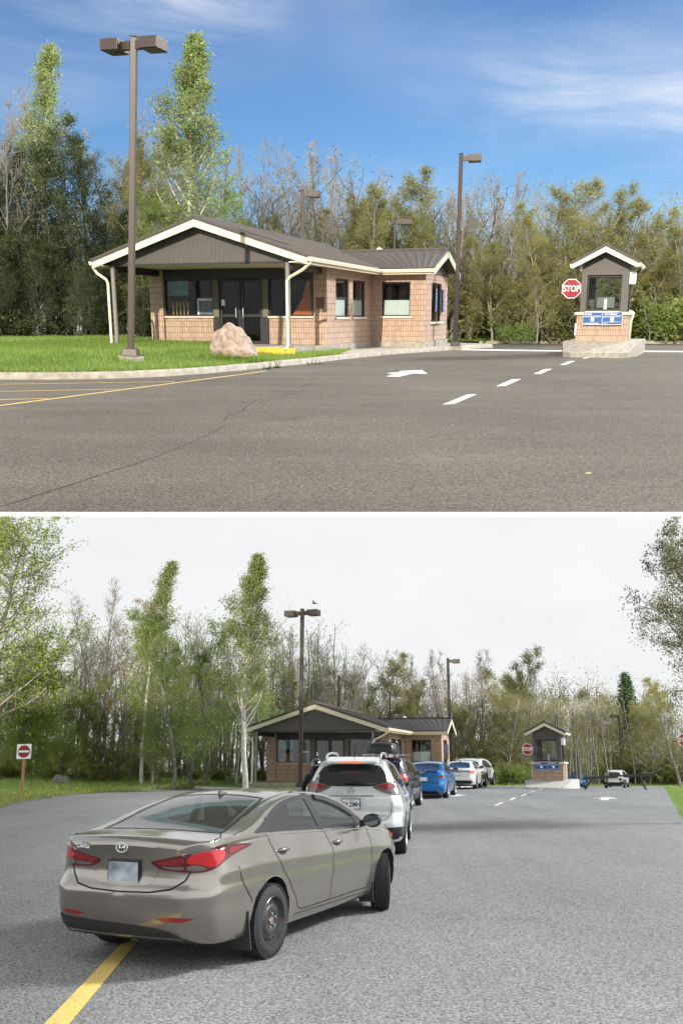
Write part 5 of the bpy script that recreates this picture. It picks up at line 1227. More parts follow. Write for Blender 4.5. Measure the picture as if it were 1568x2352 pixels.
    w = sstep((y0 + .55 - V[:, 1]) / .55); bow = sp.get('bow', .06)
    V[:, 1] += rp(V[:, 2]) * w + (bow * (V[:, 0] / .8) ** 2) * sstep((y0 + .25 - V[:, 1]) / .25)
    w = sstep((V[:, 1] - (y1 - .6)) / .6); V[:, 1] += fp(V[:, 2]) * w
    return V, Fc
def make_body(sp, mat, root):
    V, Fc = car_body_mesh(sp); me = bpy.data.meshes.new("body"); me.from_pydata([tuple(v) for v in V], [], Fc)
    bm = bmesh.new(); bm.from_mesh(me); bmesh.ops.recalc_face_normals(bm, faces=bm.faces); bm.to_mesh(me)
    bvh = BVHTree.FromBMesh(bm); bm.free()
    o = link("body", me); R = sp['R'] + sp.get('arch', .055)
    c = MB()
    for y in (0, sp['wb']):
        for s in (-1, 1): c.lathe([(s * .50, .001), (s * .50, R), (s * 1.3, R), (s * 1.3, .001)], 48, 'x', (0, y, sp['R'] + .01))
    co = c.build("cut", None); md = o.modifiers.new("b", 'BOOLEAN'); md.object = co; md.operation = 'DIFFERENCE'; md.solver = 'EXACT'
    ev = bpy.data.meshes.new_from_object(o.evaluated_get(bpy.context.evaluated_depsgraph_get()))
    bpy.data.objects.remove(o); bpy.data.objects.remove(co)
    ev.name = "body"; ev.materials.clear(); ev.materials.append(mat); ev.materials.append(m_matte)
    # wheel housings are bare black
    for p in ev.polygons:
        cx, cy, cz = p.center; yy = min((0, sp['wb']), key=lambda q: abs(q - cy)); rr = math.hypot(cy - yy, cz - sp['R'] - .01)
        p.material_index = 1 if (rr < R + .004 and abs(cx) < sp['W'] - .012) or cz < min(b for _, b in sp['bot']) + .012 and abs(cx) < .75 else 0
    ev.polygons.foreach_set('use_smooth', [True] * len(ev.polygons)); ev.set_sharp_from_angle(angle=rad(42))
    return link("body", ev, root), bvh
PROJ = {'side': ((0, 1, 0), (0, 0, 1), (-1, 0, 0)), 'sideL': ((0, 1, 0), (0, 0, 1), (1, 0, 0)), 'rear': ((1, 0, 0), (0, 0, 1), (0, 1, 0)), 'front': ((1, 0, 0), (0, 0, 1), (0, -1, 0)), 'top': ((1, 0, 0), (0, 1, 0), (0, 0, -1)),
        'diag': ((.7071, .7071, 0), (0, 0, 1), (-.7071, .7071, 0)), 'diagL': ((.7071, -.7071, 0), (0, 0, 1), (.7071, .7071, 0)), 'deck': ((1, 0, 0), (0, .7071, .7071), (0, .7071, -.7071))}
def densify(poly, step, closed=True):
    out = []; n = len(poly)
    for i in range(n if closed else n - 1):
        a = Vector(poly[i]); b = Vector(poly[(i + 1) % n]); k = max(1, int((b - a).length / step)); out += [tuple(a.lerp(b, j / k)) for j in range(k)]
    return out if closed else out + [tuple(poly[-1])]
def rnd(poly, r=.25, it=2):
    """round the corners of an outline"""
    for _ in range(it):
        out = []
        for i in range(len(poly)):
            a, b = Vector(poly[i]), Vector(poly[(i+1) % len(poly)]); out += [tuple(a.lerp(b, r)), tuple(a.lerp(b, 1 - r))]
        poly = out
    return poly
def project(bvh, pts, proj, off):
    e1, e2, d = [Vector(v) for v in PROJ[proj]]; out = []
    for q in pts:
        o = e1 * q[0] + e2 * q[1] - d * 6; hit, nrm, _, _ = bvh.ray_cast(o, d)
        if hit is None:
            hit, nrm, _, _ = bvh.find_nearest(e1 * q[0] + e2 * q[1] - d * .9)
        if nrm.dot(d) > 0: nrm = -nrm
        out.append(hit + nrm * off)
    return out
def decal(name, bvh, poly, proj, mat, root, off=.004, step=.05, skirt=True, thick=.012):
    b = densify(poly, step); P = np.array(b); n = len(b)
    xs = np.arange(P[:, 0].min() + step * .5, P[:, 0].max(), step); ys = np.arange(P[:, 1].min() + step * .5, P[:, 1].max(), step)
    G = np.array([(x, y) for x in xs for y in ys]).reshape(-1, 2)
    if len(G): G = G[poly_in(P, G)]
    if len(G): G = G[poly_dist(b + [b[0]], G) > step * .3]
    v2, _, fs, _, _, _ = delaunay_2d_cdt([Vector(v) for v in b] + [Vector(g) for g in G], [(i, (i+1) % n) for i in range(n)], [], 1, 1e-7)
    pts = project(bvh, [tuple(v) for v in v2], proj, off); d = Vector(PROJ[proj][2]); V = list(pts); F = [tuple(f) for f in fs]
    if skirt and len(v2) >= n:
        base = len(V); V += [p + d * (thick + off) for p in pts[:n]]; F += [(i, (i+1) % n, base + (i+1) % n, base + i) for i in range(n)]
    me = bpy.data.meshes.new(name); me.from_pydata([tuple(v) for v in V], [], F); bm = bmesh.new(); bm.from_mesh(me); bmesh.ops.recalc_face_normals(bm, faces=bm.faces)
    tot = sum((f.normal.dot(d) * f.calc_area() for f in bm.faces), 0)
    if tot > 0: bmesh.ops.reverse_faces(bm, faces=bm.faces)
    bm.to_mesh(me); bm.free(); me.materials.append(mat); me.polygons.foreach_set('use_smooth', [True] * len(me.polygons)); me.set_sharp_from_angle(angle=rad(50))
    return link(name, me, root)
def seam(name, bvh, line, proj, root, w=.007, mat=None, off=.0045, mirror=False):
    L = densify(line, .04, False); V = []; F = []; n0 = 0
    for s in ((1, -1) if mirror else (1,)):
        pr = {'side': 'sideL', 'diag': 'diagL'}.get(proj, proj) if s < 0 else proj
        Q = []
        for i, p in enumerate(L):
            a = Vector(L[max(i-1, 0)]); b = Vector(L[min(i+1, len(L)-1)]); t = (b - a).normalized(); n = Vector((-t.y, t.x)) * w / 2
            Q += [(p[0] - n.x, p[1] - n.y), (p[0] + n.x, p[1] + n.y)]
        if s < 0 and proj in ('rear', 'top', 'deck', 'front'): Q = [(-q[0], q[1]) for q in Q]
        if s < 0 and proj == 'diag': Q = [(-q[0], q[1]) for q in Q]
        V += project(bvh, Q, pr, off); F += [(n0+2*i, n0+2*i+2, n0+2*i+3, n0+2*i+1) for i in range(len(L)-1)]; n0 = len(V)
    me = bpy.data.meshes.new(name); me.from_pydata([tuple(v) for v in V], [], F); me.materials.append(mat or m_gap)
    return link(name, me, root)
def both(name, bvh, poly, proj, mat, root, **k):
    a = decal(name, bvh, poly, proj, mat, root, **k)
    if proj == 'side': b = decal(name, bvh, poly, 'sideL', mat, root, **k)
    elif proj == 'diag': b = decal(name, bvh, [(-p[0], p[1]) for p in poly], 'diagL', mat, root, **k)
    else: b = decal(name, bvh, [(-p[0], p[1]) for p in poly], proj, mat, root, **k)
    return a, b
def wheel(root, x, y, R, w, rim, steer=0.0, kind='alloy', spokes=5):
    s = 1 if x > 0 else -1; rr = R * .665
    t = MB(); t.lathe([(-w/2, rr), (-w/2 - .004, rr + .02), (-w/2 + .004, R - .035), (-w/2 + .03, R - .006), (-w*.2, R), (w*.2, R), (w/2 - .03, R - .006), (w/2 - .004, R - .035), (w/2 + .004, rr + .02), (w/2, rr), (w/2 - .03, rr - .012), (-w/2 + .03, rr - .012), (-w/2, rr)], 48, 'x')
    r = random.Random(3); n = 64
    for k in range(n):      # tread blocks
        for j, (xa, xb) in enumerate(((-w*.44, -w*.22), (-w*.17, -.01), (.01, w*.17), (w*.22, w*.44))):
            a = 2 * math.pi * (k + (.5 if j % 2 else 0)) / n; a2 = a + 2 * math.pi / n * .62; sk = .03 * (1 if j < 2 else -1)
            Ro = R + (.0065 if j in (1, 2) else .002)
            P = lambda q, aa, ra: (q, ra * math.cos(aa), ra * math.sin(aa))
            t.hexa([P(xa, a, R - .012), P(xb, a + sk, R - .012), P(xb, a2 + sk, R - .012), P(xa, a2, R - .012), P(xa, a, Ro), P(xb, a + sk, Ro), P(xb, a2 + sk, Ro), P(xa, a2, Ro)])
    o = t.build("wheel", m_tyre, root, True, angle=35); o.location = (x, y, R); o.rotation_euler = (0, 0, steer)
    xo = s * w / 2
    m = MB()
    if kind == 'steel':
        m.lathe([(xo - s*.002, rr + .004), (xo + s*.004, rr - .004), (xo - s*.010, rr - .014), (xo - s*.026, rr - .022), (xo - s*.036, rr - .030), (xo - s*.030, rr * .70), (xo - s*.018, rr * .60)], 48, 'x')
        m.lathe([(xo - s*.018, rr * .60), (xo - s*.012, rr * .50), (xo - s*.020, rr * .36), (xo - s*.028, rr * .30), (xo - s*.027, .03), (xo - s*.027, .001)], 32, 'x')
        b = m.build("rim", m_steelw, o, True, angle=60)
        h = MB()
        for k in range(16):
            a = 2 * math.pi * k / 16; cy, cz = rr * .745 * math.cos(a), rr * .745 * math.sin(a); h.lathe([(xo - s*.0275, .001), (xo - s*.0280, .016), (xo - s*.05, .016), (xo - s*.05, .001)], 10, 'x', (0, cy, cz))
        h.build("rim_hole", m_gap, o)
        l = MB()
        for k in range(5):
            a = 2 * math.pi * k / 5 + .4; l.lathe([(xo - s*.030, .012), (xo - s*.006, .011), (xo - s*.004, .001)], 6, 'x', (0, .058 * math.cos(a), .058 * math.sin(a)))
        l.build("lug_nut", m_alloy, o)
        l = MB(); l.lathe([(xo - s*.030, .032), (xo - s*.016, .03), (xo - s*.014, .001)], 14, 'x'); l.build("hub", M("rusty_hub", (.20, .12, .07), .8, var=.4, scale=30), o)
    else:
        m.lathe([(xo, rr + .002), (xo + s*.004, rr - .006), (xo - s*.015, rr - .02), (xo - s*.11, rr - .035), (xo - s*.11, .001)], 40, 'x'); d = m.build("rim_barrel", m_trim if kind != 'plain' else m_alloyd, o, True, angle=50)
        q = MB(); q.lathe([(xo + s*.002, rr + .003), (xo + s*.004, rr - .008), (xo - s*.02, rr - .022), (xo - s*.022, rr - .024)], 40, 'x')
        for k in range(spokes):
            a = 2 * math.pi * k / spokes + .3
            for da in (-.16, .16):
                ca, sa = math.cos(a + da), math.sin(a + da); ci, si = math.cos(a + da * .6), math.sin(a + da * .6); tw = .022
                p0 = Vector((0, .05 * ci, .05 * si)); p1 = Vector((0, (rr - .015) * ca, (rr - .015) * sa)); nn = Vector((0, -sa, ca)) * tw
                A = [p0 - nn, p1 - nn * .8, p1 + nn * .8, p0 + nn]; q.hexa([(xo - s*.055, v.y, v.z) for v in A] + [(xo - s*(.02 if i in (0, 3) else .01), v.y, v.z) for i, v in enumerate(A)])
        q.lathe([(xo - s*.05, .07), (xo - s*.015, .06), (xo - s*.012, .001)], 20, 'x'); q.build("rim", rim, o, True, angle=35)
    return o
def door_mirror(root, x, y, z, mat, sz=1.0):
    s = 1 if x > 0 else -1; bm = bmesh.new(); bmesh.ops.create_uvsphere(bm, u_segments=20, v_segments=12, radius=1)
    for v in bm.verts:
        c = v.co; k = 1 - .25 * max(0, -c.x * s); yy = c.y * .085
        if c.y < 0: yy = max(yy, -.035)
        v.co = (c.x * .12 * sz, yy * sz, (abs(c.z) ** .75 * (1 if c.z > 0 else -1)) * .085 * k * sz)
    me = bpy.data.meshes.new("door_mirror"); bm.to_mesh(me); bm.free(); me.materials.append(mat); me.polygons.foreach_set('use_smooth', [True] * len(me.polygons)); me.set_sharp_from_angle(angle=rad(40)); o = link("door_mirror", me, root); o.location = (x, y, z)
    g = MB(); g.prism(rnd([(-.10 * sz, -.062 * sz), (.095 * sz, -.055 * sz), (.10 * sz, .05 * sz), (-.09 * sz, .065 * sz)], .25, 2), -.040 * sz, -.034 * sz, 'y'); g.build("mirror_glass", m_mirror, o)
    f = MB(); f.hexa([(-s*.17*sz, .0, -.08), (-s*.08*sz, .0, -.05), (-s*.08*sz, .06, -.05), (-s*.17*sz, .08, -.08), (-s*.17*sz, .0, .0), (-s*.06*sz, .0, -.01), (-s*.06*sz, .06, -.01), (-s*.17*sz, .08, .0)]); f.build("mirror_foot", m_trim, o)
    return o
def plate(root, bvh, x, z, w, h, y, tilt=0.0, txt=None, small=None, mat=None):
    f = MB(); f.box(-w/2 - .012, w/2 + .012, -.01, .01, -h/2 - .012, h/2 + .012); o = f.build("licence_plate", m_trim, root, bevel=.004); o.location = (x, y, z); o.rotation_euler = (tilt, 0, 0)
    p = MB(); p.box(-w/2, w/2, -.013, -.0105, -h/2, h/2); p.build("plate_face", mat or m_plate, o)
    if txt: text_mesh("lettering", txt, h * .70, M("plate_ink", (.008, .012, .03), .5), o, (0, -.0145, -.012), depth=.0005, bold=.002, sx=.82)
    if small: text_mesh("lettering", small, h * .17, M("plate_ink", (.008, .012, .03), .5), o, (0.02, -.0145, h * .39), depth=.0005)
    return o
def remove_faces(o, poly, axis_pair, cond):
    bm = bmesh.new(); bm.from_mesh(o.data); fs = [f for f in bm.faces if cond(f.calc_center_median(), f.normal)]
    if fs:
        C = np.array([[f.calc_center_median()[axis_pair[0]], f.calc_center_median()[axis_pair[1]]] for f in fs]); k = poly_in(poly, C)
        bmesh.ops.delete(bm, geom=[f for f, i in zip(fs, k) if i], context='FACES')
    bm.to_mesh(o.data); bm.free()
def shrink(poly, d):
    P = [Vector(p) for p in poly]; n = len(P); A = sum(P[i].x * P[(i+1) % n].y - P[(i+1) % n].x * P[i].y for i in range(n)); s = 1 if A > 0 else -1; out = []
    for i in range(n):
        t1 = (P[i] - P[i-1]).normalized(); t2 = (P[(i+1) % n] - P[i]).normalized(); n1 = Vector((-t1.y, t1.x)) * s; n2 = Vector((-t2.y, t2.x)) * s; b = (n1 + n2); b = b / max(.3, b.length_squared) * 2 * .5 * 1.0
        out.append(tuple(P[i] + (n1 + n2).normalized() * d / max(.5, (n1 + n2).normalized().dot(n1))))
    return out
def seats(root, W, y_f, y_r, z, parts=True):
    def one(name, x, y, hr=True):
        m = MB(); m.box(x - .24, x + .24, y - .1, y + .42, z - .05, z + .10); m.hexa([(x-.24, y-.14, z), (x+.24, y-.14, z), (x+.24, y+.02, z), (x-.24, y+.02, z), (x-.20, y-.34, z+.52), (x+.20, y-.34, z+.52), (x+.20, y-.22, z+.52), (x-.20, y-.22, z+.52)])
        o = m.build(name, m_seat, root, True, bevel=.04, angle=60)
        if hr:
            h = MB(); h.hexa([(x-.13, y-.37, z+.55), (x+.13, y-.37, z+.55), (x+.13, y-.27, z+.55), (x-.13, y-.27, z+.55), (x-.11, y-.39, z+.73), (x+.11, y-.39, z+.73), (x+.11, y-.30, z+.73), (x-.11, y-.30, z+.73)]); h.tube([(x-.05, y-.29, z+.48), (x-.05, y-.31, z+.57)], .008, 6); h.build("headrest", m_seat, o, True, bevel=.035, angle=60)
    for x in (-.36, .36): one("front_seat", x, y_f)
    m = MB(); m.box(-.62, .62, y_r - .1, y_r + .42, z - .05, z + .12); m.hexa([(-.62, y_r-.14, z), (.62, y_r-.14, z), (.62, y_r+.02, z), (-.62, y_r+.02, z), (-.56, y_r-.36, z+.50), (.56, y_r-.36, z+.50), (.56, y_r-.24, z+.50), (-.56, y_r-.24, z+.50)]); b = m.build("rear_bench", m_seat, root, True, bevel=.03, angle=60)
    for x in (-.36, .36):
        h = MB(); h.hexa([(x-.13, y_r-.38, z+.50), (x+.13, y_r-.38, z+.50), (x+.13, y_r-.28, z+.50), (x-.13, y_r-.28, z+.50), (x-.11, y_r-.40, z+.63), (x+.11, y_r-.40, z+.63), (x+.11, y_r-.32, z+.63), (x-.11, y_r-.32, z+.63)]); h.build("headrest", m_seat, b, True, bevel=.03, angle=60)
def put(R, p, yaw): R.location = p; R.rotation_euler = (0, 0, -yaw)

# ---- the taupe sedan at the front of the picture
def taupe_sedan():
    R = empty("sedan_car"); tag(R, "taupe grey sedan nearest the viewer with black steel wheels", "car")
    sp = dict(W=.8875, R=.304, wb=2.70, roof=1.375, wr=.59, crown=.03, arch=.05, flare=.022, bow=.10,
        top=[(-1.0, .985), (-.96, 1.035), (-.90, 1.055), (-.75, 1.06), (-.55, 1.075), (-.38, 1.108), (-.1, 1.19), (.2, 1.275), (.5, 1.338), (.85, 1.372), (1.2, 1.375), (1.55, 1.342), (1.85, 1.27), (2.15, 1.165), (2.5, 1.05), (2.75, .985), (3.0, .955), (3.25, .885), (3.42, .80), (3.52, .70), (3.56, .62)],
        bot=[(-1.0, .27), (-.9, .235), (-.5, .21), (0, .20), (2.7, .19), (3.2, .20), (3.56, .25)],
        wid=[(-1.0, .62), (-.97, .70), (-.90, .775), (-.80, .82), (-.6, .85), (-.3, .872), (.3, .868), (1.4, .872), (2.4, .872), (2.9, .855), (3.15, .80), (3.33, .71), (3.46, .58), (3.56, .40)],
        belt=[(-1.0, .93), (-.6, 1.0), (-.2, 1.02), (.3, 1.0), (1.2, .965), (2.2, .93), (2.8, .87), (3.2, .78), (3.56, .55)],
        rear_prof=[(.2, .10), (.27, .055), (.40, -.015), (.52, -.04), (.61, -.045), (.655, -.02), (.70, .02), (.76, .04), (.85, .03), (.93, .0), (1.0, -.03), (1.06, -.035), (1.1, 0)],
        front_prof=[(.2, -.08), (.35, .0), (.55, .02), (.7, .0), (.9, -.1)])
    m_p = paint("taupe_paint", (.265, .243, .215), .75, .20)
    body, bvh = make_body(sp, m_p, R)
    # openings for the glass
    dlo = [(-.22, 1.05), (-.02, 1.115), (.22, 1.20), (.45, 1.268), (.75, 1.312), (1.1, 1.322), (1.45, 1.288), (1.75, 1.212), (2.0, 1.115), (2.18, 1.03), (2.25, .975), (2.22, .952), (1.2, .985), (.3, 1.025), (-.05, 1.045)]
    rw = [(-.64, -.50), (-.32, -.535), (0, -.545), (.32, -.535), (.64, -.50), (.60, -.1), (.54, .30), (.505, .46), (.28, .495), (0, .505), (-.28, .495), (-.505, .46), (-.54, .30), (-.60, -.1)]
    ws = [(-.66, 2.62), (-.3, 2.74), (0, 2.77), (.3, 2.74), (.66, 2.62), (.60, 2.2), (.52, 1.82), (.47, 1.66), (0, 1.60), (-.47, 1.66), (-.52, 1.82), (-.60, 2.2)]
    glassy = rnd(dlo, .2, 1)
    remove_faces(body, shrink(glassy, .02), (1, 2), lambda c, n: abs(c.x) > .42 and c.z > .9)
    remove_faces(body, shrink(rw, .03), (0, 1), lambda c, n: c.z > 1.0 and n.z > .1)
    remove_faces(body, shrink(ws, .03), (0, 1), lambda c, n: c.z > .9 and n.z > .1)
    def ring(name, poly, d, proj, mat):
        inn = shrink(poly, d); L = densify(poly, .04); I = densify(inn, .04)
        L = [tuple(Vector(poly[i]).lerp(Vector(poly[(i+1) % len(poly)]), j / 6)) for i in range(len(poly)) for j in range(6)]
        I = [tuple(Vector(inn[i]).lerp(Vector(inn[(i+1) % len(inn)]), j / 6)) for i in range(len(inn)) for j in range(6)]
        for pr in ((proj, 'sideL') if proj == 'side' else (proj,)):
            V = project(bvh, L, pr, .003) + project(bvh, I, pr, .003); n = len(L); F = [(i, (i+1) % n, n + (i+1) % n, n + i) for i in range(n)]
            me = bpy.data.meshes.new(name); me.from_pydata([tuple(v) for v in V], [], F); me.materials.append(mat); me.polygons.foreach_set('use_smooth', [True] * n)
            link(name, me, R)
    ring("window_trim", glassy, .035, 'side', m_trim); ring("window_trim", rw, .03, 'top', m_trim); ring("window_trim", ws, .05, 'top', m_trim)
    for a in ('side', 'sideL'):
        decal("side_window", bvh, shrink(glassy, .02), a, m_cargl, R, off=.0, skirt=False)
        decal("pillar_trim", bvh, [(1.10, .985), (1.24, .982), (1.13, 1.332), (1.01, 1.334)], a, m_trim, R, off=.005)
        decal("pillar_trim", bvh, [(.10, 1.03), (.14, 1.03), (.10, 1.165), (.06, 1.15)], a, m_trim, R, off=.005)
        decal("quarter_trim", bvh, [(-.215, 1.05), (-.02, 1.115), (.10, 1.155), (.10, 1.035), (-.05, 1.041)], a, m_trim, R, off=.004)
        decal("corner_trim", bvh, [(2.0, 1.11), (2.18, 1.03), (2.25, .975), (2.22, .952), (2.01, .958)], a, m_trim, R, off=.004)
    vis = [(1.24, 1.312), (1.45, 1.283), (1.75, 1.207), (2.0, 1.105), (1.98, 1.055), (1.72, 1.16), (1.43, 1.238), (1.25, 1.268)]
    decal("rain_visor", bvh, vis, 'side', M("visor_smoke", (.03, .03, .032), .2), R, off=.022, thick=.0)
    decal("rear_window", bvh, shrink(rw, .022), 'top', m_cargl, R, off=.0, skirt=False); decal("windscreen", bvh, shrink(ws, .04), 'top', m_cargl, R, off=.0, skirt=False)
    # seams
    seam("door_seam", bvh, [(-.04, 1.03), (-.02, .95), (.06, .84), (.20, .70), (.36, .56), (.47, .44), (.53, .34), (.62, .31), (2.18, .31), (2.24, .36), (2.27, .55), (2.26, .80), (2.22, .95)], 'side', R, mirror=True)
    seam("door_seam", bvh, [(1.15, .985), (1.20, .90), (1.27, .80), (1.285, .60), (1.25, .45), (1.23, .31)], 'side', R, mirror=True)
    seam("bumper_seam", bvh, [(-.55, .81), (-.52, .74), (-.46, .64), (-.36, .54), (-.34, .50)], 'side', R, mirror=True)
    seam("sill_seam", bvh, [(.46, .285), (1.4, .272), (2.3, .265)], 'side', R, .005, mirror=True)
    seam("wing_seam", bvh, [(2.22, .95), (2.42, .955), (2.6, .95)], 'side', R, .006, mirror=True)
    seam("boot_seam", bvh, [(0, .625), (.30, .632), (.48, .66), (.57, .72), (.615, .80)], 'rear', R, .010, mirror=True)
    seam("boot_seam", bvh, [(0, -.57), (.4, -.56), (.64, -.52), (.70, -.60), (.735, -.76)], 'top', R, .008, mirror=True)
    seam("roof_seam", bvh, [(.60, -.06), (.56, .3), (.545, .7), (.55, 1.2), (.56, 1.6)], 'top', R, .014, m_trim, mirror=True)
    # rear lights
    tl = [(-.50, .865), (-.38, .895), (-.22, .935), (-.05, .968), (.10, .985), (.24, .985), (.38, .972), (.30, .945), (.18, .915), (.08, .87), (.0, .82), (-.10, .785), (-.28, .785), (-.42, .80), (-.47, .83)]
    tl = rnd(tl, .2, 1)
    for nm, poly, mt, of in (("tail_light", tl, m_taild, .006), ("tail_lens", rnd([(-.47, .858), (-.35, .888), (-.255, .908), (-.25, .845), (-.36, .838), (-.45, .842)]), m_tailr, .009), ("tail_lens", rnd([(-.235, .915), (-.05, .955), (.05, .955), (.08, .93), (.05, .875), (.0, .835), (-.06, .822), (-.12, .85), (-.24, .852)]), m_tailb, .010),
                             ("tail_lens", rnd([(-.43, .83), (-.36, .826), (-.255, .835), (-.25, .80), (-.38, .806)]), m_tailc, .009), ("tail_lens", rnd([(-.235, .843), (-.13, .842), (-.07, .815), (-.12, .798), (-.235, .797)]), m_tailc, .009), ("tail_lens", rnd([(.10, .965), (.22, .973), (.31, .966), (.20, .935), (.12, .905)]), m_tailr, .009)):
        both(nm, bvh, poly, 'diag', mt, R, off=of)
    both("reflector", bvh, [(.36, .435), (.44, .45), (.66, .45), (.68, .442), (.58, .415), (.44, .412)], 'rear', m_tailr, R, off=.004)
    dif = rnd([(-.74, .40), (-.60, .395), (-.3, .385), (0, .38), (.3, .365), (.47, .33), (.60, .265), (.66, .225), (0, .215), (-.70, .225), (-.77, .30)], .2, 1)
    decal("lower_bumper", bvh, dif, 'rear', m_matte, R, off=.006)
    rc = decal("plate_recess", bvh, rnd([(-.34, .85), (.34, .85), (.30, .70), (.20, .665), (-.20, .665), (-.30, .70)], .2, 2), 'rear', m_p, R, off=.002, thick=.0)
    yb = lambda x, z: project(bvh, [(x, z)], 'rear', 0)[0].y
    plate(R, bvh, 0.0, .775, .30, .155, yb(0, .775) - .018, rad(4), mat=m_plateblur)
    e = MB(); yy = yb(0, .965) - .006
    def ell(rx, rz, n=28): return [(rx * math.cos(2*math.pi*k/n), rz * math.sin(2*math.pi*k/n)) for k in range(n)]
    e.tube([(x, 0, z) for x, z in ell(.058, .036)] + [(.058, 0, 0)], .0055, 6, False); e.tube([(-.030, 0, -.026), (-.022, 0, .026)], .006, 6); e.tube([(.022, 0, -.026), (.032, 0, .026)], .006, 6); e.tube([(-.03, 0, -.012), (0, 0, .0), (.03, 0, .012)], .006, 6)
    o = e.build("emblem", m_chrome, R, True); o.location = (0, yy, .965); o.rotation_euler = (rad(-8), 0, 0)
    text_mesh("lettering", "ELANTRA", .036, m_chrome, R, (-.435, yb(-.435, .955) - .010, .955), (rad(84), 0, rad(-17)), .002, .0, 1.1, 1.15); text_mesh("lettering", "Hyundai", .026, M("badge_blue", (.30, .38, .55), .4), R, (-.43, yb(-.43, .99) - .008, .992), (rad(80), 0, rad(-17)), .002)
    fin = MB(); fin.hexa([(-.025, .46, 1.32), (.025, .46, 1.32), (.012, .62, 1.345), (-.012, .62, 1.345), (-.004, .445, 1.385), (.004, .445, 1.385), (.004, .53, 1.362), (-.004, .53, 1.362)]); fin.build("antenna_fin", m_p, R, True, angle=30)
    for y, z in ((.20, .868), (1.41, .84)):
        for s in (1, -1):
            pr = 'side' if s > 0 else 'sideL'; p = project(bvh, [(y, z)], pr, .0)[0]
            c = decal("handle_cup", bvh, rnd([(y - .085, z - .02), (y, z - .042), (y + .08, z - .025), (y + .08, z + .02), (y - .08, z + .022)], .25, 2), pr, M("handle_shade", (.05, .046, .04), .5), R, off=.0015, thick=0)
            h = MB(); h.tube([(p.x - s*.005, y - .115, z + .004), (p.x + s*.028, y - .06, z + .014), (p.x + s*.033, y, z + .016), (p.x + s*.028, y + .06, z + .012), (p.x - s*.002, y + .105, z + .0)], [.009, .016, .018, .016, .009], 8); h.build("door_handle", m_p, R, True)
    door_mirror(R, .975, 2.04, 1.02, m_black, .88); door_mirror(R, -.975, 2.04, 1.02, m_black, .88)
    # front turn lamp that shows past the wing
    both("headlight", bvh, rnd([(2.98, .85), (3.2, .80), (3.33, .73), (3.30, .68), (3.12, .70), (3.0, .77)]), 'side', m_tailc, R, off=.005); both("turn_lamp", bvh, rnd([(2.96, .845), (3.08, .815), (3.1, .76), (2.99, .775)]), 'side', m_amber, R, off=.010)
    for y, st in ((0, 0), (2.70, rad(27))):
        for s in (1, -1): wheel(R, s * .785, y, .304, .205, m_steelw, st, 'steel')
    for s in (1, -1):
        f = MB(); f.hexa([(s*.66, -.36, .13), (s*.885, -.38, .13), (s*.885, -.365, .13), (s*.66, -.345, .13), (s*.66, -.40, .34), (s*.872, -.415, .44), (s*.872, -.40, .44), (s*.66, -.385, .34)]); f.build("mud_flap", m_matte, R)
        f = MB(); f.hexa([(s*.70, 2.30, .13), (s*.87, 2.30, .14), (s*.87, 2.315, .14), (s*.70, 2.315, .13), (s*.70, 2.29, .34), (s*.868, 2.29, .36), (s*.868, 2.305, .36), (s*.70, 2.305, .34)]); f.build("mud_flap", m_matte, R)
    u = MB(); u.box(-.60, .60, -.55, 3.2, .205, .26); u.tube([(-.35, -.85, .25), (-.35, -.5, .25)], .028, 8); u.build("underbody", m_matte, R)
    seats(R, .88, 1.30, .42, .50)
    d = MB(); d.hexa([(-.70, 2.02, .72), (.70, 2.02, .72), (.70, 2.6, .72), (-.70, 2.6, .72), (-.70, 2.10, .93), (.70, 2.10, .93), (.70, 2.62, .97), (-.70, 2.62, .97)]); d.build("dashboard", m_matte, R, bevel=.03)
    d = MB(); d.hexa([(-.55, -.55, .99), (.55, -.55, .99), (.58, -.02, .985), (-.58, -.02, .985), (-.55, -.55, 1.005), (.55, -.55, 1.005), (.58, -.02, 1.0), (-.58, -.02, 1.0)]); d.build("parcel_shelf", m_seat, R)
    dr = MB(); dr.box(.72, .80, .3, 2.1, .45, .93); dr.box(-.80, -.72, .3, 2.1, .45, .93); dr.build("door_lining", m_seat, R)
    sw = MB(); sw.tube([(-.36 + .18 * math.cos(a), 1.92 + .06 * math.sin(a), .95 + .17 * math.sin(a)) for a in [k * math.pi / 8 for k in range(17)]], .013, 6, False); sw.build("steering_wheel", m_black, R)
    put(R, (-1.404, 8.627, 0), .432); return R
taupe_sedan()

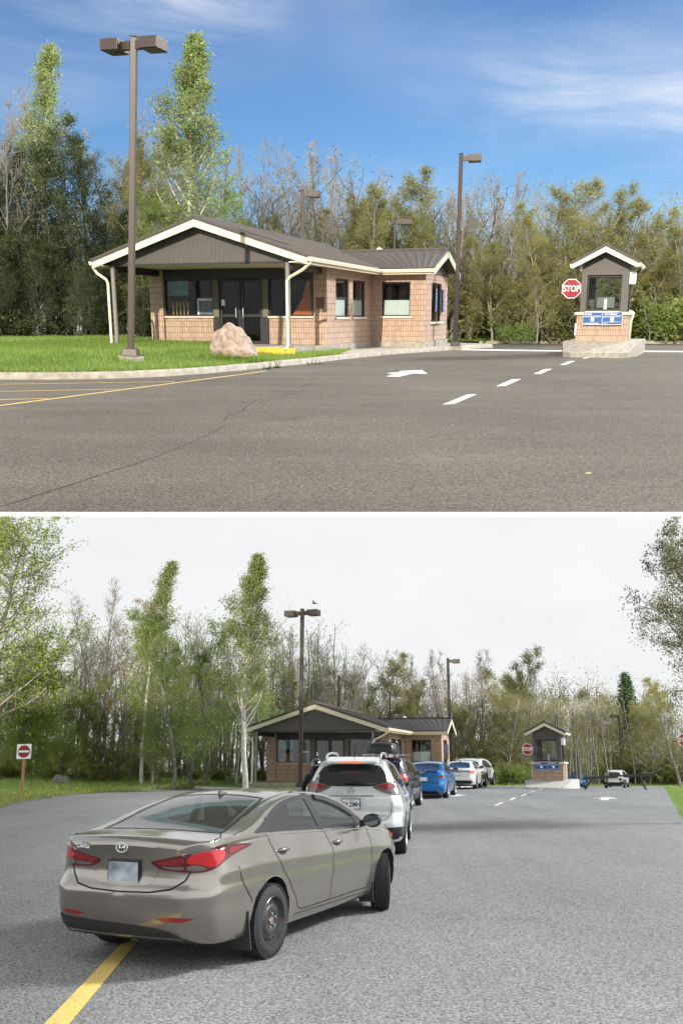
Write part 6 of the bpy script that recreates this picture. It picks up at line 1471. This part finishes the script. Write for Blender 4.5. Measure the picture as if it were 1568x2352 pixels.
# ---- simpler builder for the cars farther up the queue
def queue_car(name, label, sp, col, look, pos, yaw):
    R = empty(name); tag(R, label, "car"); m_p = paint(look['paint'], *col); body, bvh = make_body(sp, m_p, R)
    g = look['dlo']; a = decal; gp = rnd(g, .2, 1)
    both("side_window_trim", bvh, gp, 'side', m_trim, R, off=.004)
    for q in look['panes']: both("side_window", bvh, rnd(q, .12, 1), 'side', m_cglass, R, off=.008)
    pr, rw = look['rear']; decal("rear_window", bvh, rnd(rw, .15, 1), pr, m_cglass, R, off=.006)
    for (nm, proj, poly, mt, of, mir) in look.get('parts', ()):
        (both if mir else decal)(nm, bvh, poly, proj, mt, R, off=of)
    for (nm, proj, line, w) in look.get('seams', ()): seam(nm, bvh, line, proj, R, w, mirror=True)
    for y, k in ((0, 0), (sp['wb'], look.get('steer', 0))):
        for s in (1, -1): wheel(R, s * (sp['W'] - .115), y, sp['R'], .215, look['rim'], k, 'alloy', look.get('spokes', 5))
    mx = look['mirror']; 
    for s in (1, -1): door_mirror(R, s * mx[0], mx[1], mx[2], look.get('mirror_mat', m_black), mx[3])
    yb = lambda x, z: project(bvh, [(x, z)], 'rear', 0)[0].y
    z, txt, small, w, h = look['plate']; plate(R, bvh, 0, z, w, h, yb(0, z) - .02, rad(6), txt, small)
    for y, zz in look.get('handles', ()):
        for s in (1, -1):
            p = project(bvh, [(y, zz)], 'side' if s > 0 else 'sideL', 0)[0]; hm = MB(); hm.tube([(p.x - s*.004, y - .11, zz), (p.x + s*.03, y - .05, zz + .01), (p.x + s*.03, y + .05, zz + .01), (p.x - s*.004, y + .1, zz)], [.009, .016, .016, .009], 6); hm.build("door_handle", m_p, R, True)
    u = MB(); u.box(-.62, .62, -.7, sp['wb'] + .4, .17, .26); u.build("underbody", m_matte, R)
    put(R, pos, yaw); R["_"] = 0; del R["_"]
    return R, bvh, m_p, yb
def suv_spec(W, L0, wb, L1, H, R, hood, deck, **k):
    return dict(W=W, R=R, wb=wb, roof=H, wr=W * .66, crown=.03, arch=.06, flare=.025, bow=.10,
        top=[(L0, H * .93), (L0 + .05, H * .955), (L0 + .25, H * .98), (L0 + .8, H * .995), (L0 + 1.6, H), (L0 + 2.2, H * .985), (wb - .55, H * .94), (wb - .15, H * .83), (wb + .22, H * .71), (wb + .42, hood + .02), (wb + .6, hood), (wb + .75, hood - .06), (L1 - .06, hood - .19), (L1, hood - .30)],
        bot=[(L0, .34), (L0 + .15, .27), (L0 + .5, .24), (wb, .23), (L1 - .2, .26), (L1, .32)],
        wid=[(L0, W * .80), (L0 + .05, W * .88), (L0 + .15, W * .945), (L0 + .4, W * .975), (0, W * .978), (wb, W * .975), (L1 - .45, W * .90), (L1 - .2, W * .74), (L1, W * .50)],
        belt=[(L0, deck), (0, deck - .01), (1.2, deck - .05), (wb - .3, deck - .09), (wb + .4, hood - .10), (L1, hood - .36)],
        rear_prof=k.get('rp', [(.3, .07), (.42, .0), (.55, -.03), (.66, -.02), (.74, .02), (.85, .0), (1.0, .0), (1.10, .04), (1.3, .12), (1.5, .22), (H * .93, .27), (H, .20)]), front_prof=[(.25, -.06), (.5, .02), (.8, -.02), (1.1, -.1)])
# silver-white SUV
def white_suv():
    H = 1.67; sp = suv_spec(.92, -1.0, 2.70, 3.60, H, .35, 1.06, 1.10)
    sp['wr'] = .515
    look = dict(paint="silver_white_paint", rim=m_alloy, dlo=[(-.62, 1.33), (-.30, 1.52), (.3, 1.60), (1.2, 1.585), (1.9, 1.47), (2.35, 1.22), (2.45, 1.10), (1.2, 1.10), (-.1, 1.17)],
        panes=[[(-.5, 1.34), (-.27, 1.48), (.0, 1.53), (.0, 1.20), (-.1, 1.2)], [(.06, 1.20), (.06, 1.55), (1.05, 1.55), (1.12, 1.14)], [(1.22, 1.14), (1.15, 1.55), (1.85, 1.44), (2.28, 1.20), (2.35, 1.13)]],
        rear=('rear', [(-.70, 1.205), (-.3, 1.185), (.3, 1.185), (.70, 1.205), (.57, 1.44), (.49, 1.53), (.3, 1.555), (-.3, 1.555), (-.49, 1.53), (-.57, 1.44)]),
        parts=[("tail_light", 'diag', rnd([(-.40, 1.180), (-.20, 1.245), (.02, 1.280), (.16, 1.255), (.24, 1.195), (.20, 1.105), (.06, 1.045), (-.14, 1.040), (-.30, 1.105)], .18, 1), m_tailc, .010, True),
               ("tail_lens", 'diag', rnd([(-.36, 1.175), (-.20, 1.225), (-.03, 1.245), (-.03, 1.145), (-.22, 1.145)], .15, 1), m_tailr, .015, True), ("tail_lens", 'diag', rnd([(0, 1.255), (.14, 1.235), (.20, 1.185), (.16, 1.125), (.0, 1.135)], .15, 1), m_tailr, .015, True),
               ("tail_lens", 'diag', [(-.02, 1.050), (.0, 1.050), (.0, 1.270), (-.02, 1.270)], m_taild, .017, True),
               ("chrome_strip", 'rear', [(-.40, 1.015), (.40, 1.015), (.38, 1.04), (-.38, 1.04)], m_chrome, .016, False),
               ("lower_bumper", 'rear', rnd([(-.86, .52), (-.4, .50), (.4, .50), (.86, .52), (.82, .32), (.6, .29), (-.6, .29), (-.82, .32)], .15, 1), m_matte, .010, False),
               ("reflector", 'rear', [(.52, .44), (.72, .45), (.72, .42), (.54, .41)], m_tailr, .016, True),
               ("lower_cladding", 'side', [(-.40, .50), (-.86, .52), (-.9, .36), (-.4, .30)], m_matte, .006, True), ("sill_cladding", 'side', [(.42, .27), (2.28, .27), (2.28, .42), (.42, .42)], m_matte, .006, True)],
        seams=[("hatch_seam", 'rear', [(0, .60), (.45, .605), (.60, .64), (.685, .74), (.70, .93)], .010), ("door_seam", 'side', [(.02, 1.17), (.12, .9), (.42, .62), (.46, .43), (1.2, .43), (1.2, 1.12)], .007), ("door_seam", 'side', [(1.2, .43), (2.2, .43), (2.3, .6), (2.3, 1.05)], .007)],
        mirror=(1.02, 2.2, 1.16, 1.15), mirror_mat=None, plate=(.90, "J74 ZMH", "Québec", .305, .155), handles=[(.28, .98), (1.42, .94)])
    q = GL(818, 1938); c0 = (.27, 16.75, 0); yaw = rad(6)
    look['mirror_mat'] = m_black
    R, bvh, mp, yb = queue_car("sport_utility_vehicle", "silver-white utility vehicle second in the queue with a lit brake lamp", sp, ((.62, .65, .66), .25, .28), look, c0, yaw)
    e = MB(); e.tube([(.055 * math.cos(a), 0, .055 * math.sin(a)) for a in [k * math.pi / 10 for k in range(21)]], .010, 6, False); e.box(-.075, .075, -.008, .006, -.014, .014); o = e.build("emblem", m_chrome, R, True, angle=40); o.location = (0, yb(0, 1.115) - .012, 1.115)
    s = MB(); s.hexa([(-.47, -.92, 1.575), (.47, -.92, 1.575), (.50, -.35, 1.66), (-.50, -.35, 1.66), (-.45, -.90, 1.615), (.45, -.90, 1.615), (.48, -.35, 1.69), (-.48, -.35, 1.69)]); sp_ = s.build("roof_spoiler", mp, R, bevel=.015)
    b = MB(); b.box(-.19, .19, -.93, -.915, 1.585, 1.612); b.build("brake_lamp", m_brake, R)
    text_mesh("lettering", "ROGUE", .058, m_chrome, R, (-.46, yb(-.46, .70) - .006, .70), (rad(90), 0, rad(-4)), .003, .001, 1.25, 1.1); text_mesh("lettering", "SV AWD", .05, m_chrome, R, (.52, yb(.5, .70) - .008, .70), (rad(90), 0, rad(6)), .003, .001, 1.1)
    w = MB(); yy = yb(.1, 1.16); w.tube([(-.12, yy - .02, 1.255), (.15, yy - .02, 1.25), (.42, yy - .01, 1.23)], [.016, .012, .006], 6); w.build("rear_wiper", m_black, R, True)
    for s_ in (1, -1):
        r = MB(); x = s_ * .485; r.tube([(x, -.55, 1.64), (x, -.45, 1.725), (x, .2, 1.755), (x, 1.2, 1.745), (x, 1.45, 1.68)], [.025, .022, .02, .02, .02], 8); r.build("roof_rail", m_alloy, R, True)
    an = MB(); an.tube([(0, -.25, 1.68), (0, -.25, 1.72)], .03, 8); an.tube([(0, -.25, 1.72), (0, -.36, 2.02)], .007, 6); an.build("antenna", m_black, R, True)
white_suv()
# navy SUV with a roof box
def navy_suv():
    sp = suv_spec(.91, -.95, 2.67, 3.55, 1.66, .345, 1.05, 1.08)
    look = dict(paint="navy_paint", rim=m_alloy, dlo=[(-.60, 1.24), (-.35, 1.46), (.3, 1.57), (1.2, 1.555), (1.9, 1.43), (2.35, 1.20), (2.42, 1.08), (1.2, 1.08), (-.1, 1.13)],
        panes=[[(-.5, 1.26), (-.27, 1.43), (.0, 1.49), (.0, 1.17), (-.1, 1.17)], [(.06, 1.16), (.06, 1.51), (1.05, 1.52), (1.12, 1.12)], [(1.22, 1.12), (1.15, 1.52), (1.85, 1.40), (2.25, 1.18), (2.3, 1.11)]],
        rear=('rear', [(-.66, 1.12), (.66, 1.12), (.54, 1.46), (-.54, 1.46)]),
        parts=[("tail_light", 'diag', rnd([(-.30, 1.08), (-.05, 1.16), (.16, 1.14), (.20, 1.05), (.10, .93), (-.05, .90), (-.10, 1.0)], .15, 1), m_tailb, .012, True),
               ("lower_bumper", 'rear', rnd([(-.85, .58), (.85, .58), (.80, .32), (-.80, .32)], .15, 1), m_matte, .010, False), ("sill_cladding", 'side', [(.42, .25), (2.26, .25), (2.26, .44), (.42, .44)], m_matte, .006, True)],
        seams=[("door_seam", 'side', [(.02, 1.14), (.12, .9), (.42, .62), (.46, .45), (1.2, .45), (1.2, 1.1)], .008), ("door_seam", 'side', [(1.2, .45), (2.2, .45), (2.3, .6), (2.3, 1.03)], .008)],
        mirror=(1.0, 2.15, 1.14, 1.1), plate=(.80, None, None, .30, .15), handles=[(.28, .95), (1.42, .92)])
    p = GL(946, 1860); yaw = rad(11.5); c, s = math.cos(yaw), math.sin(yaw); pos = (p.x - .90 * c, p.y + .90 * s, 0)
    R, bvh, mp, yb = queue_car("sport_utility_vehicle", "dark navy utility vehicle third in the queue with red tail lamps", sp, ((.016, .022, .05), .4, .25), look, pos, yaw)
    for s_ in (1, -1):
        r = MB(); x = s_ * .53; r.tube([(x, -.55, 1.60), (x, -.45, 1.685), (x, .3, 1.70), (x, 1.2, 1.69), (x, 1.4, 1.64)], .022, 8); r.build("roof_rail", m_black, R, True)
    for y in (.0, .95):
        r = MB(); r.box(-.72, .72, y - .03, y + .03, 1.715, 1.745); r.build("crossbar", m_alloy, R)
    # cargo box strapped on top: a thing of its own
    B = empty("roof_box", (pos[0] , pos[1], 1.755)); B.rotation_euler = (0, 0, -yaw); tag(B, "black cargo box strapped on the roof of the navy vehicle", "roof box")
    m = MB(); prof = rnd([(-.41, .0), (.41, .0), (.46, .12), (.40, .31), (.25, .37), (-.25, .37), (-.40, .31), (-.46, .12)], .2, 1)
    rings = []; vs = []; n = len(prof)
    for y, k in ((-.80, .55), (-.77, .82), (-.66, .96), (-.3, 1), (.5, .99), (.95, .88), (1.2, .66), (1.26, .45)):
        vs += [(x * (.5 + .5 * k), y, .005 + z * k) for x, z in prof]
    fs = [(i*n+j, i*n+(j+1) % n, (i+1)*n+(j+1) % n, (i+1)*n+j) for i in range(7) for j in range(n)] + [tuple(range(n))[::-1], tuple(range(7*n, 8*n))]
    m.add(vs, fs); m.build("shell", M("roof_box_black", (.022, .022, .024), .35, var=.15), B, True, angle=50)
    m = MB(); m.tube([(-.44, -.5, .13), (-.47, .2, .13), (-.42, .9, .12)], .02, 6); m.tube([(.44, -.5, .13), (.47, .2, .13), (.42, .9, .12)], .02, 6); m.tube([(-.38, -.76, .12), (0, -.80, .12), (.38, -.76, .12)], .02, 6); m.build("seam_rim", m_black, B, True)
    for y in (.05, .6):
        m = MB(); m.tube([(-.475, y, .10), (-.43, y, .325), (-.26, y, .39), (.26, y, .39), (.43, y, .325), (.475, y, .10)], .018, 5); m.build("strap", m_matte, B)
    m = MB(); m.box(-.10, .10, -.778, -.768, .20, .25); m.box(-.14, .14, -.778, -.768, .165, .175); m.hexa([(-.32, -.74, .19), (-.18, -.775, .22), (-.18, -.765, .22), (-.32, -.73, .19), (-.32, -.73, .23), (-.18, -.765, .27), (-.18, -.755, .27), (-.32, -.72, .23)]); m.hexa([(.18, -.775, .22), (.32, -.74, .19), (.32, -.73, .19), (.18, -.765, .22), (.18, -.765, .27), (.32, -.73, .23), (.32, -.72, .23), (.18, -.755, .27)]); m.build("sticker", m_signw, B)
navy_suv()
def sedan_spec(W, L0, wb, L1, H, R, deck, hood):
    return dict(W=W, R=R, wb=wb, roof=H, wr=W * .64, crown=.03, arch=.045, flare=.022, bow=.10,
        top=[(L0, deck - .06), (L0 + .05, deck - .01), (L0 + .15, deck + .005), (L0 + .45, deck + .015), (L0 + .62, deck + .06), (L0 + .95, deck + .19), (L0 + 1.3, H - .07), (L0 + 1.7, H - .01), (L0 + 2.1, H), (L0 + 2.5, H - .02), (wb - .75, H - .10), (wb - .3, H - .28), (wb + .05, hood + .07), (wb + .3, hood), (wb + .6, hood - .08), (L1 - .15, hood - .22), (L1, hood - .38)],
        bot=[(L0, .29), (L0 + .1, .24), (L0 + .5, .20), (wb, .19), (L1 - .2, .2), (L1, .25)],
        wid=[(L0, W * .72), (L0 + .04, W * .82), (L0 + .12, W * .90), (L0 + .3, W * .95), (0, W * .978), (wb, W * .975), (L1 - .4, W * .88), (L1 - .15, W * .68), (L1, W * .45)],
        belt=[(L0, deck - .10), (L0 + .4, deck - .06), (.3, deck - .07), (1.5, deck - .10), (wb - .4, hood - .06), (wb + .3, hood - .13), (L1, hood - .45)],
        rear_prof=[(.2, .10), (.28, .05), (.42, -.02), (.55, -.03), (.63, .0), (.72, .035), (.85, .03), (deck - .05, -.01), (deck, -.03), (deck + .1, 0)], front_prof=[(.2, -.08), (.4, .0), (.6, .02), (.9, -.1)])
def sedan_look(nm, H, d, **k):
    L = dict(paint=nm, rim=m_alloy, dlo=[(-.28, d + .035), (.0, d + .16), (.35, H - .13), (.8, H - .065), (1.2, H - .06), (1.6, H - .12), (2.0, H - .30), (2.2, d - .03), (1.2, d - .01), (.3, d + .01)],
        panes=[[(-.18, d + .04), (.05, d + .155), (.37, H - .165), (.75, H - .105), (1.02, H - .095), (1.10, d + .02), (.3, d + .035)], [(1.22, d + .015), (1.13, H - .095), (1.56, H - .155), (1.93, H - .32), (2.08, d)]],
        rear=('top', [(-.60, -.40), (0, -.45), (.60, -.40), (.49, .30), (0, .36), (-.49, .30)]),
        seams=[("door_seam", 'side', [(-.02, d), (.1, d - .15), (.4, .55), (.5, .34), (1.24, .32), (1.27, .6), (1.16, d)], .009), ("door_seam", 'side', [(1.24, .32), (2.1, .32), (2.2, .5), (2.18, d - .05)], .009), ("boot_seam", 'rear', [(0, .64), (.45, .66), (.56, .76)], .010)],
        mirror=(.97, 1.95, d + .06, 1.0), plate=(.78, None, None, .30, .15), handles=[(.22, d - .16), (1.36, d - .18)])
    L.update(k); return L
def at_wheel(px, py, yaw, W):
    p = GL(px, py); return (p.x - (W) * math.cos(yaw), p.y + W * math.sin(yaw), 0)
def blue_sedan(px, py, yaw, label, z=None):
    H = 1.47; d = 1.06; sp = sedan_spec(.88, -1.03, 2.64, 3.55, H, .33, d, .97)
    look = sedan_look("azure_paint" , H, d, parts=[("tail_light", 'diag', rnd([(-.42, .84), (-.2, .93), (.06, .965), (.16, .94), (.10, .86), (-.02, .81), (-.25, .80)], .15, 1), m_tailc, .010, True), ("tail_lens", 'diag', rnd([(-.16, .93), (.06, .955), (.13, .93), (.08, .86), (-.02, .83), (-.14, .83)], .15, 1), m_tailr, .016, True),
        ("tail_lens", 'diag', rnd([(-.10, .91), (.0, .92), (.02, .87), (-.09, .855)], .15, 1), m_tailc, .020, True), ("lower_bumper", 'rear', [(-.55, .30), (.55, .30), (.5, .235), (-.5, .235)], m_matte, .008, False), ("reflector", 'rear', [(.48, .45), (.70, .46), (.70, .44), (.5, .43)], m_tailr, .010, True)])
    pos = at_wheel(px, py, yaw, .86) if z is None else z
    R, bvh, mp, yb = queue_car("sedan_car", label, sp, ((.008, .17, .50), .45, .26), look, pos, yaw)
    s = MB(); s.hexa([(-.60, -.98, d + .0), (.60, -.98, d + .0), (.62, -.78, d + .0), (-.62, -.78, d + .0), (-.58, -1.02, d + .055), (.58, -1.02, d + .055), (.62, -.80, d + .03), (-.62, -.80, d + .03)]); s.build("spoiler", mp, R, bevel=.01)
    e = MB(); e.tube([(.52, -1.0, .27), (.52, -.7, .28)], .045, 12, False); e.build("exhaust_pipe", m_chrome, R, True)
    return R
blue_sedan(1029, 1833, rad(13.5), "bright blue sedan in the middle of the queue with a boot spoiler")
def white_sedan():
    H = 1.43; d = 1.03; sp = sedan_spec(.90, -1.0, 2.70, 3.65, H, .33, d, .95)
    look = sedan_look("white_paint", H, d, rim=m_alloyd, parts=[("tail_light", 'diag', rnd([(-.34, .84), (-.1, .93), (.12, .98), (.10, .90), (.02, .84), (-.05, .78), (-.1, .85)], .1, 1), m_tailr, .012, True), ("light_bar", 'rear', [(-.60, .93), (.60, .93), (.60, .895), (-.60, .895)], m_taild, .012, False), ("tail_lens", 'diag', rnd([(-.2, .885), (-.02, .93), (.0, .885), (-.08, .85)], .1, 1), m_brake, .018, True),
        ("lower_bumper", 'rear', rnd([(-.74, .44), (-.3, .46), (.3, .46), (.74, .44), (.66, .26), (-.66, .26)], .15, 1), m_trim, .010, False), ("diffuser_strip", 'rear', [(-.55, .31), (.55, .31), (.55, .285), (-.55, .285)], m_alloy, .016, False)])
    R, bvh, mp, yb = queue_car("sedan_car", "white sedan behind the small white utility vehicle with slim red tail lamps", sp, ((.72, .72, .72), .05, .3), look, at_wheel(1095, 1812, rad(14), .88), rad(14))
    f = MB(); f.hexa([(-.03, .35, H - .05), (.03, .35, H - .05), (.02, .55, H - .03), (-.02, .55, H - .03), (-.006, .32, H + .03), (.006, .32, H + .03), (.006, .45, H), (-.006, .45, H)]); f.build("antenna_fin", m_black, R)
white_sedan()
def small_suv(label, pos, yaw, clad=True, Hh=1.56):
    sp = suv_spec(.90, -.85, 2.60, 3.35, Hh, .335, .98, 1.02)
    look = dict(paint="white_paint_" , rim=m_alloyd, dlo=[(-.50, 1.19), (-.25, 1.36), (.3, 1.46), (1.1, 1.45), (1.8, 1.33), (2.2, 1.12), (2.25, 1.01), (1.2, 1.02), (-.1, 1.07)],
        panes=[[(-.38, 1.2), (-.2, 1.33), (.2, 1.41), (1.0, 1.41), (1.06, 1.06), (-.05, 1.1)], [(1.16, 1.06), (1.10, 1.41), (1.75, 1.30), (2.1, 1.10), (2.14, 1.05)]],
        rear=('rear', [(-.62, 1.08), (.62, 1.08), (.50, 1.38), (-.50, 1.38)]),
        parts=[("tail_light", 'diag', rnd([(-.28, 1.04), (.0, 1.09), (.14, 1.07), (.12, 1.0), (-.1, .97), (-.26, .99)], .12, 1), m_taild, .012, True), ("tail_lens", 'diag', rnd([(-.2, 1.03), (-.0, 1.07), (.08, 1.05), (.04, 1.01), (-.12, .99)], .12, 1), m_tailr, .017, True),
               ("lower_bumper", 'rear', rnd([(-.84, .62), (-.5, .52), (.5, .52), (.84, .62), (.80, .32), (-.80, .32)], .12, 1), m_matte, .010, False), ("corner_cladding", 'side', [(-.36, .50), (-.42, .78), (-.80, .86), (-.85, .36), (-.36, .28)], m_matte, .007, True), ("sill_cladding", 'side', [(.40, .24), (2.2, .24), (2.2, .43), (.40, .43)], m_matte, .006, True), ("turn_lamp", 'diag', rnd([(.02, .78), (.12, .80), (.12, .70), (.03, .68)], .1, 1), m_amber, .017, True)],
        seams=[("door_seam", 'side', [(.0, 1.08), (.12, .85), (.40, .6), (.46, .44), (1.14, .44), (1.12, 1.03)], .009)],
        mirror=(.98, 2.02, 1.09, 1.1), plate=(.74, None, None, .30, .15), handles=[(.25, .92), (1.34, .88)])
    R, bvh, mp, yb = queue_car("sport_utility_vehicle", label, sp, ((.72, .72, .72), .05, .3), look, pos, yaw)
    for s_ in (1, -1):
        r = MB(); x = s_ * .50; r.tube([(x, -.45, Hh - .07), (x, -.35, Hh + .01), (x, .9, Hh + .03), (x, 1.1, Hh - .02)], .02, 6); r.build("roof_rail", m_black, R, True)
        for yw in (0, 2.60):
            a = MB(); pts = [(s_ * .895, yw + .42 * math.cos(t), .345 + .42 * math.sin(t)) for t in [math.pi * k / 12 for k in range(13)]]; a.tube(pts, .03, 6); a.build("arch_cladding", m_matte, R, True)
    return R
p = at_wheel(1117, 1806, rad(19), .88); small_suv("small white utility vehicle at the head of the queue with black cladding", p, rad(19))
q = DL(1412, 1805, 80); small_suv("white utility vehicle driving away beyond the barrier", (q.x, q.y, zL(80)), rad(24))
q = DL(1322, 1805, 84); blue_sedan(0, 0, rad(10), "blue sedan half hidden behind the shaded booth", (q.x, q.y, zL(84)))

# ------------------------------------------------------------------ PEOPLE, BIRD
def skin_figure(name, joints, edges, root_i, mat, parent):
    me = bpy.data.meshes.new(name); me.from_pydata([j[:3] for j in joints], edges, []); o = link(name, me, None)
    o.modifiers.new("s", 'SKIN'); o.modifiers.new("ss", 'SUBSURF').levels = 2
    for i, sv in enumerate(me.skin_vertices[0].data): r = joints[i][3]; sv.radius = (r, joints[i][4] if len(joints[i]) > 4 else r); sv.use_root = i == root_i
    ev = bpy.data.meshes.new_from_object(o.evaluated_get(bpy.context.evaluated_depsgraph_get())); bpy.data.objects.remove(o)
    ev.name = name; ev.materials.clear(); ev.materials.append(mat); ev.polygons.foreach_set('use_smooth', [True] * len(ev.polygons)); return link(name, ev, parent)
m_skin = M("skin", (.45, .27, .19), .55, var=.05); m_cloth = M("black_cloth", (.012, .012, .014), .85, var=.3, scale=10, bump=.4, bscale=14); m_jean = M("dark_trousers", (.03, .033, .045), .9, var=.2)
def person(loc, yaw, label, helmet=True, top=None, bend=0.0):
    R = empty("person", loc, yaw); tag(R, label, "person")
    J = [(0, 0, .95, .15, .11), (0, .01, 1.12, .15, .11), (0, .0, 1.30, .18, .125), (0, -.01, 1.42, .15, .10), (0, .01, 1.50, .06), (0, .03, 1.57, .065),
         (-.19, -.01, 1.42, .075), (-.29, .02, 1.20, .058), (-.33, .22, 1.08, .046), (.19, -.01, 1.42, .075), (.28, .03, 1.18, .058), (.27, .27, 1.10, .046),
         (-.10, 0, .86, .10), (-.12, .02, .50, .075), (-.13, -.02, .10, .05), (.10, 0, .86, .10), (.12, .02, .50, .075), (.13, -.02, .10, .05),
         (-.34, .29, 1.06, .036, .022), (.27, .345, 1.09, .036, .022), (-.14, .12, .04, .045, .035), (.14, .12, .04, .045, .035)]
    E = [(0,1),(1,2),(2,3),(3,4),(4,5),(3,6),(6,7),(7,8),(3,9),(9,10),(10,11),(0,12),(12,13),(13,14),(0,15),(15,16),(16,17),(8,18),(11,19),(14,20),(17,21)]
    b = skin_figure("body", J, E, 0, top or m_cloth, R)
    for s, hx, hy, hz in ((-1, -.34, .30, 1.06), (1, .27, .355, 1.09)):
        HJ = [(hx, hy, hz, .030, .016), (hx, hy + .05, hz, .034, .015)]; HE = [(0, 1)]
        for k, (dx, L) in enumerate(((-.03, .07), (-.01, .08), (.012, .075), (.032, .058))):
            n = len(HJ); HJ += [(hx + dx, hy + .085, hz - .005, .009), (hx + dx, hy + .085 + L * .5, hz - .02, .0085), (hx + dx, hy + .08 + L * .75, hz - .05, .0075)]; HE += [(1, n), (n, n+1), (n+1, n+2)]
        n = len(HJ); HJ += [(hx - s * .045, hy + .04, hz - .01, .011), (hx - s * .055, hy + .075, hz - .03, .009)]; HE += [(0, n), (n, n+1)]
        skin_figure("hand", HJ, HE, 0, m_skin if not helmet else m_black, R)
    bm = bmesh.new(); bmesh.ops.create_uvsphere(bm, u_segments=28, v_segments=18, radius=1)
    for v in bm.verts:
        c = v.co; w = 1 - .22 * max(0, -c.z) ** 1.3; v.co = (c.x * .078 * w, c.y * .098 * w + (.012 if c.z < -.2 and c.y > 0 else 0), c.z * .118)
        if abs(c.x) < .016 and c.y > .06 and -.03 < c.z < .02: v.co.y += .022
        if c.y > .07 and abs(abs(c.x) - .03) < .014 and .0 < c.z < .03: v.co.y -= .010
    me = bpy.data.meshes.new("head"); bm.to_mesh(me); bm.free(); me.materials.append(m_skin); me.polygons.foreach_set('use_smooth', [True] * len(me.polygons)); h = link("head", me, R); h.location = (0, .035, 1.66)
    for s in (-1, 1):
        e = MB(); e.lathe([(-.012, .001), (-.010, .022), (.004, .028), (.012, .018), (.012, .001)], 12, 'x', (s * .078, -.005, .0)); e.build("ear", m_skin, h, True)
    if helmet:
        bm = bmesh.new(); bmesh.ops.create_uvsphere(bm, u_segments=28, v_segments=18, radius=1)
        for v in bm.verts:
            c = v.co; v.co = (c.x * .128, c.y * .152, max(c.z, -.72) * .150)
        me = bpy.data.meshes.new("helmet"); bm.to_mesh(me); bm.free(); me.materials.append(M("helmet_black", (.012, .012, .013), .12, coat=1)); me.polygons.foreach_set('use_smooth', [True] * len(me.polygons)); hh = link("helmet", me, R); hh.location = (0, .04, 1.685)
        st = MB(); st.tube([(.13 * math.sin(a), .04 - .155 * math.cos(a), 1.68 + .0 * a) for a in [-.7 + .14 * k for k in range(11)]], .008, 6); st.build("helmet_stripe", m_alloy, R, True)
        ho = MB(); ho.lathe([(1.44, .16), (1.48, .155), (1.53, .13), (1.575, .115), (1.58, .09)], 20, 'z', (0, 0, 0)); ho.build("hood", m_cloth, R, True)
    else:
        bm = bmesh.new(); bmesh.ops.create_uvsphere(bm, u_segments=24, v_segments=14, radius=1)
        for v in bm.verts:
            c = v.co; v.co = (c.x * .088, c.y * .106 - .012, c.z * .122 + .012)
            if c.y > .35 and c.z < .55: v.co.y = .02
        me = bpy.data.meshes.new("hair"); bm.to_mesh(me); bm.free(); me.materials.append(M("hair_brown", (.06, .03, .018), .7, var=.3, scale=40)); me.polygons.foreach_set('use_smooth', [True] * len(me.polygons)); x = link("hair", me, R); x.location = (0, .035, 1.67)
    return R
q = GL(735, 1812); q = DL(725, 1812, 18.6)
pf = person((q.x, q.y, 0.0), rad(-12), "person in a black hooded jacket and black helmet beside the silver-white vehicle"); pf.scale = (.90, .90, .90)
q = DL(1047, 1742, 50.5); person((q.x, q.y, q.z - 1.70), rad(160), "person with brown hair seen above the roof of the white sedan", False, M("grey_shirt", (.12, .12, .13), .9))
q = DL(722, 1386, 40); bd = MB()
bd.add([(-.02, -.16, 0), (.02, -.16, 0), (.03, .0, .02), (.0, .16, .01), (-.03, .0, .02), (0, 0, -.04)], [(0, 1, 2, 3, 4), (0, 5, 1), (1, 5, 2), (2, 5, 3), (3, 5, 4), (4, 5, 0)])
bd.add([(.02, -.05, .015), (.02, .07, .015), (.22, .02, .10), (.40, -.06, .03), (-.02, -.05, .015), (-.02, .07, .015), (-.22, .02, .10), (-.40, -.06, .03)], [(0, 1, 2), (0, 2, 3), (4, 6, 5), (4, 7, 6)])
o = bd.build("bird", m_black); o.location = q; o.rotation_euler = (0, rad(20), rad(60)); tag(o, "small dark bird flying in the white sky above the double-headed lamp post", "bird")

# ------------------------------------------------------------------ carry the terrace up to its place
bpy.context.view_layer.update()
for o in UPPER:
    o.matrix_world = T_UP @ o.matrix_basis
